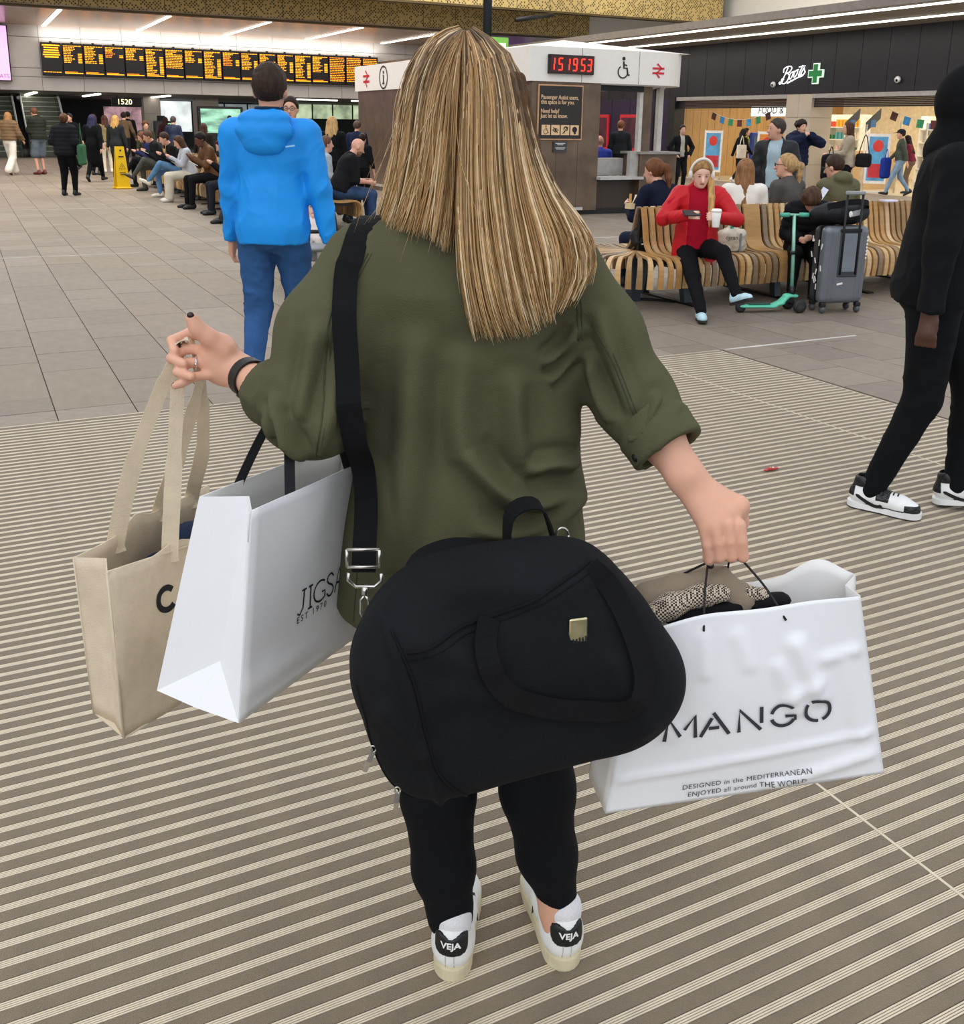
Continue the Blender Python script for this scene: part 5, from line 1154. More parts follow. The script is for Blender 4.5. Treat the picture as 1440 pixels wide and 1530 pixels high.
# left hand closed on the tote handles, thumb up
fo = (wrL_ - elL_); fo /= np.linalg.norm(fo)
b.limb(wrL_, (-.432, 1.603, 1.170), .026, .033, sq=((.35, -.94, 0), .62), k=.02); b.limb((-.425, 1.603, 1.155), (-.432, 1.603, 1.190), .026, .026, sq=((.35, -.94, 0), .7), k=.02)
FL = [[(-.442, 1.612, 1.204), (-.482, 1.614, 1.212), (-.506, 1.597, 1.203), (-.496, 1.578, 1.190)], [(-.446, 1.604, 1.185), (-.486, 1.598, 1.190), (-.502, 1.578, 1.178), (-.478, 1.564, 1.172)], [(-.444, 1.596, 1.167), (-.478, 1.584, 1.169), (-.490, 1.566, 1.158), (-.464, 1.554, 1.154)], [(-.436, 1.588, 1.149), (-.464, 1.574, 1.149), (-.482, 1.562, 1.141), (-.492, 1.556, 1.138)]]
for f_, r_ in zip(FL, (.0088, .0092, .0086, .0078)): b.chain([A_(q) for q in f_], [r_ * 1.08, r_, r_ * .95, r_ * .85], k=.002)
TL = [A_(q) for q in ((-.418, 1.592, 1.190), (-.442, 1.585, 1.212), (-.458, 1.582, 1.226), (-.466, 1.580, 1.243))]; b.chain(TL, [.0165, .0128, .0115, .0105], k=.012)
# right hand hanging, fingers hooked under the cords
b.limb(wrR_, (.363, 1.428, .976), .027, .037, sq=((.3, -.9, .25), .60), k=.02)
KN = [A_(q) for q in ((.338, 1.416, .966), (.354, 1.411, .971), (.373, 1.411, .974), (.392, 1.416, .971))]; PIP = [A_(q) for q in ((.350, 1.412, .914), (.363, 1.406, .921), (.381, 1.406, .923), (.400, 1.411, .921))]
for i, r_ in enumerate((.0080, .0087, .0090, .0092)):
    d_ = PIP[i]; b.chain([KN[i], KN[i] * .5 + d_ * .5 + [0, -.003, 0], d_, d_ + [.002, .022, -.008], d_ + [.002, .036, .010]], [r_ * 1.12, r_, r_, r_ * .95, r_ * .85], k=.0025)
b.limb(wrR_ + [.02, .015, -.02], (.398, 1.448, .990), .018, .0145, k=.015).chain([(.398, 1.448, .990), (.404, 1.455, .960), (.392, 1.456, .938)], [.0135, .0115, .010], k=.01)
body = sdf_obj('body', b, .0036, SKN, W_, world=True)
for p in (FL[3][3], (-.466, 1.575, 1.249), (-.494, 1.588, 1.196)): MB().ell(p, (.006, .005, .006)).build('fingernail', NAIL, W_, world=True)
MB().ell(PIP[0] + [.004, .006, -.012], (.0055, .004, .005)).build('fingernail', NAIL, W_, world=True)
# ---- leggings
b = SDF(.025); b.ell((-.015, 1.59, .88), (.175, .125, .13), k=.05)
b.chain([(-.095, 1.59, .86), (-.080, 1.602, .48), (-.070, 1.600, .36), (-.058, 1.592, .20), (-.045, 1.586, .095)], [.092, .066, .067, .056, .037]).chain([(.065, 1.59, .86), (.105, 1.615, .48), (.114, 1.612, .36), (.136, 1.61, .22), (.160, 1.606, .125)], [.092, .066, .067, .054, .037])
b.plane((-.045, 1.586, .088), (.12, .1, -1)).limb((-.045, 1.586, .12), (-.045, 1.586, .1), .0382, .0382)
sdf_obj('leggings', b, .006, mat('leggings_black', '#070a12', .8, var=.06, vs=20, spec=.2), W_, world=True)
# ---- shoes
def shoe(hx, hy, ang, lab):
    t = thing('shoe_group', None, None, (hx, hy, 0), ang); t.parent = W_; t.matrix_parent_inverse = basis(W_).inverted(); t.name = 'trainer'
    b = SDF(.02); b.chain([(0, .045, .055), (0, .12, .05), (.0, .19, .042), (0, .222, .036)], [.036, .036, .038, .030]).limb((0, .035, .05), (0, .030, .088), .035, .032).limb((0, .06, .06), (0, .075, .092), .036, .030); b.ell((0, .052, .115), (.026, .040, .04), sub=True, k=.006); b.plane((0, 0, .02), (0, 0, -1))
    up = sdf_obj('upper', b, .0045, mat('leather_white', '#eef0ee', .4, var=.04, vs=20), t); bv = bvh_of(up)
    out = [(.036 * math.cos(a) * (1 if math.sin(a) < 0 else 1.05), .045 + .045 * math.sin(a)) for a in np.linspace(PI, 2 * PI, 11)]
    out = [(-.037, .05)] + [( -.037 * math.cos(a), .043 - .044 * math.sin(a)) for a in np.linspace(0, PI, 12)] + [(.037, .05), (.037, .12), (.044, .18)] + [(.042 * math.cos(a), .215 + .042 * math.sin(a)) for a in np.linspace(0, PI, 10)] + [(-.043, .18), (-.037, .12)]
    V = []; F = []; n = len(out); cy = .125
    for z, sc in ((0, .96), (.004, 1.0), (.026, 1.0), (.030, .97)):
        V += [(x * sc, cy + (y - cy) * (1 - (1 - sc) * .3), z) for x, y in out]
    for i in range(3):
        for k in range(n): F.append((i * n + k, i * n + (k + 1) % n, (i + 1) * n + (k + 1) % n, (i + 1) * n + k))
    F += [tuple(range(n))[::-1], tuple(3 * n + k for k in range(n))]
    MB().add(V, F).build('sole', mat('sole_cream', '#d9cfae', .6, var=.15, vs=14), t)
    # black heel tab, offset from the upper
    b2 = SDF(.02); b2.p = list(b.p)
    def fn(f, X, Y, Z):
        reg = np.maximum(((np.abs(X / .031) ** 4 + np.abs((Z - .084) / .023) ** 4) ** .25 - 1) * .024 + .010 * np.exp(-(X / .012) ** 2) * (Z > .085), Y - .034); return np.maximum(np.maximum(f - .0028, reg), -(f + .002))
    tabo = sdf_obj('heel_tab', b2, .003, mat('tab_black', '#14161a', .45), t, fn=fn)
    bt_ = bvh_of(tabo); me = text_mesh('VEJA', .0185, .0, bevel=.0006)
    for v in me.vertices:
        q = bt_.ray_cast(Vector((v.co.x, -.1, .086 + v.co.y)), Vector((0, 1, 0)))[0]; v.co = (v.co.x, (q.y if q else .01) - .0012, .086 + v.co.y)
    link('heel_lettering', me, mat('tab_white', '#f4f4f2', .5, var=0), t)
    MB().tube([(x, q.y - .0006, z) for x, z in ((.006, .062), (.006, .05), (.006, .032)) for q in [bv.ray_cast(Vector((x, -.1, z)), Vector((0, 1, 0)))[0]] if q], .0008, 5).build('heel_seam', mat('seam_grey', '#b9bdb9', .6), t); MB().tube([(x, q.y - .0006, z) for x, z in ((-.010, .062), (-.010, .05), (-.010, .032)) for q in [bv.ray_cast(Vector((x, -.1, z)), Vector((0, 1, 0)))[0]] if q], .0008, 5).build('heel_seam', mat('seam_grey', '#b9bdb9', .6), t)
    for sx in (-1, 1):
        P = []
        for y, z in ((.10, .082), (.115, .045), (.15, .072)):
            q = bv.ray_cast(Vector((sx * .1, y, z)), Vector((-sx, 0, 0)))[0]
            if q: P.append(q + Vector((sx * .001, 0, 0)))
        if len(P) > 1: MB().ribbon(P, .013, .002, (0, 1, 0)).build('side_stripe', mat('tab_black', '#14161a', .45), t)
    for i in range(4):
        y = .115 + i * .022; q0 = bv.ray_cast(Vector((-.018, y, .2)), Vector((0, 0, -1)))[0]; q1 = bv.ray_cast(Vector((.018, y + .006, .2)), Vector((0, 0, -1)))[0]
        if q0 and q1: MB().tube([q0, (q0 + q1) / 2 + Vector((0, 0, .004)), q1], .003, 6).build('lace', mat('lace_white', '#f2f2ee', .7), t)
    b = SDF(.01); b.limb((0, .045, .07), (0, .042, .112), .034, .0355); sdf_obj('sock', b, .005, mat('sock_white', '#e6e6ea', .9, bump=.4, bs=300), t)
shoe(-.042, 1.528, math.radians(-4), 'left'); shoe(.178, 1.556, math.radians(11), 'right')
# ---- shirt
zs = A_([.70, .78, .88, .98, 1.10, 1.22, 1.30, 1.36, 1.40, 1.44]); cx = A_([-.035, -.030, -.026, -.022, -.022, -.026, -.028, -.028, -.030, -.032]); rx = A_([.218, .214, .205, .198, .186, .180, .166, .135, .095, .06]); ry = A_([.150, .150, .146, .140, .132, .132, .128, .108, .085, .06]); cyy = A_([1.59, 1.59, 1.59, 1.59, 1.59, 1.592, 1.592, 1.59, 1.588, 1.59])
def torso_f(X, Y, Z):
    i = lambda a: np.interp(Z, zs, a); u = (X - i(cx)) / i(rx); v = (Y - i(cyy)) / i(ry); r = (np.abs(u) ** 2.3 + np.abs(v) ** 2.3) ** (1 / 2.3)
    return (r - 1) * np.minimum(i(rx), i(ry)) * .9
b = SDF(.03); b.field((-.30, 1.40, .705), (.24, 1.76, 1.44), torso_f, k=.03)
b.limb((-.160, 1.585, 1.332), (.090, 1.585, 1.332), .068, .068, k=.05)
b.chain([shL_, (shL_ + elL_) / 2 + [-.010, .0, .004], elL_ + [.0, .005, .0]], [.066, .074, .066], k=.035); b.limb(elL_ + [0, .005, 0], elL_ + (wrL_ - elL_) * .40, .066, .050, k=.03); b.ell(elL_ + [.03, .0, -.022], (.050, .055, .046), k=.04)
b.chain([shR_, (shR_ + elR_) / 2 + [.004, 0, 0], elR_], [.066, .064, .058], k=.035); b.limb(elR_, elR_ + (wrR_ - elR_) * .40, .058, .053, k=.03)
hemf = lambda X: .742 + .10 * np.clip((np.abs(X + .03) - .10) / .10, 0, 1) ** 1.5 * 0
b.field((-.4, 1.3, .60), (.4, 1.9, .80), lambda X, Y, Z: (Z - (.775 - .030 * np.cos(np.clip((X + .19) / .10, -1, 1) * PI / 2) * (X < -.03))) + 0 * Y, k=.004, sub=True)
# hollow out the neck, hem and cuffs
b.ell((-.033, 1.60, 1.455), (.058, .06, .05), sub=True, k=.01)
for el, wr, f0 in ((elL_, wrL_, .40), (elR_, wrR_, .40)):
    d_ = (wr - el) / np.linalg.norm(wr - el); e_ = el + (wr - el) * f0; b.limb(e_ - d_ * .03, e_ + d_ * .10, .043, .043, sub=True, k=.004); b.plane(el + (wr - el) * (f0 + .30), d_) if False else None
FOLDS = [  # (points x,z), amplitude, width  - ridges on the back of the shirt
 ([(.172, .985), (.10, .975), (.04, 1.00), (-.02, 1.07)], .014, .016), ([(.172, .965), (.11, .945), (.06, .93), (-.01, .945)], .012, .014), ([(.165, .95), (.09, .90), (.02, .865), (-.05, .85)], .011, .018), ([(.160, 1.02), (.115, 1.04), (.07, 1.03)], .008, .012),
 ([(-.03, 1.20), (-.035, 1.12), (-.02, 1.05), (.03, .99)], .008, .022), ([(.05, 1.17), (.055, 1.10), (.07, 1.04)], .007, .016), ([(-.10, 1.22), (-.11, 1.10), (-.12, .98), (-.14, .86)], .008, .026), ([(.145, 1.25), (.12, 1.215), (.09, 1.20)], .010, .010), ([(.15, 1.225), (.125, 1.19), (.10, 1.17)], .008, .009), ([(-.18, 1.0), (-.16, .90), (-.15, .80)], .007, .02),
 ([(.175, 1.27), (.20, 1.20), (.23, 1.13)], .006, .012), ([(.265, 1.15), (.245, 1.10), (.225, 1.09)], .007, .009), ([(.275, 1.12), (.25, 1.075)], .007, .008), ([(.16, 1.20), (.18, 1.15), (.20, 1.11)], .007, .010),
 ([(-.245, 1.25), (-.255, 1.19), (-.262, 1.13)], .008, .014), ([(-.31, 1.15), (-.29, 1.10), (-.26, 1.06)], .009, .012), ([(-.325, 1.13), (-.315, 1.09)], .008, .010), ([(-.215, 1.20), (-.225, 1.13), (-.24, 1.07)], .007, .016)]
def shirt_post(V, F):
    V = relax(V, F, 1); N = normals_np(V, F); dsp = np.zeros(len(V))
    for pts, amp, wd in FOLDS:
        P = np.array(smooth_pts(pts, 6)); d = np.full(len(V), 9.0); tt = np.zeros(len(V))
        for i in range(len(P) - 1):
            a_, b_ = P[i], P[i + 1]; ba = b_ - a_; q = V[:, [0, 2]] - a_; t_ = np.clip((q @ ba) / (ba @ ba), 0, 1); dd = np.linalg.norm(q - t_[:, None] * ba, axis=1); m = dd < d; d[m] = dd[m]; tt[m] = (i + t_[m]) / (len(P) - 1)
        env = np.sin(np.clip(tt * .9 + .1, 0, 1) * PI) ** .6
        dsp += env * amp * (np.exp(-(d / wd) ** 2) - .75 * np.exp(-((d - wd * 1.7) / wd) ** 2))
    back = np.clip(-N[:, 1] * 2.2 + .4, 0, 1)
    low = np.clip((1.32 - V[:, 2]) / .2, 0, 1)
    dsp = 2.0 * dsp * back + .0032 * wav(V, 5, 34) * (.35 + low) + .0055 * wav(V, 8, 15) * low
    return V + N * dsp[:, None]
shirt = sdf_obj('shirt', b, .0055, OL, W_, world=True, post=shirt_post); SB = bvh_of(shirt)
# rolled cuffs
def cuff(el, wr, f0, r, w_, seed):
    d_ = (wr - el) / np.linalg.norm(wr - el); c0 = el + (wr - el) * f0; bq = SDF(.012)
    up = A_([0, 0, 1.]); x_ = np.cross(d_, up); x_ /= np.linalg.norm(x_); y_ = np.cross(x_, d_)
    bq.limb(c0, c0 + d_ * w_, r, r * 1.04); bq.limb(c0 + d_ * w_ * .55, c0 + d_ * (w_ + .004), r * 1.05, r * 1.05, k=.01); bq.limb(c0 - d_ * .05, c0 + d_ * (w_ + .09), r * .80, r * .80, sub=True, k=.004)
    bq.plane(c0 + d_ * (w_ + .012), d_); bq.plane(c0 - d_ * .012, -d_)
    return sdf_obj('rolled_cuff', bq, .0045, OL, W_, world=True, fold=(.0035, 55, seed, None)), c0, d_
cuff(elL_, wrL_, .33, .050, .030, 2); co, c0, d_ = cuff(elR_, wrR_, .30, .056, .045, 3)
MB().ell(c0 + d_ * .03 + [-.038, -.036, -.022], (.009, .009, .009)).build('cuff_button', M_black, W_, world=True)
# stitched seams
for pts in ([(-.215, 1.31), (-.228, 1.26), (-.232, 1.20), (-.232, 1.13), (-.245, 1.07)], [(.115, 1.36), (.140, 1.30), (.145, 1.235)], [(.165, 1.26), (.195, 1.21), (.225, 1.14), (.25, 1.09)], [(-.175, 1.36), (-.20, 1.31), (-.212, 1.26)], [(-.196, .90), (-.20, .82), (-.205, .76)]):
    q = drape_path(SB, pts, .0006)
    if len(q) > 2: MB().tube(q, .0014, 5).build('seam', OLs, W_, world=True); MB().tube([p + Vector((.006, -.0003, 0)) for p in q], .0008, 5).build('seam', OLs, W_, world=True)
# ---- hair
HG = [[(-0.049, 1.600, 1.687), (-0.105, 1.620, 1.658), (-0.135, 1.630, 1.594), (-0.144, 1.620, 1.513), (-0.159, 1.620, 1.441), (-0.173, 1.600, 1.382)],
 [(-0.043, 1.580, 1.687), (-0.087, 1.570, 1.668), (-0.115, 1.560, 1.602), (-0.124, 1.550, 1.515), (-0.138, 1.560, 1.445), (-0.158, 1.570, 1.388)],
 [(-0.039, 1.550, 1.682), (-0.070, 1.520, 1.659), (-0.091, 1.500, 1.601), (-0.102, 1.490, 1.517), (-0.116, 1.500, 1.449), (-0.134, 1.520, 1.393)],
 [(-0.037, 1.530, 1.678), (-0.057, 1.500, 1.651), (-0.073, 1.482, 1.591), (-0.082, 1.472, 1.517), (-0.091, 1.475, 1.451), (-0.109, 1.480, 1.395)],
 [(-0.035, 1.520, 1.675), (-0.043, 1.495, 1.646), (-0.052, 1.472, 1.591), (-0.058, 1.462, 1.518), (-0.066, 1.458, 1.453), (-0.076, 1.455, 1.388)],
 [(-0.034, 1.520, 1.675), (-0.038, 1.492, 1.642), (-0.042, 1.475, 1.582), (-0.047, 1.468, 1.509), (-0.050, 1.466, 1.434), (-0.056, 1.464, 1.371)],
 [(-0.033, 1.520, 1.675), (-0.034, 1.488, 1.642), (-0.034, 1.468, 1.582), (-0.035, 1.455, 1.509), (-0.036, 1.447, 1.435), (-0.030, 1.443, 1.350), (-0.021, 1.443, 1.292), (-0.009, 1.446, 1.242)],
 [(-0.030, 1.520, 1.675), (-0.021, 1.485, 1.637), (-0.018, 1.465, 1.582), (-0.018, 1.452, 1.510), (-0.015, 1.443, 1.436), (-0.008, 1.438, 1.351), (0.008, 1.438, 1.283), (0.023, 1.442, 1.245)],
 [(-0.027, 1.530, 1.678), (-0.009, 1.490, 1.642), (0.001, 1.468, 1.583), (0.002, 1.455, 1.510), (0.007, 1.445, 1.436), (0.021, 1.438, 1.352), (0.037, 1.438, 1.284), (0.053, 1.442, 1.247)],
 [(-0.025, 1.540, 1.681), (0.004, 1.505, 1.648), (0.020, 1.480, 1.583), (0.025, 1.465, 1.510), (0.034, 1.450, 1.436), (0.050, 1.440, 1.352), (0.066, 1.438, 1.294), (0.079, 1.442, 1.254)],
 [(-0.024, 1.550, 1.683), (0.017, 1.525, 1.651), (0.035, 1.500, 1.584), (0.045, 1.480, 1.510), (0.058, 1.458, 1.445), (0.079, 1.443, 1.371), (0.090, 1.440, 1.314), (0.101, 1.443, 1.272)],
 [(-0.023, 1.570, 1.685), (0.027, 1.555, 1.651), (0.047, 1.530, 1.585), (0.061, 1.505, 1.519), (0.081, 1.472, 1.454), (0.110, 1.448, 1.390), (0.115, 1.443, 1.333), (0.094, 1.443, 1.276)],
 [(-0.022, 1.600, 1.688), (0.035, 1.600, 1.650), (0.056, 1.580, 1.586), (0.073, 1.550, 1.518), (0.099, 1.500, 1.453), (0.134, 1.460, 1.399), (0.145, 1.448, 1.343), (0.125, 1.443, 1.298)],
 [(-0.021, 1.630, 1.690), (0.042, 1.630, 1.642), (0.063, 1.620, 1.582), (0.080, 1.600, 1.517), (0.108, 1.560, 1.454), (0.147, 1.500, 1.405), (0.163, 1.468, 1.371), (0.151, 1.452, 1.327)]]
def resample(c, n):
    P = np.array(smooth_pts(c, 8)); L = np.concatenate([[0], np.cumsum(np.linalg.norm(np.diff(P, axis=0), axis=1))]); return np.stack([np.interp(np.linspace(0, L[-1], n), L, P[:, i]) for i in range(3)], 1)
NS = 15; G = np.array([resample(c, NS) for c in HG])
PAL = [lin(c) for c in ('#48341e', '#6b502e', '#916e42', '#b38b58', '#cda772', '#dfc193', '#edd8b2')]
def hair_mesh(n, r0, seed, lo=0.0, hi=1.0, depth=0.012, messy=.004, wts=(.16, .25, .24, .17, .10, .05, .03)):
    r = np.random.default_rng(seed); V = []; F = []; Cc = []; ng = len(G)
    for k in range(n):
        u = (lo + (hi - lo) * r.random()) * (ng - 1); i = min(int(u), ng - 2); f = u - i
        if i == 5: f = 0 if f < .5 else 1
        P = G[i] * (1 - f) + G[i + 1] * f
        uc = (np.round((i + f) * 2.3 + .35) - .35) / 2.3; uc = min(max(uc, 0), ng - 1.001); uc = min(uc, 5.0) if i + f <= 5 else max(uc, 6.0); ic = min(int(uc), ng - 2); fc = uc - ic; PC = G[ic] * (1 - fc) + G[ic + 1] * fc
        P = P + (PC - P) * (np.linspace(0, 1, NS) ** 2.2 * .62)[:, None]
        inn = r.random() ** 1.5 * depth; j = r.normal(size=3) * messy; ph = r.uniform(0, 6.28); am = r.uniform(.0, messy * .8)
        tt = np.linspace(0, 1, NS); Q = P.copy(); Q[:, 1] += inn * np.sin(np.clip(tt * 3, 0, 1) * PI / 2); Q += np.outer(tt ** 1.4, j) ; Q[:, 0] += am * np.sin(tt * 7 + ph) * tt; Q[:, 2] += .0015 * r.normal()
        cut = 1 - abs(r.normal()) * .09; Q = resample_lin(Q, cut)
        rr = r0 * r.uniform(.6, 1.3) * np.concatenate([[.6], np.ones(NS - 4), [.8, .55, .15]])
        T = np.gradient(Q, axis=0); T /= np.linalg.norm(T, axis=1, keepdims=True); X = np.cross(T, [0, 1, 0.01]); X /= np.maximum(np.linalg.norm(X, axis=1, keepdims=True), 1e-6); Yv = np.cross(X, T)
        o = len(V) * 1; base = k * NS * 3
        for a in (PI / 6, 5 * PI / 6, 3 * PI / 2): pass
        ring = np.stack([Q + rr[:, None] * (math.cos(a) * X + math.sin(a) * .6 * Yv) for a in (PI / 6, 5 * PI / 6, 3 * PI / 2)], 1)
        V.append(ring.reshape(-1, 3))
        s_ = np.arange(NS - 1)[:, None] * 3 + np.arange(3)[None, :]; s2 = np.arange(NS - 1)[:, None] * 3 + (np.arange(3)[None, :] + 1) % 3
        F.append((base + np.stack([s_, s2, s2 + 3, s_ + 3], -1)).reshape(-1, 4))
        c = r.choice(len(PAL), p=np.array(wts) / sum(wts)); ca = np.array(PAL[c]); cb = np.array(PAL[min(c + 2, len(PAL) - 1)])
        tip = np.clip(tt * 1.35 - .25, 0, 1)[:, None]; col = ca * (1 - tip) + cb * tip
        Cc.append(np.repeat(col, 3, 0))
    return np.concatenate(V), np.concatenate(F), np.concatenate(Cc)
def resample_lin(Q, cut):
    n = len(Q); t = np.linspace(0, cut * (n - 1), n); i = np.minimum(t.astype(int), n - 2); f = (t - i)[:, None]; return Q[i] * (1 - f) + Q[i + 1] * f
def hair_obj(name, args, m):
    V, F, Cc = hair_mesh(*args[0], **args[1]); me = mesh_np(name, V, F); a = me.color_attributes.new('strand', 'FLOAT_COLOR', 'POINT'); a.data.foreach_set('color', np.concatenate([Cc, np.ones((len(Cc), 1))], 1).astype(np.float32).ravel())
    return link(name, me, m, W_, world=True)
M_hair = mat('hair_blonde', '#a08050', .38, var=.12, vs=90, attr='strand', spec=.35)
b = SDF(.025); b.ell(HC + [0, -.006, .012], (.073, .092, .096)); b.ell(HC + [0, -.01, -.04], (.070, .076, .09)); b.ell(HC + [-.002, -.015, .024], (.035, .065, .0895)); b.plane(HC + [0, .07, .05], (0, 1, -.5), k=.01)
for gi in range(0, 14):
    P = G[gi]; nn = 9 if gi < 6 else 12
    b.chain([P[i] + [(.010 if gi == 0 else -.012 if gi == 13 else 0), .022, 0] for i in range(3, nn)], [.0125 - .0006 * i for i in range(nn - 3)], k=.010)
sdf_obj('hair_underlayer', b, .006, mat('hair_under', '#553c22', .6, spec=.2, var=.45, vs=40, stretch=(3, 3, .15), bump=.5, bs=90), W_, world=True)
hair_obj('hair', ((3000, .0013, 4), {}), M_hair)
hair_obj('hair_locks', ((560, .0022, 9), dict(depth=.004, messy=.003)), M_hair)
hair_obj('flyaway_hairs', ((70, .0005, 14), dict(hi=.33, depth=-.012, messy=.028)), M_hair)
# ---- wrist band and ring
d_ = (wrL_ - elL_) / np.linalg.norm(wrL_ - elL_); cb_ = wrL_ - d_ * .018; x_ = np.cross(d_, [0, 0, 1.]); x_ /= np.linalg.norm(x_); y_ = np.cross(x_, d_)
fb = thing('fitness_band', 'black fitness band on the left wrist of the woman in olive', 'wristband', cb_)
ringp = [cb_ + (x_ * math.cos(a) * .0315 + y_ * math.sin(a) * .0315) for a in np.linspace(0, 2 * PI, 29)]
MB().ribbon(ringp, .019, .003, tuple(d_)).build('strap', mat('band_rubber', '#17181a', .5), fb, world=True)
Mw = Matrix((Vector(d_), Vector(x_), Vector(y_))).transposed(); MB().box(cb_ - y_ * .030 + x_ * .0, (.021, .036, .009), M=Mw, bev=.003).build('tracker', mat('tracker_gloss', '#0c0d10', .15), fb, world=True)
rg = thing('ring', 'silver ring on the left hand of the woman in olive', 'ring', FL[2][1]); rd = A_(FL[2][1]) - A_(FL[2][0]); rd /= np.linalg.norm(rd); rx_ = np.cross(rd, [0, 0, 1.]); rx_ /= np.linalg.norm(rx_); ry_ = np.cross(rx_, rd); rc = A_(FL[2][0]) * .35 + A_(FL[2][1]) * .65
MB().tube([rc + (rx_ * math.cos(a) + ry_ * math.sin(a)) * .0108 for a in np.linspace(0, 2 * PI, 21)], .0015, 6).build('band', mat('silver', '#d8d8da', .2, .9), rg, world=True); MB().ell(rc + A_([.003, -.011, 0]), (.0026, .002, .0026)).build('stone', mat('silver', '#d8d8da', .2, .9), rg, world=True)
# ================================================================ CARRIED BAGS
def V3(q): return Vector(q)
class Patch:
    def __init__(s, TL, TR, BL, BR, disp=None, bow=0.0):
        s.c = [V3(q) for q in (TL, TR, BL, BR)]; s.disp = disp; n = (s.c[1] - s.c[0]).cross(s.c[2] - s.c[0]); s.n = -n.normalized() if n.y > 0 else n.normalized()
    def at(s, a, t, off=0.0):
        TL, TR, BL, BR = s.c; p = (TL * (1 - a) + TR * a) * (1 - t) + (BL * (1 - a) + BR * a) * t
        return p + s.n * (off + (s.disp(a, t) if s.disp else 0))
    def obj(s, name, m, parent, nu=16, nv=16, th=.0014, top=None, smooth=True):
        V = []; F = []
        for j in range(nv + 1):
            for i in range(nu + 1):
                a, t = i / nu, j / nv
                if top: t = top(a) + (1 - top(a)) * t
                V.append(s.at(a, t))
        for j in range(nv):
            for i in range(nu): k = j * (nu + 1) + i; F.append((k, k + 1, k + nu + 2, k + nu + 1))
        me = mesh_np(name, np.array([v[:] for v in V]), np.array(F), smooth); o = link(name, me, m, parent, world=True)
        md = o.modifiers.new('thickness', 'SOLIDIFY'); md.thickness = th; md.offset = 0
        return o
    def text(s, name, body, size, a0, t0, m, parent, sx=1.0, space=1.0, shear=0.0, align='CENTER', bevel=0.0, off=.0018):
        me = text_mesh(body, size, 0, align, shear, space, bevel); w_ = (s.at(1, t0) - s.at(0, t0)).length; h_ = (s.at(a0, 1) - s.at(a0, 0)).length
        for v in me.vertices: v.co = s.at(a0 + v.co.x * sx / w_, t0 - v.co.y / h_, off)
        return link(name, me, m, parent, world=True)
    def strokes(s, name, strs, wd, a0, t0, m, parent, off=.0018):
        w_ = (s.at(1, t0) - s.at(0, t0)).length; h_ = (s.at(a0, 1) - s.at(a0, 0)).length; mb = MB()
        for st in strs: stroke(st, wd)(mb)
        me = mb.mesh(name)
        for v in me.vertices: v.co = s.at(a0 + v.co.x / w_, t0 - v.co.y / h_, off)
        return link(name, me, m, parent, world=True)
def crease(lines):
    """lines: (a0,t0,a1,t1,amp,width)"""
    def f(a, t):
        d = 0.0
        for a0, t0, a1, t1, amp, wd in lines:
            bx, by = a1 - a0, t1 - t0; L = bx * bx + by * by; k = max(0, min(1, ((a - a0) * bx + (t - t0) * by) / L)); q = math.hypot(a - a0 - k * bx, t - t0 - k * by)
            d += amp * max(0, 1 - q / wd)
        return d
    return f
M_pap = mat('white_paper', '#f4f6fa', .42, var=.025, vs=6, bump=.05, bs=40); M_pap2 = mat('white_paper_dull', '#efeeec', .6, var=.03, vs=8)
M_canvas = mat('canvas', '#e0d0b6', .95, var=.07, vs=24, bump=.35, bs=500); M_ribbon = mat('black_ribbon', '#0f1118', .6); M_print = mat('print_black', '#1a1b1f', .6, var=0)
# ---- rope handled paper bag on the elbow
E1t, E1b, E0t, E0b = V3((-.316, 1.30, 1.029)), V3((-.355, 1.32, .681)), V3((-.414, 1.39, 1.013)), V3((-.506, 1.41, .678))
k_ = 1.3; R1t = E1t + (V3((-.197, 1.62, .995)) - E1t) * k_; R1b = E1b + (V3((-.205, 1.64, .664)) - E1b) * k_; R0t = R1t + (E0t - E1t); R0b = R1b + (E0b - E1b)
jb = thing('paper_carrier_bag', 'stiff white paper bag with black ribbon handles hanging on her left elbow', 'bag', (E1b + R0b) / 2 - V3((0, 0, 0)))
_cj = crease([(0, .86, 1, .86, .004, .05), (0, .80, .22, .88, .005, .06), (.15, .78, .32, .86, .005, .05), (.35, .2, .5, .7, .003, .25)]); pf = Patch(E1t, R1t, E1b, R1b, lambda a, t: _cj(a, t) * min(1, a / .08, (1 - t) / .05)); pf.obj('front_panel', M_pap, jb, 22, 22)
pb = Patch(E0t, R0t, E0b, R0b); pb.obj('back_panel', M_pap2, jb, 8, 8)
Mt, Mb_, Mm = (E0t + E1t) / 2 + V3((.028, .03, 0)), (E0b + E1b) / 2 + V3((.0, -.004, .0)), None
apex = (E0b * .5 + E1b * .5) * .80 + (E0t * .5 + E1t * .5) * .20 + V3((.022, .022, 0))
gv = [E0t, Mt, E1t, E0b, Mb_, E1b, apex]
g_ = MB().add([gv[0], gv[1], gv[6], gv[3]], [(0, 1, 2, 3)]).add([gv[1], gv[2], gv[5], gv[6]], [(0, 1, 2, 3)]).add([gv[3], gv[6], gv[4]], [(0, 1, 2)]).add([gv[6], gv[5], gv[4]], [(0, 1, 2)]).build('gusset', M_pap, jb, world=True); g_.modifiers.new('thickness', 'SOLIDIFY').thickness = .0014
g_ = MB().add([R0t, R1t, R1b, R0b], [(0, 1, 2, 3)]).build('gusset', M_pap2, jb, world=True); g_.modifiers.new('thickness', 'SOLIDIFY').thickness = .0014
MB().add([E0b, Mb_, E1b, R1b, R0b], [(0, 1, 2, 3, 4)]).build('base', M_pap2, jb, world=True)
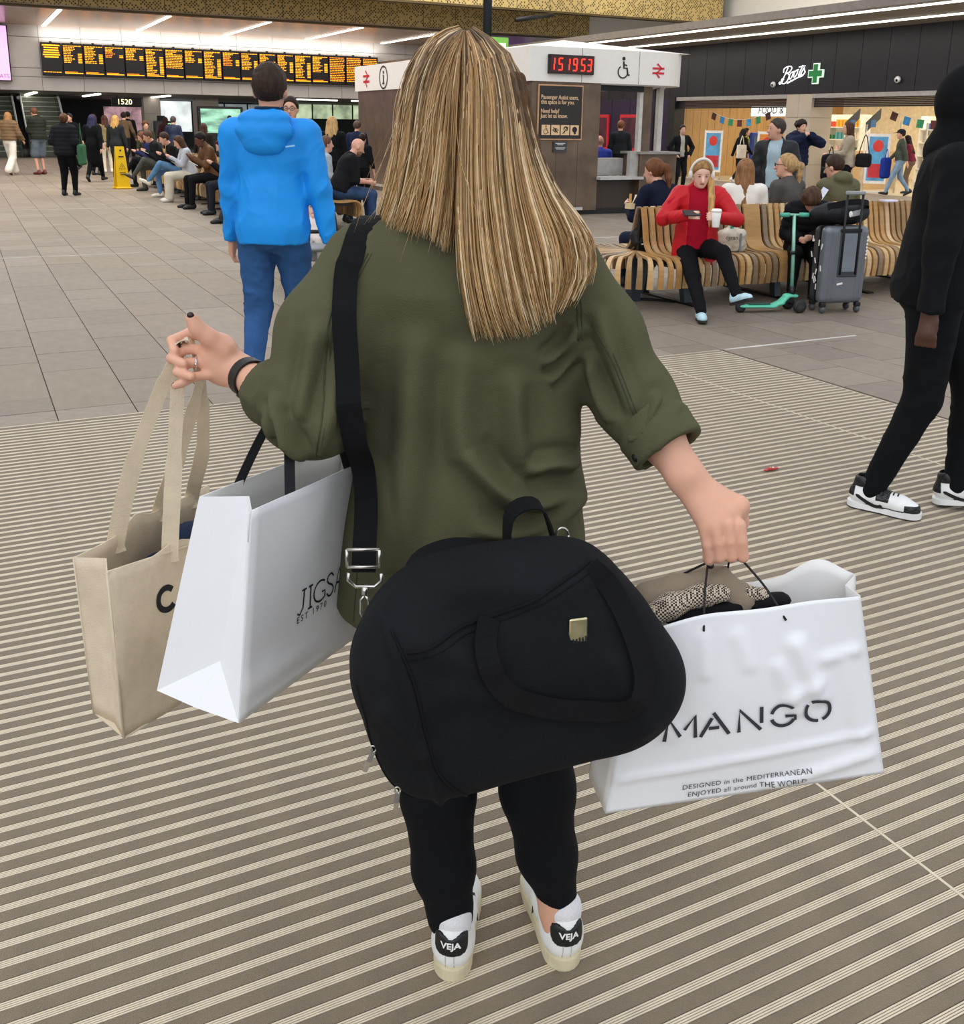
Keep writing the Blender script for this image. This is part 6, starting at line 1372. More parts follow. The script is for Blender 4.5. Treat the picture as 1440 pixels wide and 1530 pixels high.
pi_ = Patch(E1t * .93 + E0t * .07 + V3((0, 0, -.006)), R1t * .93 + R0t * .07 + V3((0, 0, -.006)), E1t * .9 + E0t * .1 + V3((0, 0, -.05)), R1t * .9 + R0t * .1 + V3((0, 0, -.05))); pi_.obj('top_turnover', M_pap2, jb, 6, 2)
J_ = {'J': [[(.008, .02), (.006, -.012), (-.002, -.022), (-.009, -.018)], [(.001, .02), (.014, .02)]], 'I': [[(0, .02), (0, -.02)], [(-.006, .02), (.006, .02)], [(-.006, -.02), (.006, -.02)]], 'G': [arc((0, 0), .019, 50, 310, 14), [(.013, -.015), (.013, -.003), (.004, -.003)]], 'S': [smooth_pts([(.011, .013), (.004, .020), (-.006, .018), (-.009, .010), (-.003, .003), (.006, -.002), (.010, -.010), (.004, -.019), (-.005, -.019), (-.011, -.012)], 3)], 'A': [[(-.015, -.02), (0, .021), (.015, -.02)], [(-.008, -.005), (.008, -.005)]], 'W': [[(-.02, .02), (-.01, -.02), (0, .015), (.01, -.02), (.02, .02)]]}
for ch, a in zip('JIGSAW', (.315, .372, .435, .50, .565, .64)): pf.strokes('printed_letter', J_[ch], .0034, a, .575, M_print, jb)
pf.text('small_print', 'EST 1970', .0165, .385, .665, M_print, jb, space=1.35)
elb = V3(elL_)
for (a, q), mx in (((.24, pf), 0), ((.66, pf), 0), ((.24, pb), 1), ((.66, pb), 1)):
    st = q.at(a, .03, -.004); tp = elb + V3((-.015 if a < .5 else .035, -.03 if mx == 0 else .045, .035))
    P = [st, st * .66 + tp * .34 + V3((0, 0, .012)), st * .33 + tp * .67 + V3((0, 0, .012)), tp]; MB().ribbon(smooth_pts(P, 4), .017, .0012, (.75, .6, 0)).build('ribbon_handle', M_ribbon, jb, world=True)
# ---- canvas tote
tb_ = thing('tote_bag', 'cream canvas tote bag hanging from her left hand with dark denim inside', 'bag', (-.57, 1.60, .54))
Ft, Fb, Gt, Gb = V3((-.585, 1.45, .861)), V3((-.589, 1.47, .550)), V3((-.666, 1.52, .853)), V3((-.670, 1.55, .545))
k_ = 1.32; Rt = Ft + (V3((-.472, 1.70, .819)) - Ft) * k_; Rb = Fb + (V3((-.498, 1.74, .508)) - Fb) * k_; Bt = Rt + (Gt - Ft) * 1.3 + V3((0, 0, .045)); Bb = Rb + (Gb - Fb)
sagt = lambda c: (lambda a: c * math.sin(PI * a))
tf = Patch(Ft, Rt, Fb, Rb, lambda a, t: .012 * math.sin(PI * a) * math.sin(PI * t) + .004 * math.sin(9 * a + 5 * t)); tf.obj('front_panel', M_canvas, tb_, 18, 18, .0022, top=lambda a: -.05 * math.exp(-((a - .45) / .14) ** 2))
tk = Patch(Gt, Bt, Gb, Bb, lambda a, t: -.01 * math.sin(PI * a) * math.sin(PI * t) + .004 * math.sin(8 * a)); tk.obj('back_panel', M_canvas, tb_, 24, 14, .0022, top=lambda a: -.06 * math.exp(-((a - .42) / .08) ** 2) - .04 * a)
tg = Patch(Gt, Ft, Gb, Fb, lambda a, t: -.028 * (1 - abs(2 * a - 1)) * (1 - .6 * t)); tg.obj('gusset', M_canvas, tb_, 12, 14, .0022); Patch(Rt, Bt, Rb, Bb).obj('gusset', M_canvas, tb_, 6, 6, .0022)
Patch(Gb, Bb, Fb, Rb).obj('base', M_canvas, tb_, 4, 4, .0022)
for P_ in ((Ft, Fb), (Ft, Rt), (Fb, Rb), (Gt, Gb)): MB().tube([P_[0], (P_[0] + P_[1]) / 2 + V3((0, 0, 0.0)), P_[1]], .0022, 6).build('seam_piping', M_canvas, tb_, world=True)
Mf = mat('canvas_print', '#17181b', .8, var=0); tf.strokes('printed_letter', [arc((0, 0), .021, 40, 320, 18)], .0115, .335, .27, Mf, tb_)
grip = V3((-.492, 1.592, 1.196))
for st, wd0, mid in ((tk.at(.27, .0), .030, (-.012, 0, .0)), (tf.at(.40, -.03), .028, (0, 0, 0)), (tk.at(.62, -.04), .027, (.004, 0, 0)), (tk.at(.86, -.03), .027, (.012, 0, 0))):
    gp = grip if st.x < -.53 else V3((-.470, 1.585, 1.150)); gp = grip if wd0 != .027 else V3((-.462, 1.60, 1.140))
    P = [st - V3((0, 0, .03)), st, st * .6 + gp * .4 + V3(mid), st * .25 + gp * .75 + V3(mid) * .6, gp]; MB().ribbon(smooth_pts(P, 5), [wd0] * 11 + [wd0 * .8] * 6 + [wd0 * .55] * 4, .0022, (.92, .3, 0)).build('strap_handle', M_canvas, tb_, world=True)
MB().ribbon(smooth_pts([grip + V3((-.002, -.01, -.03)), grip + V3((-.006, -.004, -.006)), grip + V3((.004, .002, .008)), grip + V3((.016, .012, .002)), V3((-.468, 1.60, 1.15))], 5), .02, .0022, (.2, .95, .1)).build('strap_handle', M_canvas, tb_, world=True)
b = SDF(.03); b.ell((-.525, 1.71, .79), (.055, .045, .05)).ell((-.57, 1.64, .775), (.035, .035, .03)).ell((-.495, 1.78, .80), (.045, .045, .05)); jn = sdf_obj('folded_jeans', b, .007, mcloth('#1d2a40', 'denim'), None, world=False, fold=(.006, 30, 2, None)); tag(jn, 'dark blue denim folded inside the canvas tote', 'jeans')
# ---- large paper bag in the right hand
TL, TR, BL, BR = V3((.234, 1.355, .836)), V3((.572, 1.38, .875)), V3((.205, 1.36, .503)), V3((.653, 1.40, .555))
mg = thing('paper_carrier_bag', 'large creased white paper bag held in her right hand with clothes inside', 'bag', (BL + BR) / 2)
fcr = crease([(0, .82, 1, .74, .006, .035), (.0, .84, .12, .45, .007, .05), (.30, .1, .32, .3, .004, .04), (.45, .12, .5, .28, .004, .05), (.70, .2, .78, .5, .010, .06), (.78, .42, .66, .48, .006, .05), (.62, .3, .7, .55, .006, .05), (.82, .3, .95, .28, .007, .05), (.6, .97, 1, .86, .008, .05), (.08, .3, .2, .6, .005, .06), (.9, .35, .93, .75, .006, .05)])
mf = Patch(TL, TR, BL, BR, lambda a, t: fcr(a, t) * min(1, a / .05, (1 - a) / .05, (1 - t) / .03) + .010 * math.sin(PI * a) * math.sin(PI * t)); mf.obj('front_panel', M_pap, mg, 56, 50, .0012, top=lambda a: .06 * max(0, 1 - a / .35) ** 2 + .012 * math.sin(14 * a) * .3)
TLb, TRb, BLb, BRb = V3((.236, 1.48, .831)), V3((.610, 1.50, .854)), V3((.195, 1.48, .545)), V3((.645, 1.51, .57))
mk = Patch(TLb, TRb, BLb, BRb, lambda a, t: -.012 * math.sin(PI * a)); mk.obj('back_panel', M_pap2, mg, 26, 14, .0012, top=lambda a: -.13 * math.exp(-((a - .84) / .13) ** 2) + .03)
Patch(TLb, TL + V3((0, 0, -.02)), BLb, BL, lambda a, t: .02 * (1 - abs(2 * a - 1)) * (.4 + t * .4)).obj('gusset', M_pap2, mg, 8, 10, .0012); Patch(TR, TRb, BR, BRb, lambda a, t: -.018 * (1 - abs(2 * a - 1))).obj('gusset', M_pap2, mg, 8, 10, .0012); Patch(BLb, BRb, BL, BR).obj('base', M_pap2, mg, 4, 3, .0012)
w_ = .018; MG = {'M': [[(-.024, -.02), (-.021, .02), (.0, -.014)], [(.006, -.004), (.021, .02), (.024, -.02)]], 'A': [[(-.022, -.02), (-.006, .012)], [(-.004, .021), (.022, -.02)], [(-.010, -.006), (.006, -.006)]], 'N': [[(-.017, -.02), (-.017, .02), (.017, -.02)], [(.018, .021), (.018, -.008)]], 'G': [arc((0, 0), .019, 40, 165, 10), arc((0, 0), .019, 195, 330, 12), [(.018, -.012), (.018, -.002), (.003, -.002)]], 'O': [arc((0, 0), .020, -70, 120, 14), arc((0, 0), .020, 140, 270, 12)]}
for ch, a in zip('MANGO', (.235, .368, .502, .632, .768)): mf.strokes('printed_letter', MG[ch], .0058, a, .56, mat('print_slate', '#33343c', .6, var=0), mg, .0035)
mf.text('small_print', 'DESIGNED in the MEDITERRANEAN', .0125, .50, .905, mat('print_slate', '#33343c', .6, var=0), mg, space=1.08, off=.0032); mf.text('small_print', 'ENJOYED all around THE WORLD', .0125, .50, .952, mat('print_slate', '#33343c', .6, var=0), mg, space=1.05, off=.0032)
hk = [p + [.003, .02, -.012] for p in PIP]
for q, a, hp_ in ((mf, .30, hk[0]), (mf, .66, hk[3]), (mk, .12, hk[0]), (mk, .46, hk[2])):
    s_ = q.at(a, .05, -.003); s_ = q.at(a, .12, .003) if q is mf else s_
    if q is mf: s_ = q.at(a, .07, .004)
    MB().tube(smooth_pts([s_, s_ * .5 + V3(hp_) * .5 + V3((.004 if a > .5 else -.002, 0, .002)), V3(hp_)], 5), .0019, 6).build('cord_handle', mat('cord_black', '#1a1715', .7), mg, world=True)
b = SDF(.02); b.limb((0.270, 1.445, 0.828), (0.375, 1.450, 0.860), .032, .026).limb((0.375, 1.450, 0.860), (0.405, 1.445, 0.835), .026, .03); g1 = sdf_obj('folded_trench_coat', b, .006, mcloth('#8f8170'), None, fold=(.006, 40, 2, None)); tag(g1, 'taupe coat folded in the large white paper bag', 'coat')
def check_mat():
    m = mat('houndstooth', '#c9b9a4', .9, var=0); N, L, bs = node_group_of(m); tc = N.new('ShaderNodeTexCoord'); ck_ = N.new('ShaderNodeTexChecker'); ck_.inputs['Scale'].default_value = 320; ck_.inputs[1].default_value = (*lin('#d2c3ae'), 1); ck_.inputs[2].default_value = (*lin('#2a211c'), 1); L.new(tc.outputs['Object'], ck_.inputs[0]); L.new(ck_.outputs[0], bs.inputs['Base Color']); return m
b = SDF(.012); b.chain([(0.260, 1.400, 0.822), (0.297, 1.405, 0.842), (0.340, 1.415, 0.853), (0.380, 1.425, 0.855)], [.016, .018, .016, .012]).limb((0.420, 1.435, 0.847), (0.447, 1.445, 0.842), .013, .012); g2 = sdf_obj('folded_check_jacket', b, .0045, check_mat(), None, fold=(.003, 60, 5, None)); tag(g2, 'small check patterned jacket folded in the large white bag', 'jacket')
b = SDF(.02); b.limb((0.300, 1.415, 0.822), (0.475, 1.445, 0.834), .022, .017, sq=((0, 0, 1), .7)); g3 = sdf_obj('folded_black_knit', b, .006, mcloth('#17171b'), None, fold=(.003, 40, 6, None)); tag(g3, 'black garment folded on top in the large white bag', 'garment')
# ---- black holdall
DU = thing('holdall', 'black fabric holdall with webbing handles hanging at her back from shoulder strap', 'bag', (.055, 1.32, .66))
M_du = mat('holdall_black', '#13151a', .85, var=.14, vs=12, bump=.25, bs=500, spec=.2); M_web = mat('webbing_black', '#08090e', .75, spec=.25, bump=.5, bs=900, stretch=(1, 1, 1))
DA = math.radians(15); DR = rot3(0, math.radians(-8), DA); DC = A_([.040, 1.300, .818])
def dl(x, y, z): return DC + DR @ A_([x, y, z])
def bag_f(X, Y, Z):
    px, py, pz = X - DC[0], Y - DC[1], Z - DC[2]; x, y, z = (px * DR[0][i] + py * DR[1][i] + pz * DR[2][i] for i in range(3))
    z = z + (.055 * np.clip(x / .22, 0, 1) ** 1.5 + .045 * np.clip(-(x + .08) / .14, 0, 1) ** 1.5) * np.clip(z / .08, 0, 1)
    a = .220 - .040 * np.clip(z / .15, 0, 1) ** 2 - .02 * np.clip(-z / .15, 0, 1) ** 2; bb = .108 - .048 * np.clip(z / .16, 0, 1) ** 1.5; c = .170
    r = ((np.abs(x / a)) ** 6 + np.abs(y / bb) ** 3.2 + np.abs(z / c) ** 6) ** (1 / 4.6)
    return (r - 1) * .095
b = SDF(.02); b.field(DC - .34, DC + .34, bag_f); b.ell(dl(.16, -.03, -.075), (.085, .07, .075), k=.05); b.ell(dl(-.15, -.05, .06), (.06, .05, .075), k=.05)
def du_post(V, F):
    V = relax(V, F, 1); N = normals_np(V, F); L = (V - DC) @ DR; x, z = L[:, 0], L[:, 2]; d = .0045 * wav(V, 3, 28) + .005 * wav(V, 9, 12)
    front = np.clip(-(N @ DR)[:, 1] * 2, 0, 1)
    for x0, z0, x1, z1, amp, wd in ((-.17, .14, -.135, -.16, .006, .006), (-.13, .10, -.06, .05, .006, .02), (-.10, .03, -.03, .0, .005, .02), (.05, .11, .12, .125, .004, .02), (.13, .0, .16, -.1, .005, .02), (-.08, .15, .02, .13, .008, .02), (-.19, .02, -.15, -.05, .006, .014)):
        ba = A_([x1 - x0, z1 - z0]); q = np.stack([x - x0, z - z0], 1); t_ = np.clip(q @ ba / (ba @ ba), 0, 1); dd = np.linalg.norm(q - t_[:, None] * ba, axis=1); d = d + front * amp * 1.7 * np.exp(-(dd / wd) ** 2)
    return V + N * d[:, None]
dub = sdf_obj('bag_body', b, .006, M_du, DU, world=True, post=du_post); DB = bvh_of(dub); dnorm = DR @ A_([0, -1, 0])
def dsurf(x, z, off=.002):
    o = Vector(dl(x, -.4, z)); r = DB.ray_cast(o, Vector(-dnorm)); return (r[0] + Vector(dnorm) * off) if r[0] is not None else None
def dpath(pts, off=.002, n=6): return [q for q in (dsurf(x, z, off) for x, z in smooth_pts(pts, n)) if q is not None]
MB().tube(dpath([(-.165, .125), (-.150, .06), (-.145, -.02), (-.135, -.09), (-.10, -.15)], .001), .0022, 6).build('side_seam', M_web, DU, world=True)
MB().tube(dpath([(-.15, .098), (-.08, .104), (.0, .112), (.08, .128), (.125, .136)], .001), .0026, 6).build('pocket_edge', M_web, DU, world=True); MB().tube(dpath([(-.15, .088), (-.08, .094), (.0, .102), (.08, .118), (.125, .126)], .0006), .0009, 5).build('pocket_stitching', M_web, DU, world=True)
def webpath(pts, offs, wd=.030, nm='carry_handle'):
    P = [dsurf(x, z, o) for (x, z), o in zip(smooth_pts(pts, 4), np.interp(np.linspace(0, 1, (len(pts) - 1) * 4 + 1), np.linspace(0, 1, len(offs)), offs))]; P = [p for p in P if p is not None]
    if len(P) < 3: return
    T = [(P[min(i + 1, len(P) - 1)] - P[max(i - 1, 0)]) for i in range(len(P))]; sd = [tuple(t_.cross(Vector(dnorm)).normalized()) for t_ in T]
    for i in range(1, len(sd)):
        if Vector(sd[i]).dot(Vector(sd[i - 1])) < 0: sd[i] = tuple(-Vector(sd[i]))
    MB().ribbon(P, wd, .003, sd).build(nm, M_web, DU, world=True)
webpath([(-.035, .108), (-.050, .07), (-.036, .02), (.01, -.02), (.07, -.045), (.125, -.055), (.158, -.02), (.158, .04), (.143, .10), (.120, .132)], [.003, .012, .010, .010, .012, .012, .014, .014, .012, .004])
for P in ([dl(-.13, .03, .115), dl(-.10, .045, .150), dl(-.05, .05, .158), dl(.0, .05, .145), dl(.03, .045, .13)], [dl(.03, .05, .12), dl(.045, .055, .185), dl(.09, .055, .187), dl(.105, .05, .12)]): MB().ribbon(smooth_pts([tuple(q) for q in P], 5), .032, .003, tuple(DR @ A_([0, 1, .25]))).build('carry_handle', M_web, DU, world=True)
c = dsurf(.083, .062, .003); Mg = Matrix(DR.tolist()); MB().box(c, (.026, .004, .036), M=Mg @ Matrix.Rotation(.12, 3, 'Y'), bev=.003).build('metal_plate', mat('plate_gold', '#d9cfa4', .18, .85, var=.25, vs=60), DU, world=True)
plm = MB()
for i in range(5): plm.box(Vector(dl(.074 + i * .0045, 0, .048)) * 1.0 + (c - Vector(dl(.083, 0, .062))) + Vector(dnorm) * .0026, (.0022, .0008, .006 if i % 2 else .008), M=Mg)
plm.build('plate_print', M_print, DU, world=True)
SIL = mat('buckle_steel', '#cdcac3', .22, .9)
for (x, z), tilt in (((-.212, -.06), .5), ((-.190, -.125), .12)):
    p = dsurf(x, z, .004) or Vector(dl(x, -.06, z)); mb = MB().tube([p + Vector((.004 * math.cos(a), -.002, .005 * math.sin(a))) for a in np.linspace(0, 2 * PI, 13)], .0014, 6); mb.ribbon([p + Vector((0, -.003, -.004)), p + Vector((-.006 * tilt * 2, -.005, -.018)), p + Vector((-.012 * tilt * 2, -.004, -.034))], .007, .0018, (1, 0, 0)); mb.build('zip_pull', SIL, DU, world=True)
MB().tube([p for p in (dsurf(x, z, .0008) for x, z in smooth_pts([(-.222, .07), (-.216, 0), (-.212, -.06), (-.196, -.12), (-.16, -.155)], 5)) if p], .002, 5).build('zip', M_web, DU, world=True)
# shoulder strap, slider, hook
SP = [(-.150, 1.66, 1.385), (-.172, 1.60, 1.408), (-.196, 1.545, 1.395)]
for x, z in smooth_pts([(-.205, 1.355), (-.205, 1.28), (-.196, 1.18), (-.187, 1.08), (-.178, .985), (-.175, .93)], 4):
    qs = [drape(SB, x + dx_, z, .005) for dx_ in (-.018, 0, .018)]; qs = [q for q in qs if q is not None]; SP.append((x, min([q.y for q in qs] or [1.42]), z))
SP2 = []
for i, p in enumerate(SP): f = i / (len(SP) - 1); SP2.append((p[0], p[1] - max(0, f - .55) * .06, p[2]))
SP2[-1] = (-.172, 1.375, .905)
for _ in range(3): SP2 = SP2[:2] + [((SP2[i - 1][0] + 2 * SP2[i][0] + SP2[i + 1][0]) / 4, min(SP2[i][1], (SP2[i - 1][1] + SP2[i][1] + SP2[i + 1][1]) / 3) , SP2[i][2]) for i in range(2, len(SP2) - 1)] + SP2[-1:]
MB().ribbon(smooth_pts(SP2, 3), .036, .0028, (1, .12, 0)).build('shoulder_strap', M_web, DU, world=True); MB().ribbon([(p[0] + .001, p[1] - .004, p[2]) for p in SP2[-5:]], .034, .0025, (1, .12, 0)).build('strap_fold', M_web, DU, world=True)
sl = V3((-.1715, 1.372, .928)); mb = MB()
for dz in (.014, -.014): mb.tube([sl + V3((-.024, -.004, dz)), sl + V3((.024, -.001, dz))], .0026, 8)
for dx in (-.024, .024): mb.tube([sl + V3((dx, -.003, -.014)), sl + V3((dx, -.003, .014))], .0026, 8)
mb.build('slider_buckle', SIL, DU, world=True)
hk_ = V3((-.169, 1.366, .884)); mb = MB(); mb.tube([hk_ + V3((-.024, 0, .022)), hk_ + V3((-.025, 0, .010)), hk_ + V3((-.014, 0, .0)), hk_ + V3((.014, 0, .0)), hk_ + V3((.025, 0, .010)), hk_ + V3((.024, 0, .022))], .003, 8); mb.tube([hk_, hk_ + V3((0, -.002, -.012))], .0055, 10); mb.tube([hk_ + V3((x * .0075, -.003, z)) for x, z in ((0, -.012), (-.8, -.02), (-.9, -.042), (0, -.055), (.9, -.042), (.7, -.02), (0, -.012))], .0024, 7); mb.tube([hk_ + V3((.006 * math.cos(a), -.003 + .006 * math.sin(a), -.062)) for a in np.linspace(0, 2 * PI, 13)], .002, 6); mb.build('swivel_hook', SIL, DU, world=True)
MB().tube([Vector(dl(.120 + .010 * math.cos(a), .06, .128 + .014 * math.sin(a))) for a in np.linspace(0, 2 * PI, 13)], .0022, 6).build('strap_ring', SIL, DU, world=True)
# ================================================================ BENCHES
WOOD = [mat('oak_slat_%d' % i, c, .42, var=.14, vs=5, stretch=(1, 1, 6)) for i, c in enumerate(('#c9a470', '#b58a52', '#a07c50', '#d2b183', '#94744c', '#bd9a68', '#8a7358'))]
PROF = [(.035, .85), (.05, .80), (.075, .70), (.095, .60), (.12, .52), (.17, .465), (.24, .445), (.36, .44), (.48, .452), (.555, .445), (.60, .415), (.622, .36), (.625, .28), (.618, .20)]
PROF_END = [(.05, .452), (.15, .45), (.30, .445), (.48, .452), (.555, .445), (.60, .415), (.622, .36), (.625, .28), (.618, .20)]
def slat_mesh(prof, w0, w1=None, th=.022):
    mb = MB(); P = [(0, -d, z) for d, z in smooth_pts(prof, 2)]; n = len(P); ww = [w0 + ((w1 or w0) - w0) * i / (n - 1) for i in range(n)]
    return mb.ribbon(P, ww, th, (1, 0, 0)).mesh('slat')
def bench(label, A, ang, length, pitch=.076, sides=(0, 1), fan=True, wides=()):
    """A: start of back line, ang: direction"""
    t = thing('slatted_bench', label, 'bench', (A[0], A[1], 0), ang); r = random.Random(4)
    ms = {}
    def sm(k, w_, prof=PROF, w1=None):
        key = (k, w_, len(prof), w1)
        if key not in ms: me = slat_mesh(prof, w_, w1); me.materials.append(WOOD[k]); ms[key] = me
        return ms[key]
    n = int(length / pitch)
    for sd in sides:
        for i in range(n):
            k = r.randrange(len(WOOD)); wide = i in wides and sd == 0
            if sd == 0 and (i - 1 in wides or i + 1 in wides): continue
            o = bpy.data.objects.new('slat', sm(1 if wide else k, .19 if wide else .050)); COL.objects.link(o); o.parent = t; o.location = ((i + .5) * pitch, 0, r.uniform(-.003, .003)); o.rotation_euler = (0, 0, PI if sd else 0)
    if fan:
        m = 21
        for i in range(m):
            a = -PI / 2 - (i + .5) * PI / m; o = bpy.data.objects.new('slat', sm(r.randrange(len(WOOD)), .020, PROF_END, .055)); COL.objects.link(o); o.parent = t; o.location = (0, 0, 0); o.rotation_euler = (0, 0, a + PI / 2)
        MB().lathe([(.05, .43), (.12, .432), (.12, .45), (.05, .455)], n=18).build('end_cap', WOOD[2], t)
    MB().box((length / 2, 0, .62), (length - .04, .03, .42)).build('back_frame', M_dark, t); MB().box((length / 2, 0, .40), (length, .9, .03)).build('seat_frame', M_dark, t)
    k = 0.35
    while k < length:
        MB().prism([(-.36, 0), (-.30, 0), (-.22, .30), (.22, .30), (.30, 0), (.36, 0), (.30, .39), (-.30, .39)], -.035, .035, Matrix(((0, 0, 1), (1, 0, 0), (0, 1, 0))), (k, 0, 0)).build('leg_frame', mat('bench_steel', '#39434c', .45, .4), t); MB().box((k, 0, .008), (.08, 1.0, .016)).build('foot_bar', M_dark, t); k += 1.05
    if fan: MB().box((0, 0, .2), (.10, .10, .4)).build('leg', mat('bench_steel', '#39434c', .45, .4), t); MB().tube([(-.45, -.1, .012), (0, 0, .02), (.3, -.25, .012)], .012, 6).build('foot_bar', M_dark, t)
    return t
bench('curved double sided bench of oak slats with rounded end, at the right', (1.38, 9.185), math.radians(25.7), 4.4, wides=(16,))
bp = UV(13.95, 4.52); bench('double sided oak slat bench full of people, behind the blue jacket', (bp.x, bp.y), math.radians(90 + 27.1), 5.3, fan=False)
bp = UV(19.35, 4.52); bench('far double sided oak slat bench with seated people near the yellow sign', (bp.x, bp.y), math.radians(90 + 27.1), 7.4, pitch=.15, fan=False)

# ================================================================ LUGGAGE BY THE BENCH
su = thing('suitcase', 'grey hard shell suitcase with stuck on strips and extended handle', 'suitcase', (3.14, 8.60, 0), math.radians(14)); M_su = mat('shell_grey', '#6f757c', .32, .35, var=.06, vs=4); M_su2 = mat('shell_dark', '#3c3a3a', .45, .2)
b = SDF(.01); b.box((0, .13, .42), (.215, .055, .335), .05); b.box((-.12, .13, .42), (.02, .056, .30), .02, sub=True, k=.01) if False else None
sdf_obj('front_shell', b, .012, M_su, su); b = SDF(.01); b.box((0, .235, .42), (.213, .052, .332), .05); sdf_obj('rear_shell', b, .012, M_su2, su); MB().box((0, .183, .42), (.43, .012, .66), bev=.004).build('zip_band', M_black, su)
for x in (-.15, -.105, .12, .165): MB().box((x, .075, .42), (.016, .012, .58), bev=.005).build('shell_rib', M_su, su)
MB().box((.02, .071, .52), (.19, .012, .40), bev=.005).build('handle_recess', mat('recess_dark', '#3a4046', .4, .3), su); MB().box((.02, .064, .53), (.125, .008, .33), bev=.003).build('recess_panel', mat('recess_panel', '#7a828a', .35, .3), su)
for x in (-.055, .095): MB().tube([(x, .068, .34), (x, .068, 1.02)], .011, 8).build('handle_tube', M_dark, su)
MB().box((.02, .068, 1.035), (.19, .03, .035), bev=.01).build('handle_grip', mat('grip_grey', '#8b9092', .4), su); MB().box((.02, .066, .72), (.2, .02, .03), bev=.005).build('handle_collar', M_dark, su)
for x in (-.17, .17):
    for y in (.10, .26): MB().lathe([(.0, -.018), (.028, -.016), (.034, 0), (.028, .016), (.0, .018)], (x, y, .034), 14, Matrix.Rotation(PI / 2, 3, 'Y')).build('wheel', mat('wheel_grey', '#4a4d50', .5), su); MB().box((x, y, .075), (.05, .05, .04), bev=.008).build('wheel_mount', M_black, su)
r5 = random.Random(2)
for i in range(12): MB().box((-.216, .11 + r5.random() * .16, .16 + r5.random() * .5), (.003, .014, .05), M=Matrix.Rotation(r5.uniform(-.6, .6), 3, 'X')).build('sticker', mat('sticker_white', '#ece8e0', .5), su)
MB().box((-.04, .073, .26), (.055, .003, .016), M=Matrix.Rotation(-.2, 3, 'Y')).build('sticker', mat('sticker_white', '#ece8e0', .5), su)
for i in range(7): MB().ell((.19, .076, .66 - i * .03), (.008, .003, .011)).build('shell_lettering', mat('sticker_white', '#ece8e0', .5), su)
bp_ = thing('backpack', 'black backpack lying on top of the grey suitcase', 'backpack', (3.10, 8.82, .755), math.radians(14)); b = SDF(.04); b.ell((0.0, 0, .09), (.24, .12, .09)).ell((-.1, .0, .11), (.14, .12, .085)).limb((-.25, .02, .09), (.18, .0, .12), .06, .07); sdf_obj('pack', b, .012, mcloth('#14151a', 'shell'), bp_, fold=(.010, 20, 3, None))
MB().ribbon(smooth_pts([(-.2, -.08, .16), (0, -.11, .20), (.18, -.08, .19), (.22, -.02, .14)], 5), .05, .01, (0, .3, 1)).build('shoulder_strap', M_web, bp_); MB().box((.06, -.125, .11), (.10, .006, .045), M=Matrix.Rotation(-.2, 3, 'Y')).build('patch', mat('patch_grey', '#9a9c9e', .6), bp_); MB().ell((.0, -.125, .10), (.02, .006, .026)).build('tag', mat('sticker_white', '#ece8e0', .5), bp_)
so = thing('scooter', 'mint green three wheeled kick scooter beside the suitcase', 'scooter', (2.50, 8.70, 0), math.radians(13)); MINT = mat('mint_green', '#5fc9a8', .35, var=.04); 
b = SDF(.015); b.limb((-.24, 0, .055), (.02, 0, .050), .05, .055, sq=((0, 0, 1), .32)).chain([(.02, 0, .05), (.10, 0, .075), (.17, 0, .14), (.235, 0, .135)], [.05, .05, .045, .04], sq=((0, .0, 1), .4)); sdf_obj('deck', b, .009, MINT, so); MB().box((-.10, 0, .075), (.2, .06, .004)).build('grip_pad', mat('pad_dark', '#27584c', .8), so)
MB().tube([(.215, 0, .12), (.205, 0, .22)], .022, 10).build('stem_joint', M_black, so); MB().tube([(.205, 0, .20), (.185, 0, .55), (.165, 0, .84)], [.016, .015, .013], 10).build('stem', mat('stem_mint', '#8fcab4', .3, .3), so); MB().tube([(.183, 0, .50), (.181, 0, .53)], .022, 10).build('clamp', M_black, so)
MB().tube([(.165 - .12, 0, .845), (.165 + .12, 0, .835)], .010, 8).build('handlebar', mat('stem_mint', '#8fcab4', .3, .3), so)
for q in (-1, 1): MB().tube([(.165 + q * .05, 0, .84), (.165 + q * .13, 0, .838)], .019, 10).build('grip', mat('grip_mint', '#4fae94', .6), so)
for x, y, r_ in ((.24, -.10, .058), (.24, .10, .058), (-.27, 0, .045)): MB().lathe([(0, -.016), (r_ * .6, -.017), (r_, -.012), (r_, .012), (r_ * .6, .017), (0, .016)], (x, y, r_), 18, Matrix.Rotation(PI / 2, 3, 'X')).build('wheel', mat('wheel_black', '#1c1d20', .6), so)
MB().tube([(.24, -.1, .058), (.24, .1, .058)], .01, 8).build('axle', M_dark, so)
pb_ = thing('plastic_bag', 'crumpled pale carrier bag with teal flap standing on the oak bench', 'bag', (2.27, 9.28, .455), math.radians(18)); b = SDF(.03); b.box((0, 0, .10), (.14, .07, .10), .05).limb((-.04, 0, .15), (-.02, 0, .235), .06, .022).limb((.06, 0, .15), (.02, 0, .2), .06, .03); sdf_obj('bag_film', b, .010, mat('film_pale', '#cfc5b2', .35, var=.16, vs=14), pb_, fold=(.010, 34, 4, None)); MB().ribbon(smooth_pts([(-.02, -.03, .20), (-.03, -.035, .25), (-.045, -.03, .30)], 4), .032, .004, (1, 0, 0)).build('teal_flap', mat('teal', '#27a79c', .5), pb_); MB().box((.045, -.082, .09), (.018, .004, .16)).build('grey_stripe', mat('stripe_grey', '#7f8894', .5), pb_)
place_text('print', 'oyran', .055, mat('print_dark2', '#4b4a46', .6, var=0), pb_, pb_.matrix_basis @ frame_of((-.055, -.092, .135), (1, 0, -.05), (0, 0, 1)), .001)
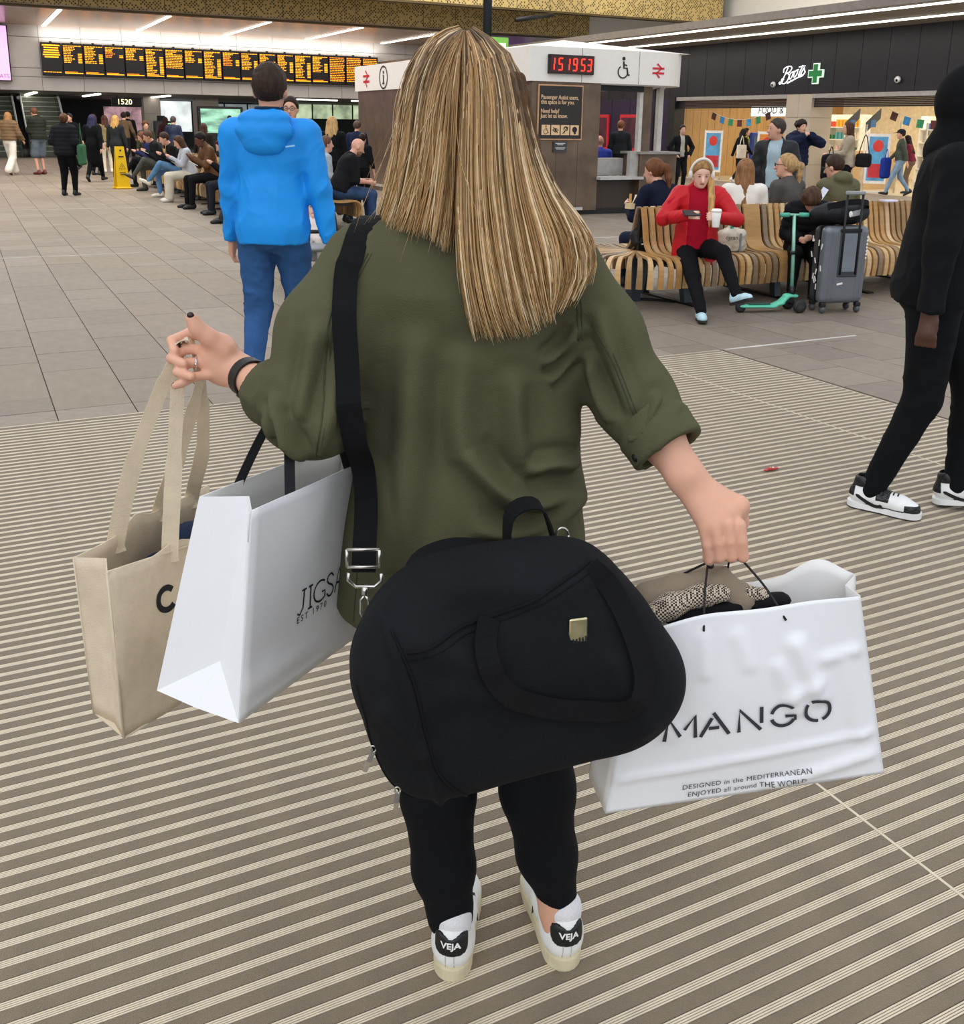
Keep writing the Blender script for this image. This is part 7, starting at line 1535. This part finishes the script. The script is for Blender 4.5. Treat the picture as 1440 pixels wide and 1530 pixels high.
rk = thing('rucksack', 'small black rucksack with zip pocket on the rounded bench end', 'rucksack', (1.50, 9.32, .455), math.radians(20)); b = SDF(.04); b.ell((0, 0, .12), (.17, .10, .125)).ell((-.04, -.05, .075), (.12, .075, .08)).ell((.08, .0, .1), (.1, .09, .1)); b.plane((0, 0, .0), (0, 0, -1)); sdf_obj('pack', b, .010, mcloth('#121215', 'shell'), rk, fold=(.006, 26, 5, None)); MB().tube([(-.13, -.105, .11), (-.05, -.125, .125), (.05, -.11, .12)], .004, 6).build('zip', M_dark, rk); MB().ribbon([(.05, -.115, .13), (.052, -.12, .09)], .01, .003, (1, 0, 0)).build('zip_pull', SIL, rk); MB().box((-.10, -.118, .065), (.035, .003, .010), M=Matrix.Rotation(-.3, 3, 'Z')).build('logo_patch', mat('sticker_white', '#ece8e0', .5), rk)
bk_ = thing('food_box', 'open cardboard food box held by the woman in navy coat', 'box', (1.42, 9.72, .80), .5); MB().box((0, 0, .02), (.13, .10, .05)).build('tray', mat('card', '#d9c39a', .8), bk_); MB().box((.06, .02, .075), (.02, .10, .09), M=Matrix.Rotation(.3, 3, 'Y')).build('lid', mat('card_light', '#e6d8b8', .8), bk_); MB().box((-.05, -.01, .09), (.02, .012, .09)).build('baguette', mat('bread', '#d8b070', .8), bk_)
mz = thing('tablet', 'white phone propped in the hands of the young man in parka', 'phone', (3.40, 10.30, .90), -.3); MB().box((0, 0, .03), (.07, .01, .13), M=Matrix.Rotation(.5, 3, 'Y'), bev=.003).build('case', M_black, mz); MB().box((.0, -.007, .03), (.062, .002, .118), M=Matrix.Rotation(.5, 3, 'Y')).build('screen', mat('screen_pale', '#c8ccd8', .2, emit='#c8ccd8', es=.4, var=0), mz)
nb = MB().box((4.10, 10.37, .862), (.16, .10, .02), rz=.4, bev=.004).build('notebook', mat('paper_violet', '#dcd8ea', .7)); tag(nb, 'pale notebook lying on the bench backrest beside the parka', 'notebook')
# ================================================================ OTHER THINGS
wf = thing('wet_floor_sign', 'yellow wet floor sign standing by the seated people', 'floor sign', (-8.35, 23.5, 0), A27 + .2); YEL = mat('sign_yellow', '#f2c411', .45, var=.03)
for q in (-1, 1): MB().prism([(-.15, 0), (.15, 0), (.10, .95), (-.10, .95)], -.012, .012, Matrix.Rotation(PI / 2 + q * .13, 3, 'X'), (0, -q * -.13 * 1.0, 0)).build('panel', YEL, wf)
MB().box((0, -.13, .02), (.34, .10, .04), bev=.01).build('foot', YEL, wf); MB().box((0, .13, .02), (.34, .10, .04), bev=.01).build('foot', YEL, wf)
Fw = wf.matrix_basis @ frame_of((0, -.103, .50), (1, 0, 0), (0, .13, 1)); icon('warning_triangle', [stroke([(-.07, -.05), (.07, -.05), (0, .08)], .014, True), stroke([(0, .03), (0, -.02)], .014)], Fw, M_ink, wf); icon('warning_print', [stroke([(-.07, -.14), (.07, -.14)], .02), stroke([(-.06, -.18), (.06, -.18)], .02), stroke([(-.06, .22), (.06, .22)], .03), disc((0, .36), .022)], Fw, M_ink, wf)
pc = thing('pushchair', 'black framed pushchair with grey seat holding a baby', 'pushchair', (-1.62, 9.55, 0), .25); TB = mat('frame_black', '#15161a', .4, .3)
for q in (-1, 1):
    MB().tube([(q * .22, -.35, .10), (q * .20, .0, .55), (q * .20, .38, 1.0)], .014, 8).build('side_frame', TB, pc); MB().tube([(q * .22, .35, .10), (q * .20, .0, .52)], .014, 8).build('rear_leg', TB, pc); MB().tube([(q * .21, -.22, .28), (q * .21, .30, .30)], .010, 8).build('brace', TB, pc)
    for y in (-.36, .36):
        for dx in (-.025, .025): MB().lathe([(0, -.014), (.05, -.015), (.078, -.012), (.078, .012), (.05, .015), (0, .014)], (q * .22 + dx, y, .078), 16, Matrix.Rotation(PI / 2, 3, 'Y')).build('wheel', mat('wheel_black', '#1c1d20', .6), pc)
MB().tube([(-.2, .38, 1.0), (.2, .38, 1.0)], .016, 8).build('handle', TB, pc); b = SDF(.03); b.limb((0, -.16, .42), (0, .06, .40), .14, .15, sq=((0, 0, 1), .3)).limb((0, .06, .40), (0, .20, .80), .15, .15, sq=((0, 1, -.4), .3)); sdf_obj('seat', b, .014, mcloth('#9b9da0'), pc); MB().tube([(-.19, -.06, .56), (-.15, -.22, .57), (0, -.27, .575), (.15, -.22, .57), (.19, -.06, .56)], .018, 8).build('bumper_bar', TB, pc); MB().box((0, -.33, .22), (.3, .14, .02)).build('footrest', TB, pc)
BB = person('baby with fair hair in white jacket sitting in the pushchair', (-1.62, 9.60), 172, .78, ('sit', dict(pelvis=(0, 0, .98), lean=-.15, feet=((-.12, .42, .62), (.12, .42, .62)), hands=((-.2, .36, 1.2), (.2, .36, 1.2)))), hair='#d8b98a', top='#e4ddd8', bottom='#d8cfc8', shoes='#b9a08a', h=.010, girth=1.45, facefeat=True, head=(-.1, 0), skin='#efc4b0', name='baby', hs=1.85)
b = SDF(.02); b.ell(BB['hc'], (.085, .09, .10)); sdf_obj('head', b, .009, mskin('#efc4b0'), BB['t']) if False else None
# shoes of the man in black
for an, pi_, yw, nm in ((HM['fL'], .12, 0, 'a'), (HM['fR'], 0.0, -.25, 'b')):
    M4 = Matrix.Translation(Vector(an)) @ Matrix.Rotation(yw, 4, 'Z') @ Matrix.Rotation(pi_, 4, 'X'); t = bpy.data.objects.new('trainer', None); COL.objects.link(t); t.parent = HM['t']; t.matrix_local = M4
    SW_ = mat('shoe_leather_white', '#eceeee', .4); SB_ = mat('shoe_leather_black', '#141518', .4)
    b = SDF(.02); b.chain([(0, -.045, -.03), (0, .05, -.035), (0, .12, -.045), (0, .165, -.05)], [.042, .042, .042, .034]).limb((0, -.035, -.02), (0, -.03, .03), .04, .04); b.ell((0, -.02, .06), (.032, .045, .045), sub=True, k=.006); b.plane((0, 0, -.07), (0, 0, -1)); up = sdf_obj('upper', b, .006, SW_, t); bv = bvh_of(up)
    def reg(lo, hi, nm_, m_, off=.0028):
        b2 = SDF(.02); b2.p = list(b.p); sdf_obj(nm_, b2, .005, m_, t, fn=lambda f, X, Y, Z: np.maximum(np.maximum(f - off, -(f + .003)), np.maximum(np.maximum(lo[1] - Y, Y - hi[1]), np.maximum(lo[2] - Z, Z - hi[2])) + 0 * X))
    reg((0, -.12, -.03), (0, -.055, .03), 'heel_panel', SB_); reg((0, .145, -.08), (0, .25, -.028), 'toe_guard', SB_); reg((0, .03, -.03), (0, .085, .05), 'eyestay', SB_); reg((0, -.12, .012), (0, .0, .06), 'collar', SB_); reg((0, -.01, -.075), (0, .15, -.052), 'foxing', SB_)
    mb = MB()
    for sx in (-1, 1):
        P = []
        for y, z in ((.06, -.048), (.03, -.056), (-.005, -.045), (-.05, -.02)):
            q = bv.ray_cast(Vector((sx * .12, y, z)), Vector((-sx, 0, 0)))[0]
            if q: P.append(q + Vector((sx * .003, 0, 0)))
        if len(P) > 2: mb.ribbon(smooth_pts([p[:] for p in P], 4), [.004] + [.014] * (4 * (len(P) - 1) - 1) + [.004], .002, (0, .3, 1))
    mb.build('side_swoosh', SB_, t)
    for i in range(5):
        y = .035 + i * .018; q0 = bv.ray_cast(Vector((-.018, y, .2)), Vector((0, 0, -1)))[0]; q1 = bv.ray_cast(Vector((.018, y + .004, .2)), Vector((0, 0, -1)))[0]
        if q0 and q1: MB().tube([q0, (q0 + q1) / 2 + Vector((0, 0, .005)), q1], .0035, 6).build('lace', SB_, t)
    out = [(-.040, .05)] + [(-.043 * math.cos(a), -.045 - .048 * math.sin(a)) for a in np.linspace(0, PI, 10)] + [(.040, .05), (.048, .12)] + [(.046 * math.cos(a), .158 + .05 * math.sin(a)) for a in np.linspace(.1, PI - .1, 10)] + [(-.048, .12)]
    MB().prism(out, -.082, -.058).build('midsole', SW_, t); MB().prism([(x * .98, y) for x, y in out], -.0845, -.081).build('outsole', SB_, t)
# small bags on people
def small_bag(name, label, cat, loc, dims, col, rz=0, straps=((-.1, .1),), sl_=.3, kind='cloth'):
    t = thing(name, label, cat, loc, rz); b = SDF(.03); b.box((0, 0, dims[2] / 2), (dims[0] / 2, dims[1] / 2, dims[2] / 2), min(dims) * .4); sdf_obj('bag', b, .016, mcloth(col, kind), t, fold=(.008, 20, len(label), None))
    for x0, x1 in straps: MB().ribbon(smooth_pts([(x0, 0, dims[2] * .92), ((x0 + x1) / 2, 0, dims[2] + sl_), (x1, 0, dims[2] * .92)], 5), .025, .004, (0, 1, 0)).build('strap', mcloth(col), t)
    return t
small_bag('shoulder_bag', 'green cloth shoulder bag on the woman in quilted jacket', 'bag', (-8.27, 21.1, .62), (.12, .26, .42), '#3f6b4c', 0, ((-.02, .02),), .42)
small_bag('tote_bag', 'white cloth tote on the arm of woman in long black coat', 'bag', UV(22.95, 19.95, .72), (.34, .06, .38), '#e0d8c8', A27, ((-.08, .08),), .25)
small_bag('backpack', 'black backpack held out by woman in beige jacket', 'backpack', (6.64, 19.85, .60), (.34, .2, .5), '#121216', .3, ((-.06, .06),), .14)
small_bag('handbag', 'black and tan handbag behind the woman in beige jacket', 'bag', (7.27, 19.85, .86), (.32, .13, .26), '#1c1a1c', .3, ((-.12, .12),), .35)
small_bag('shopping_bag', 'white and green bag held by man in black jacket', 'bag', (3.44, 11.62, .36), (.26, .1, .34), '#dfe4d8', .2, ((-.06, .06),), .14)
small_bag('blue_bag', 'blue shopping bag behind the person in dark cap', 'bag', (9.75, 25.1, .42), (.26, .16, .5), '#20358c', .3, ((-.05, .05),), .2)
for i, (u_, v_, z_, lab) in enumerate(((18.75, 3.72, .80, 'white tablet held by the seated man in brown jacket'), (20.4, 3.62, .80, 'dark phone held by the seated woman in cream trousers'), (23.6, 3.65, .86, 'white food wrapper held by the man in black jumper'))):
    o = MB().box(UV(u_, v_, z_), (.16, .12, .012), M=RUV @ Matrix.Rotation(.5, 3, 'Y'), bev=.003).build(('tablet', 'phone', 'food_wrapper')[i], mat(('tab_white', 'tab_dark', 'tab_paper')[i], ('#e8e6e2', '#26262c', '#f0ece6')[i], .4)); tag(o, lab, ('tablet', 'phone', 'wrapper')[i])
wr = thing('sweet_wrapper', 'small red sweet wrapper dropped on the ribbed mat', 'wrapper', (1.36, 4.46, .004), .4); b = SDF(.004); b.ell((0, 0, .008), (.028, .014, .008)).ell((.03, .004, .006), (.014, .012, .004)).ell((-.03, -.003, .006), (.014, .012, .004)); sdf_obj('film', b, .004, mat('wrapper_red', '#b83a34', .35, var=.5, vs=60), wr, fold=(.002, 160, 3, None)); MB().ell((.004, -.003, .013), (.013, .006, .003)).build('print_white', mat('sticker_white', '#ece8e0', .5), wr)
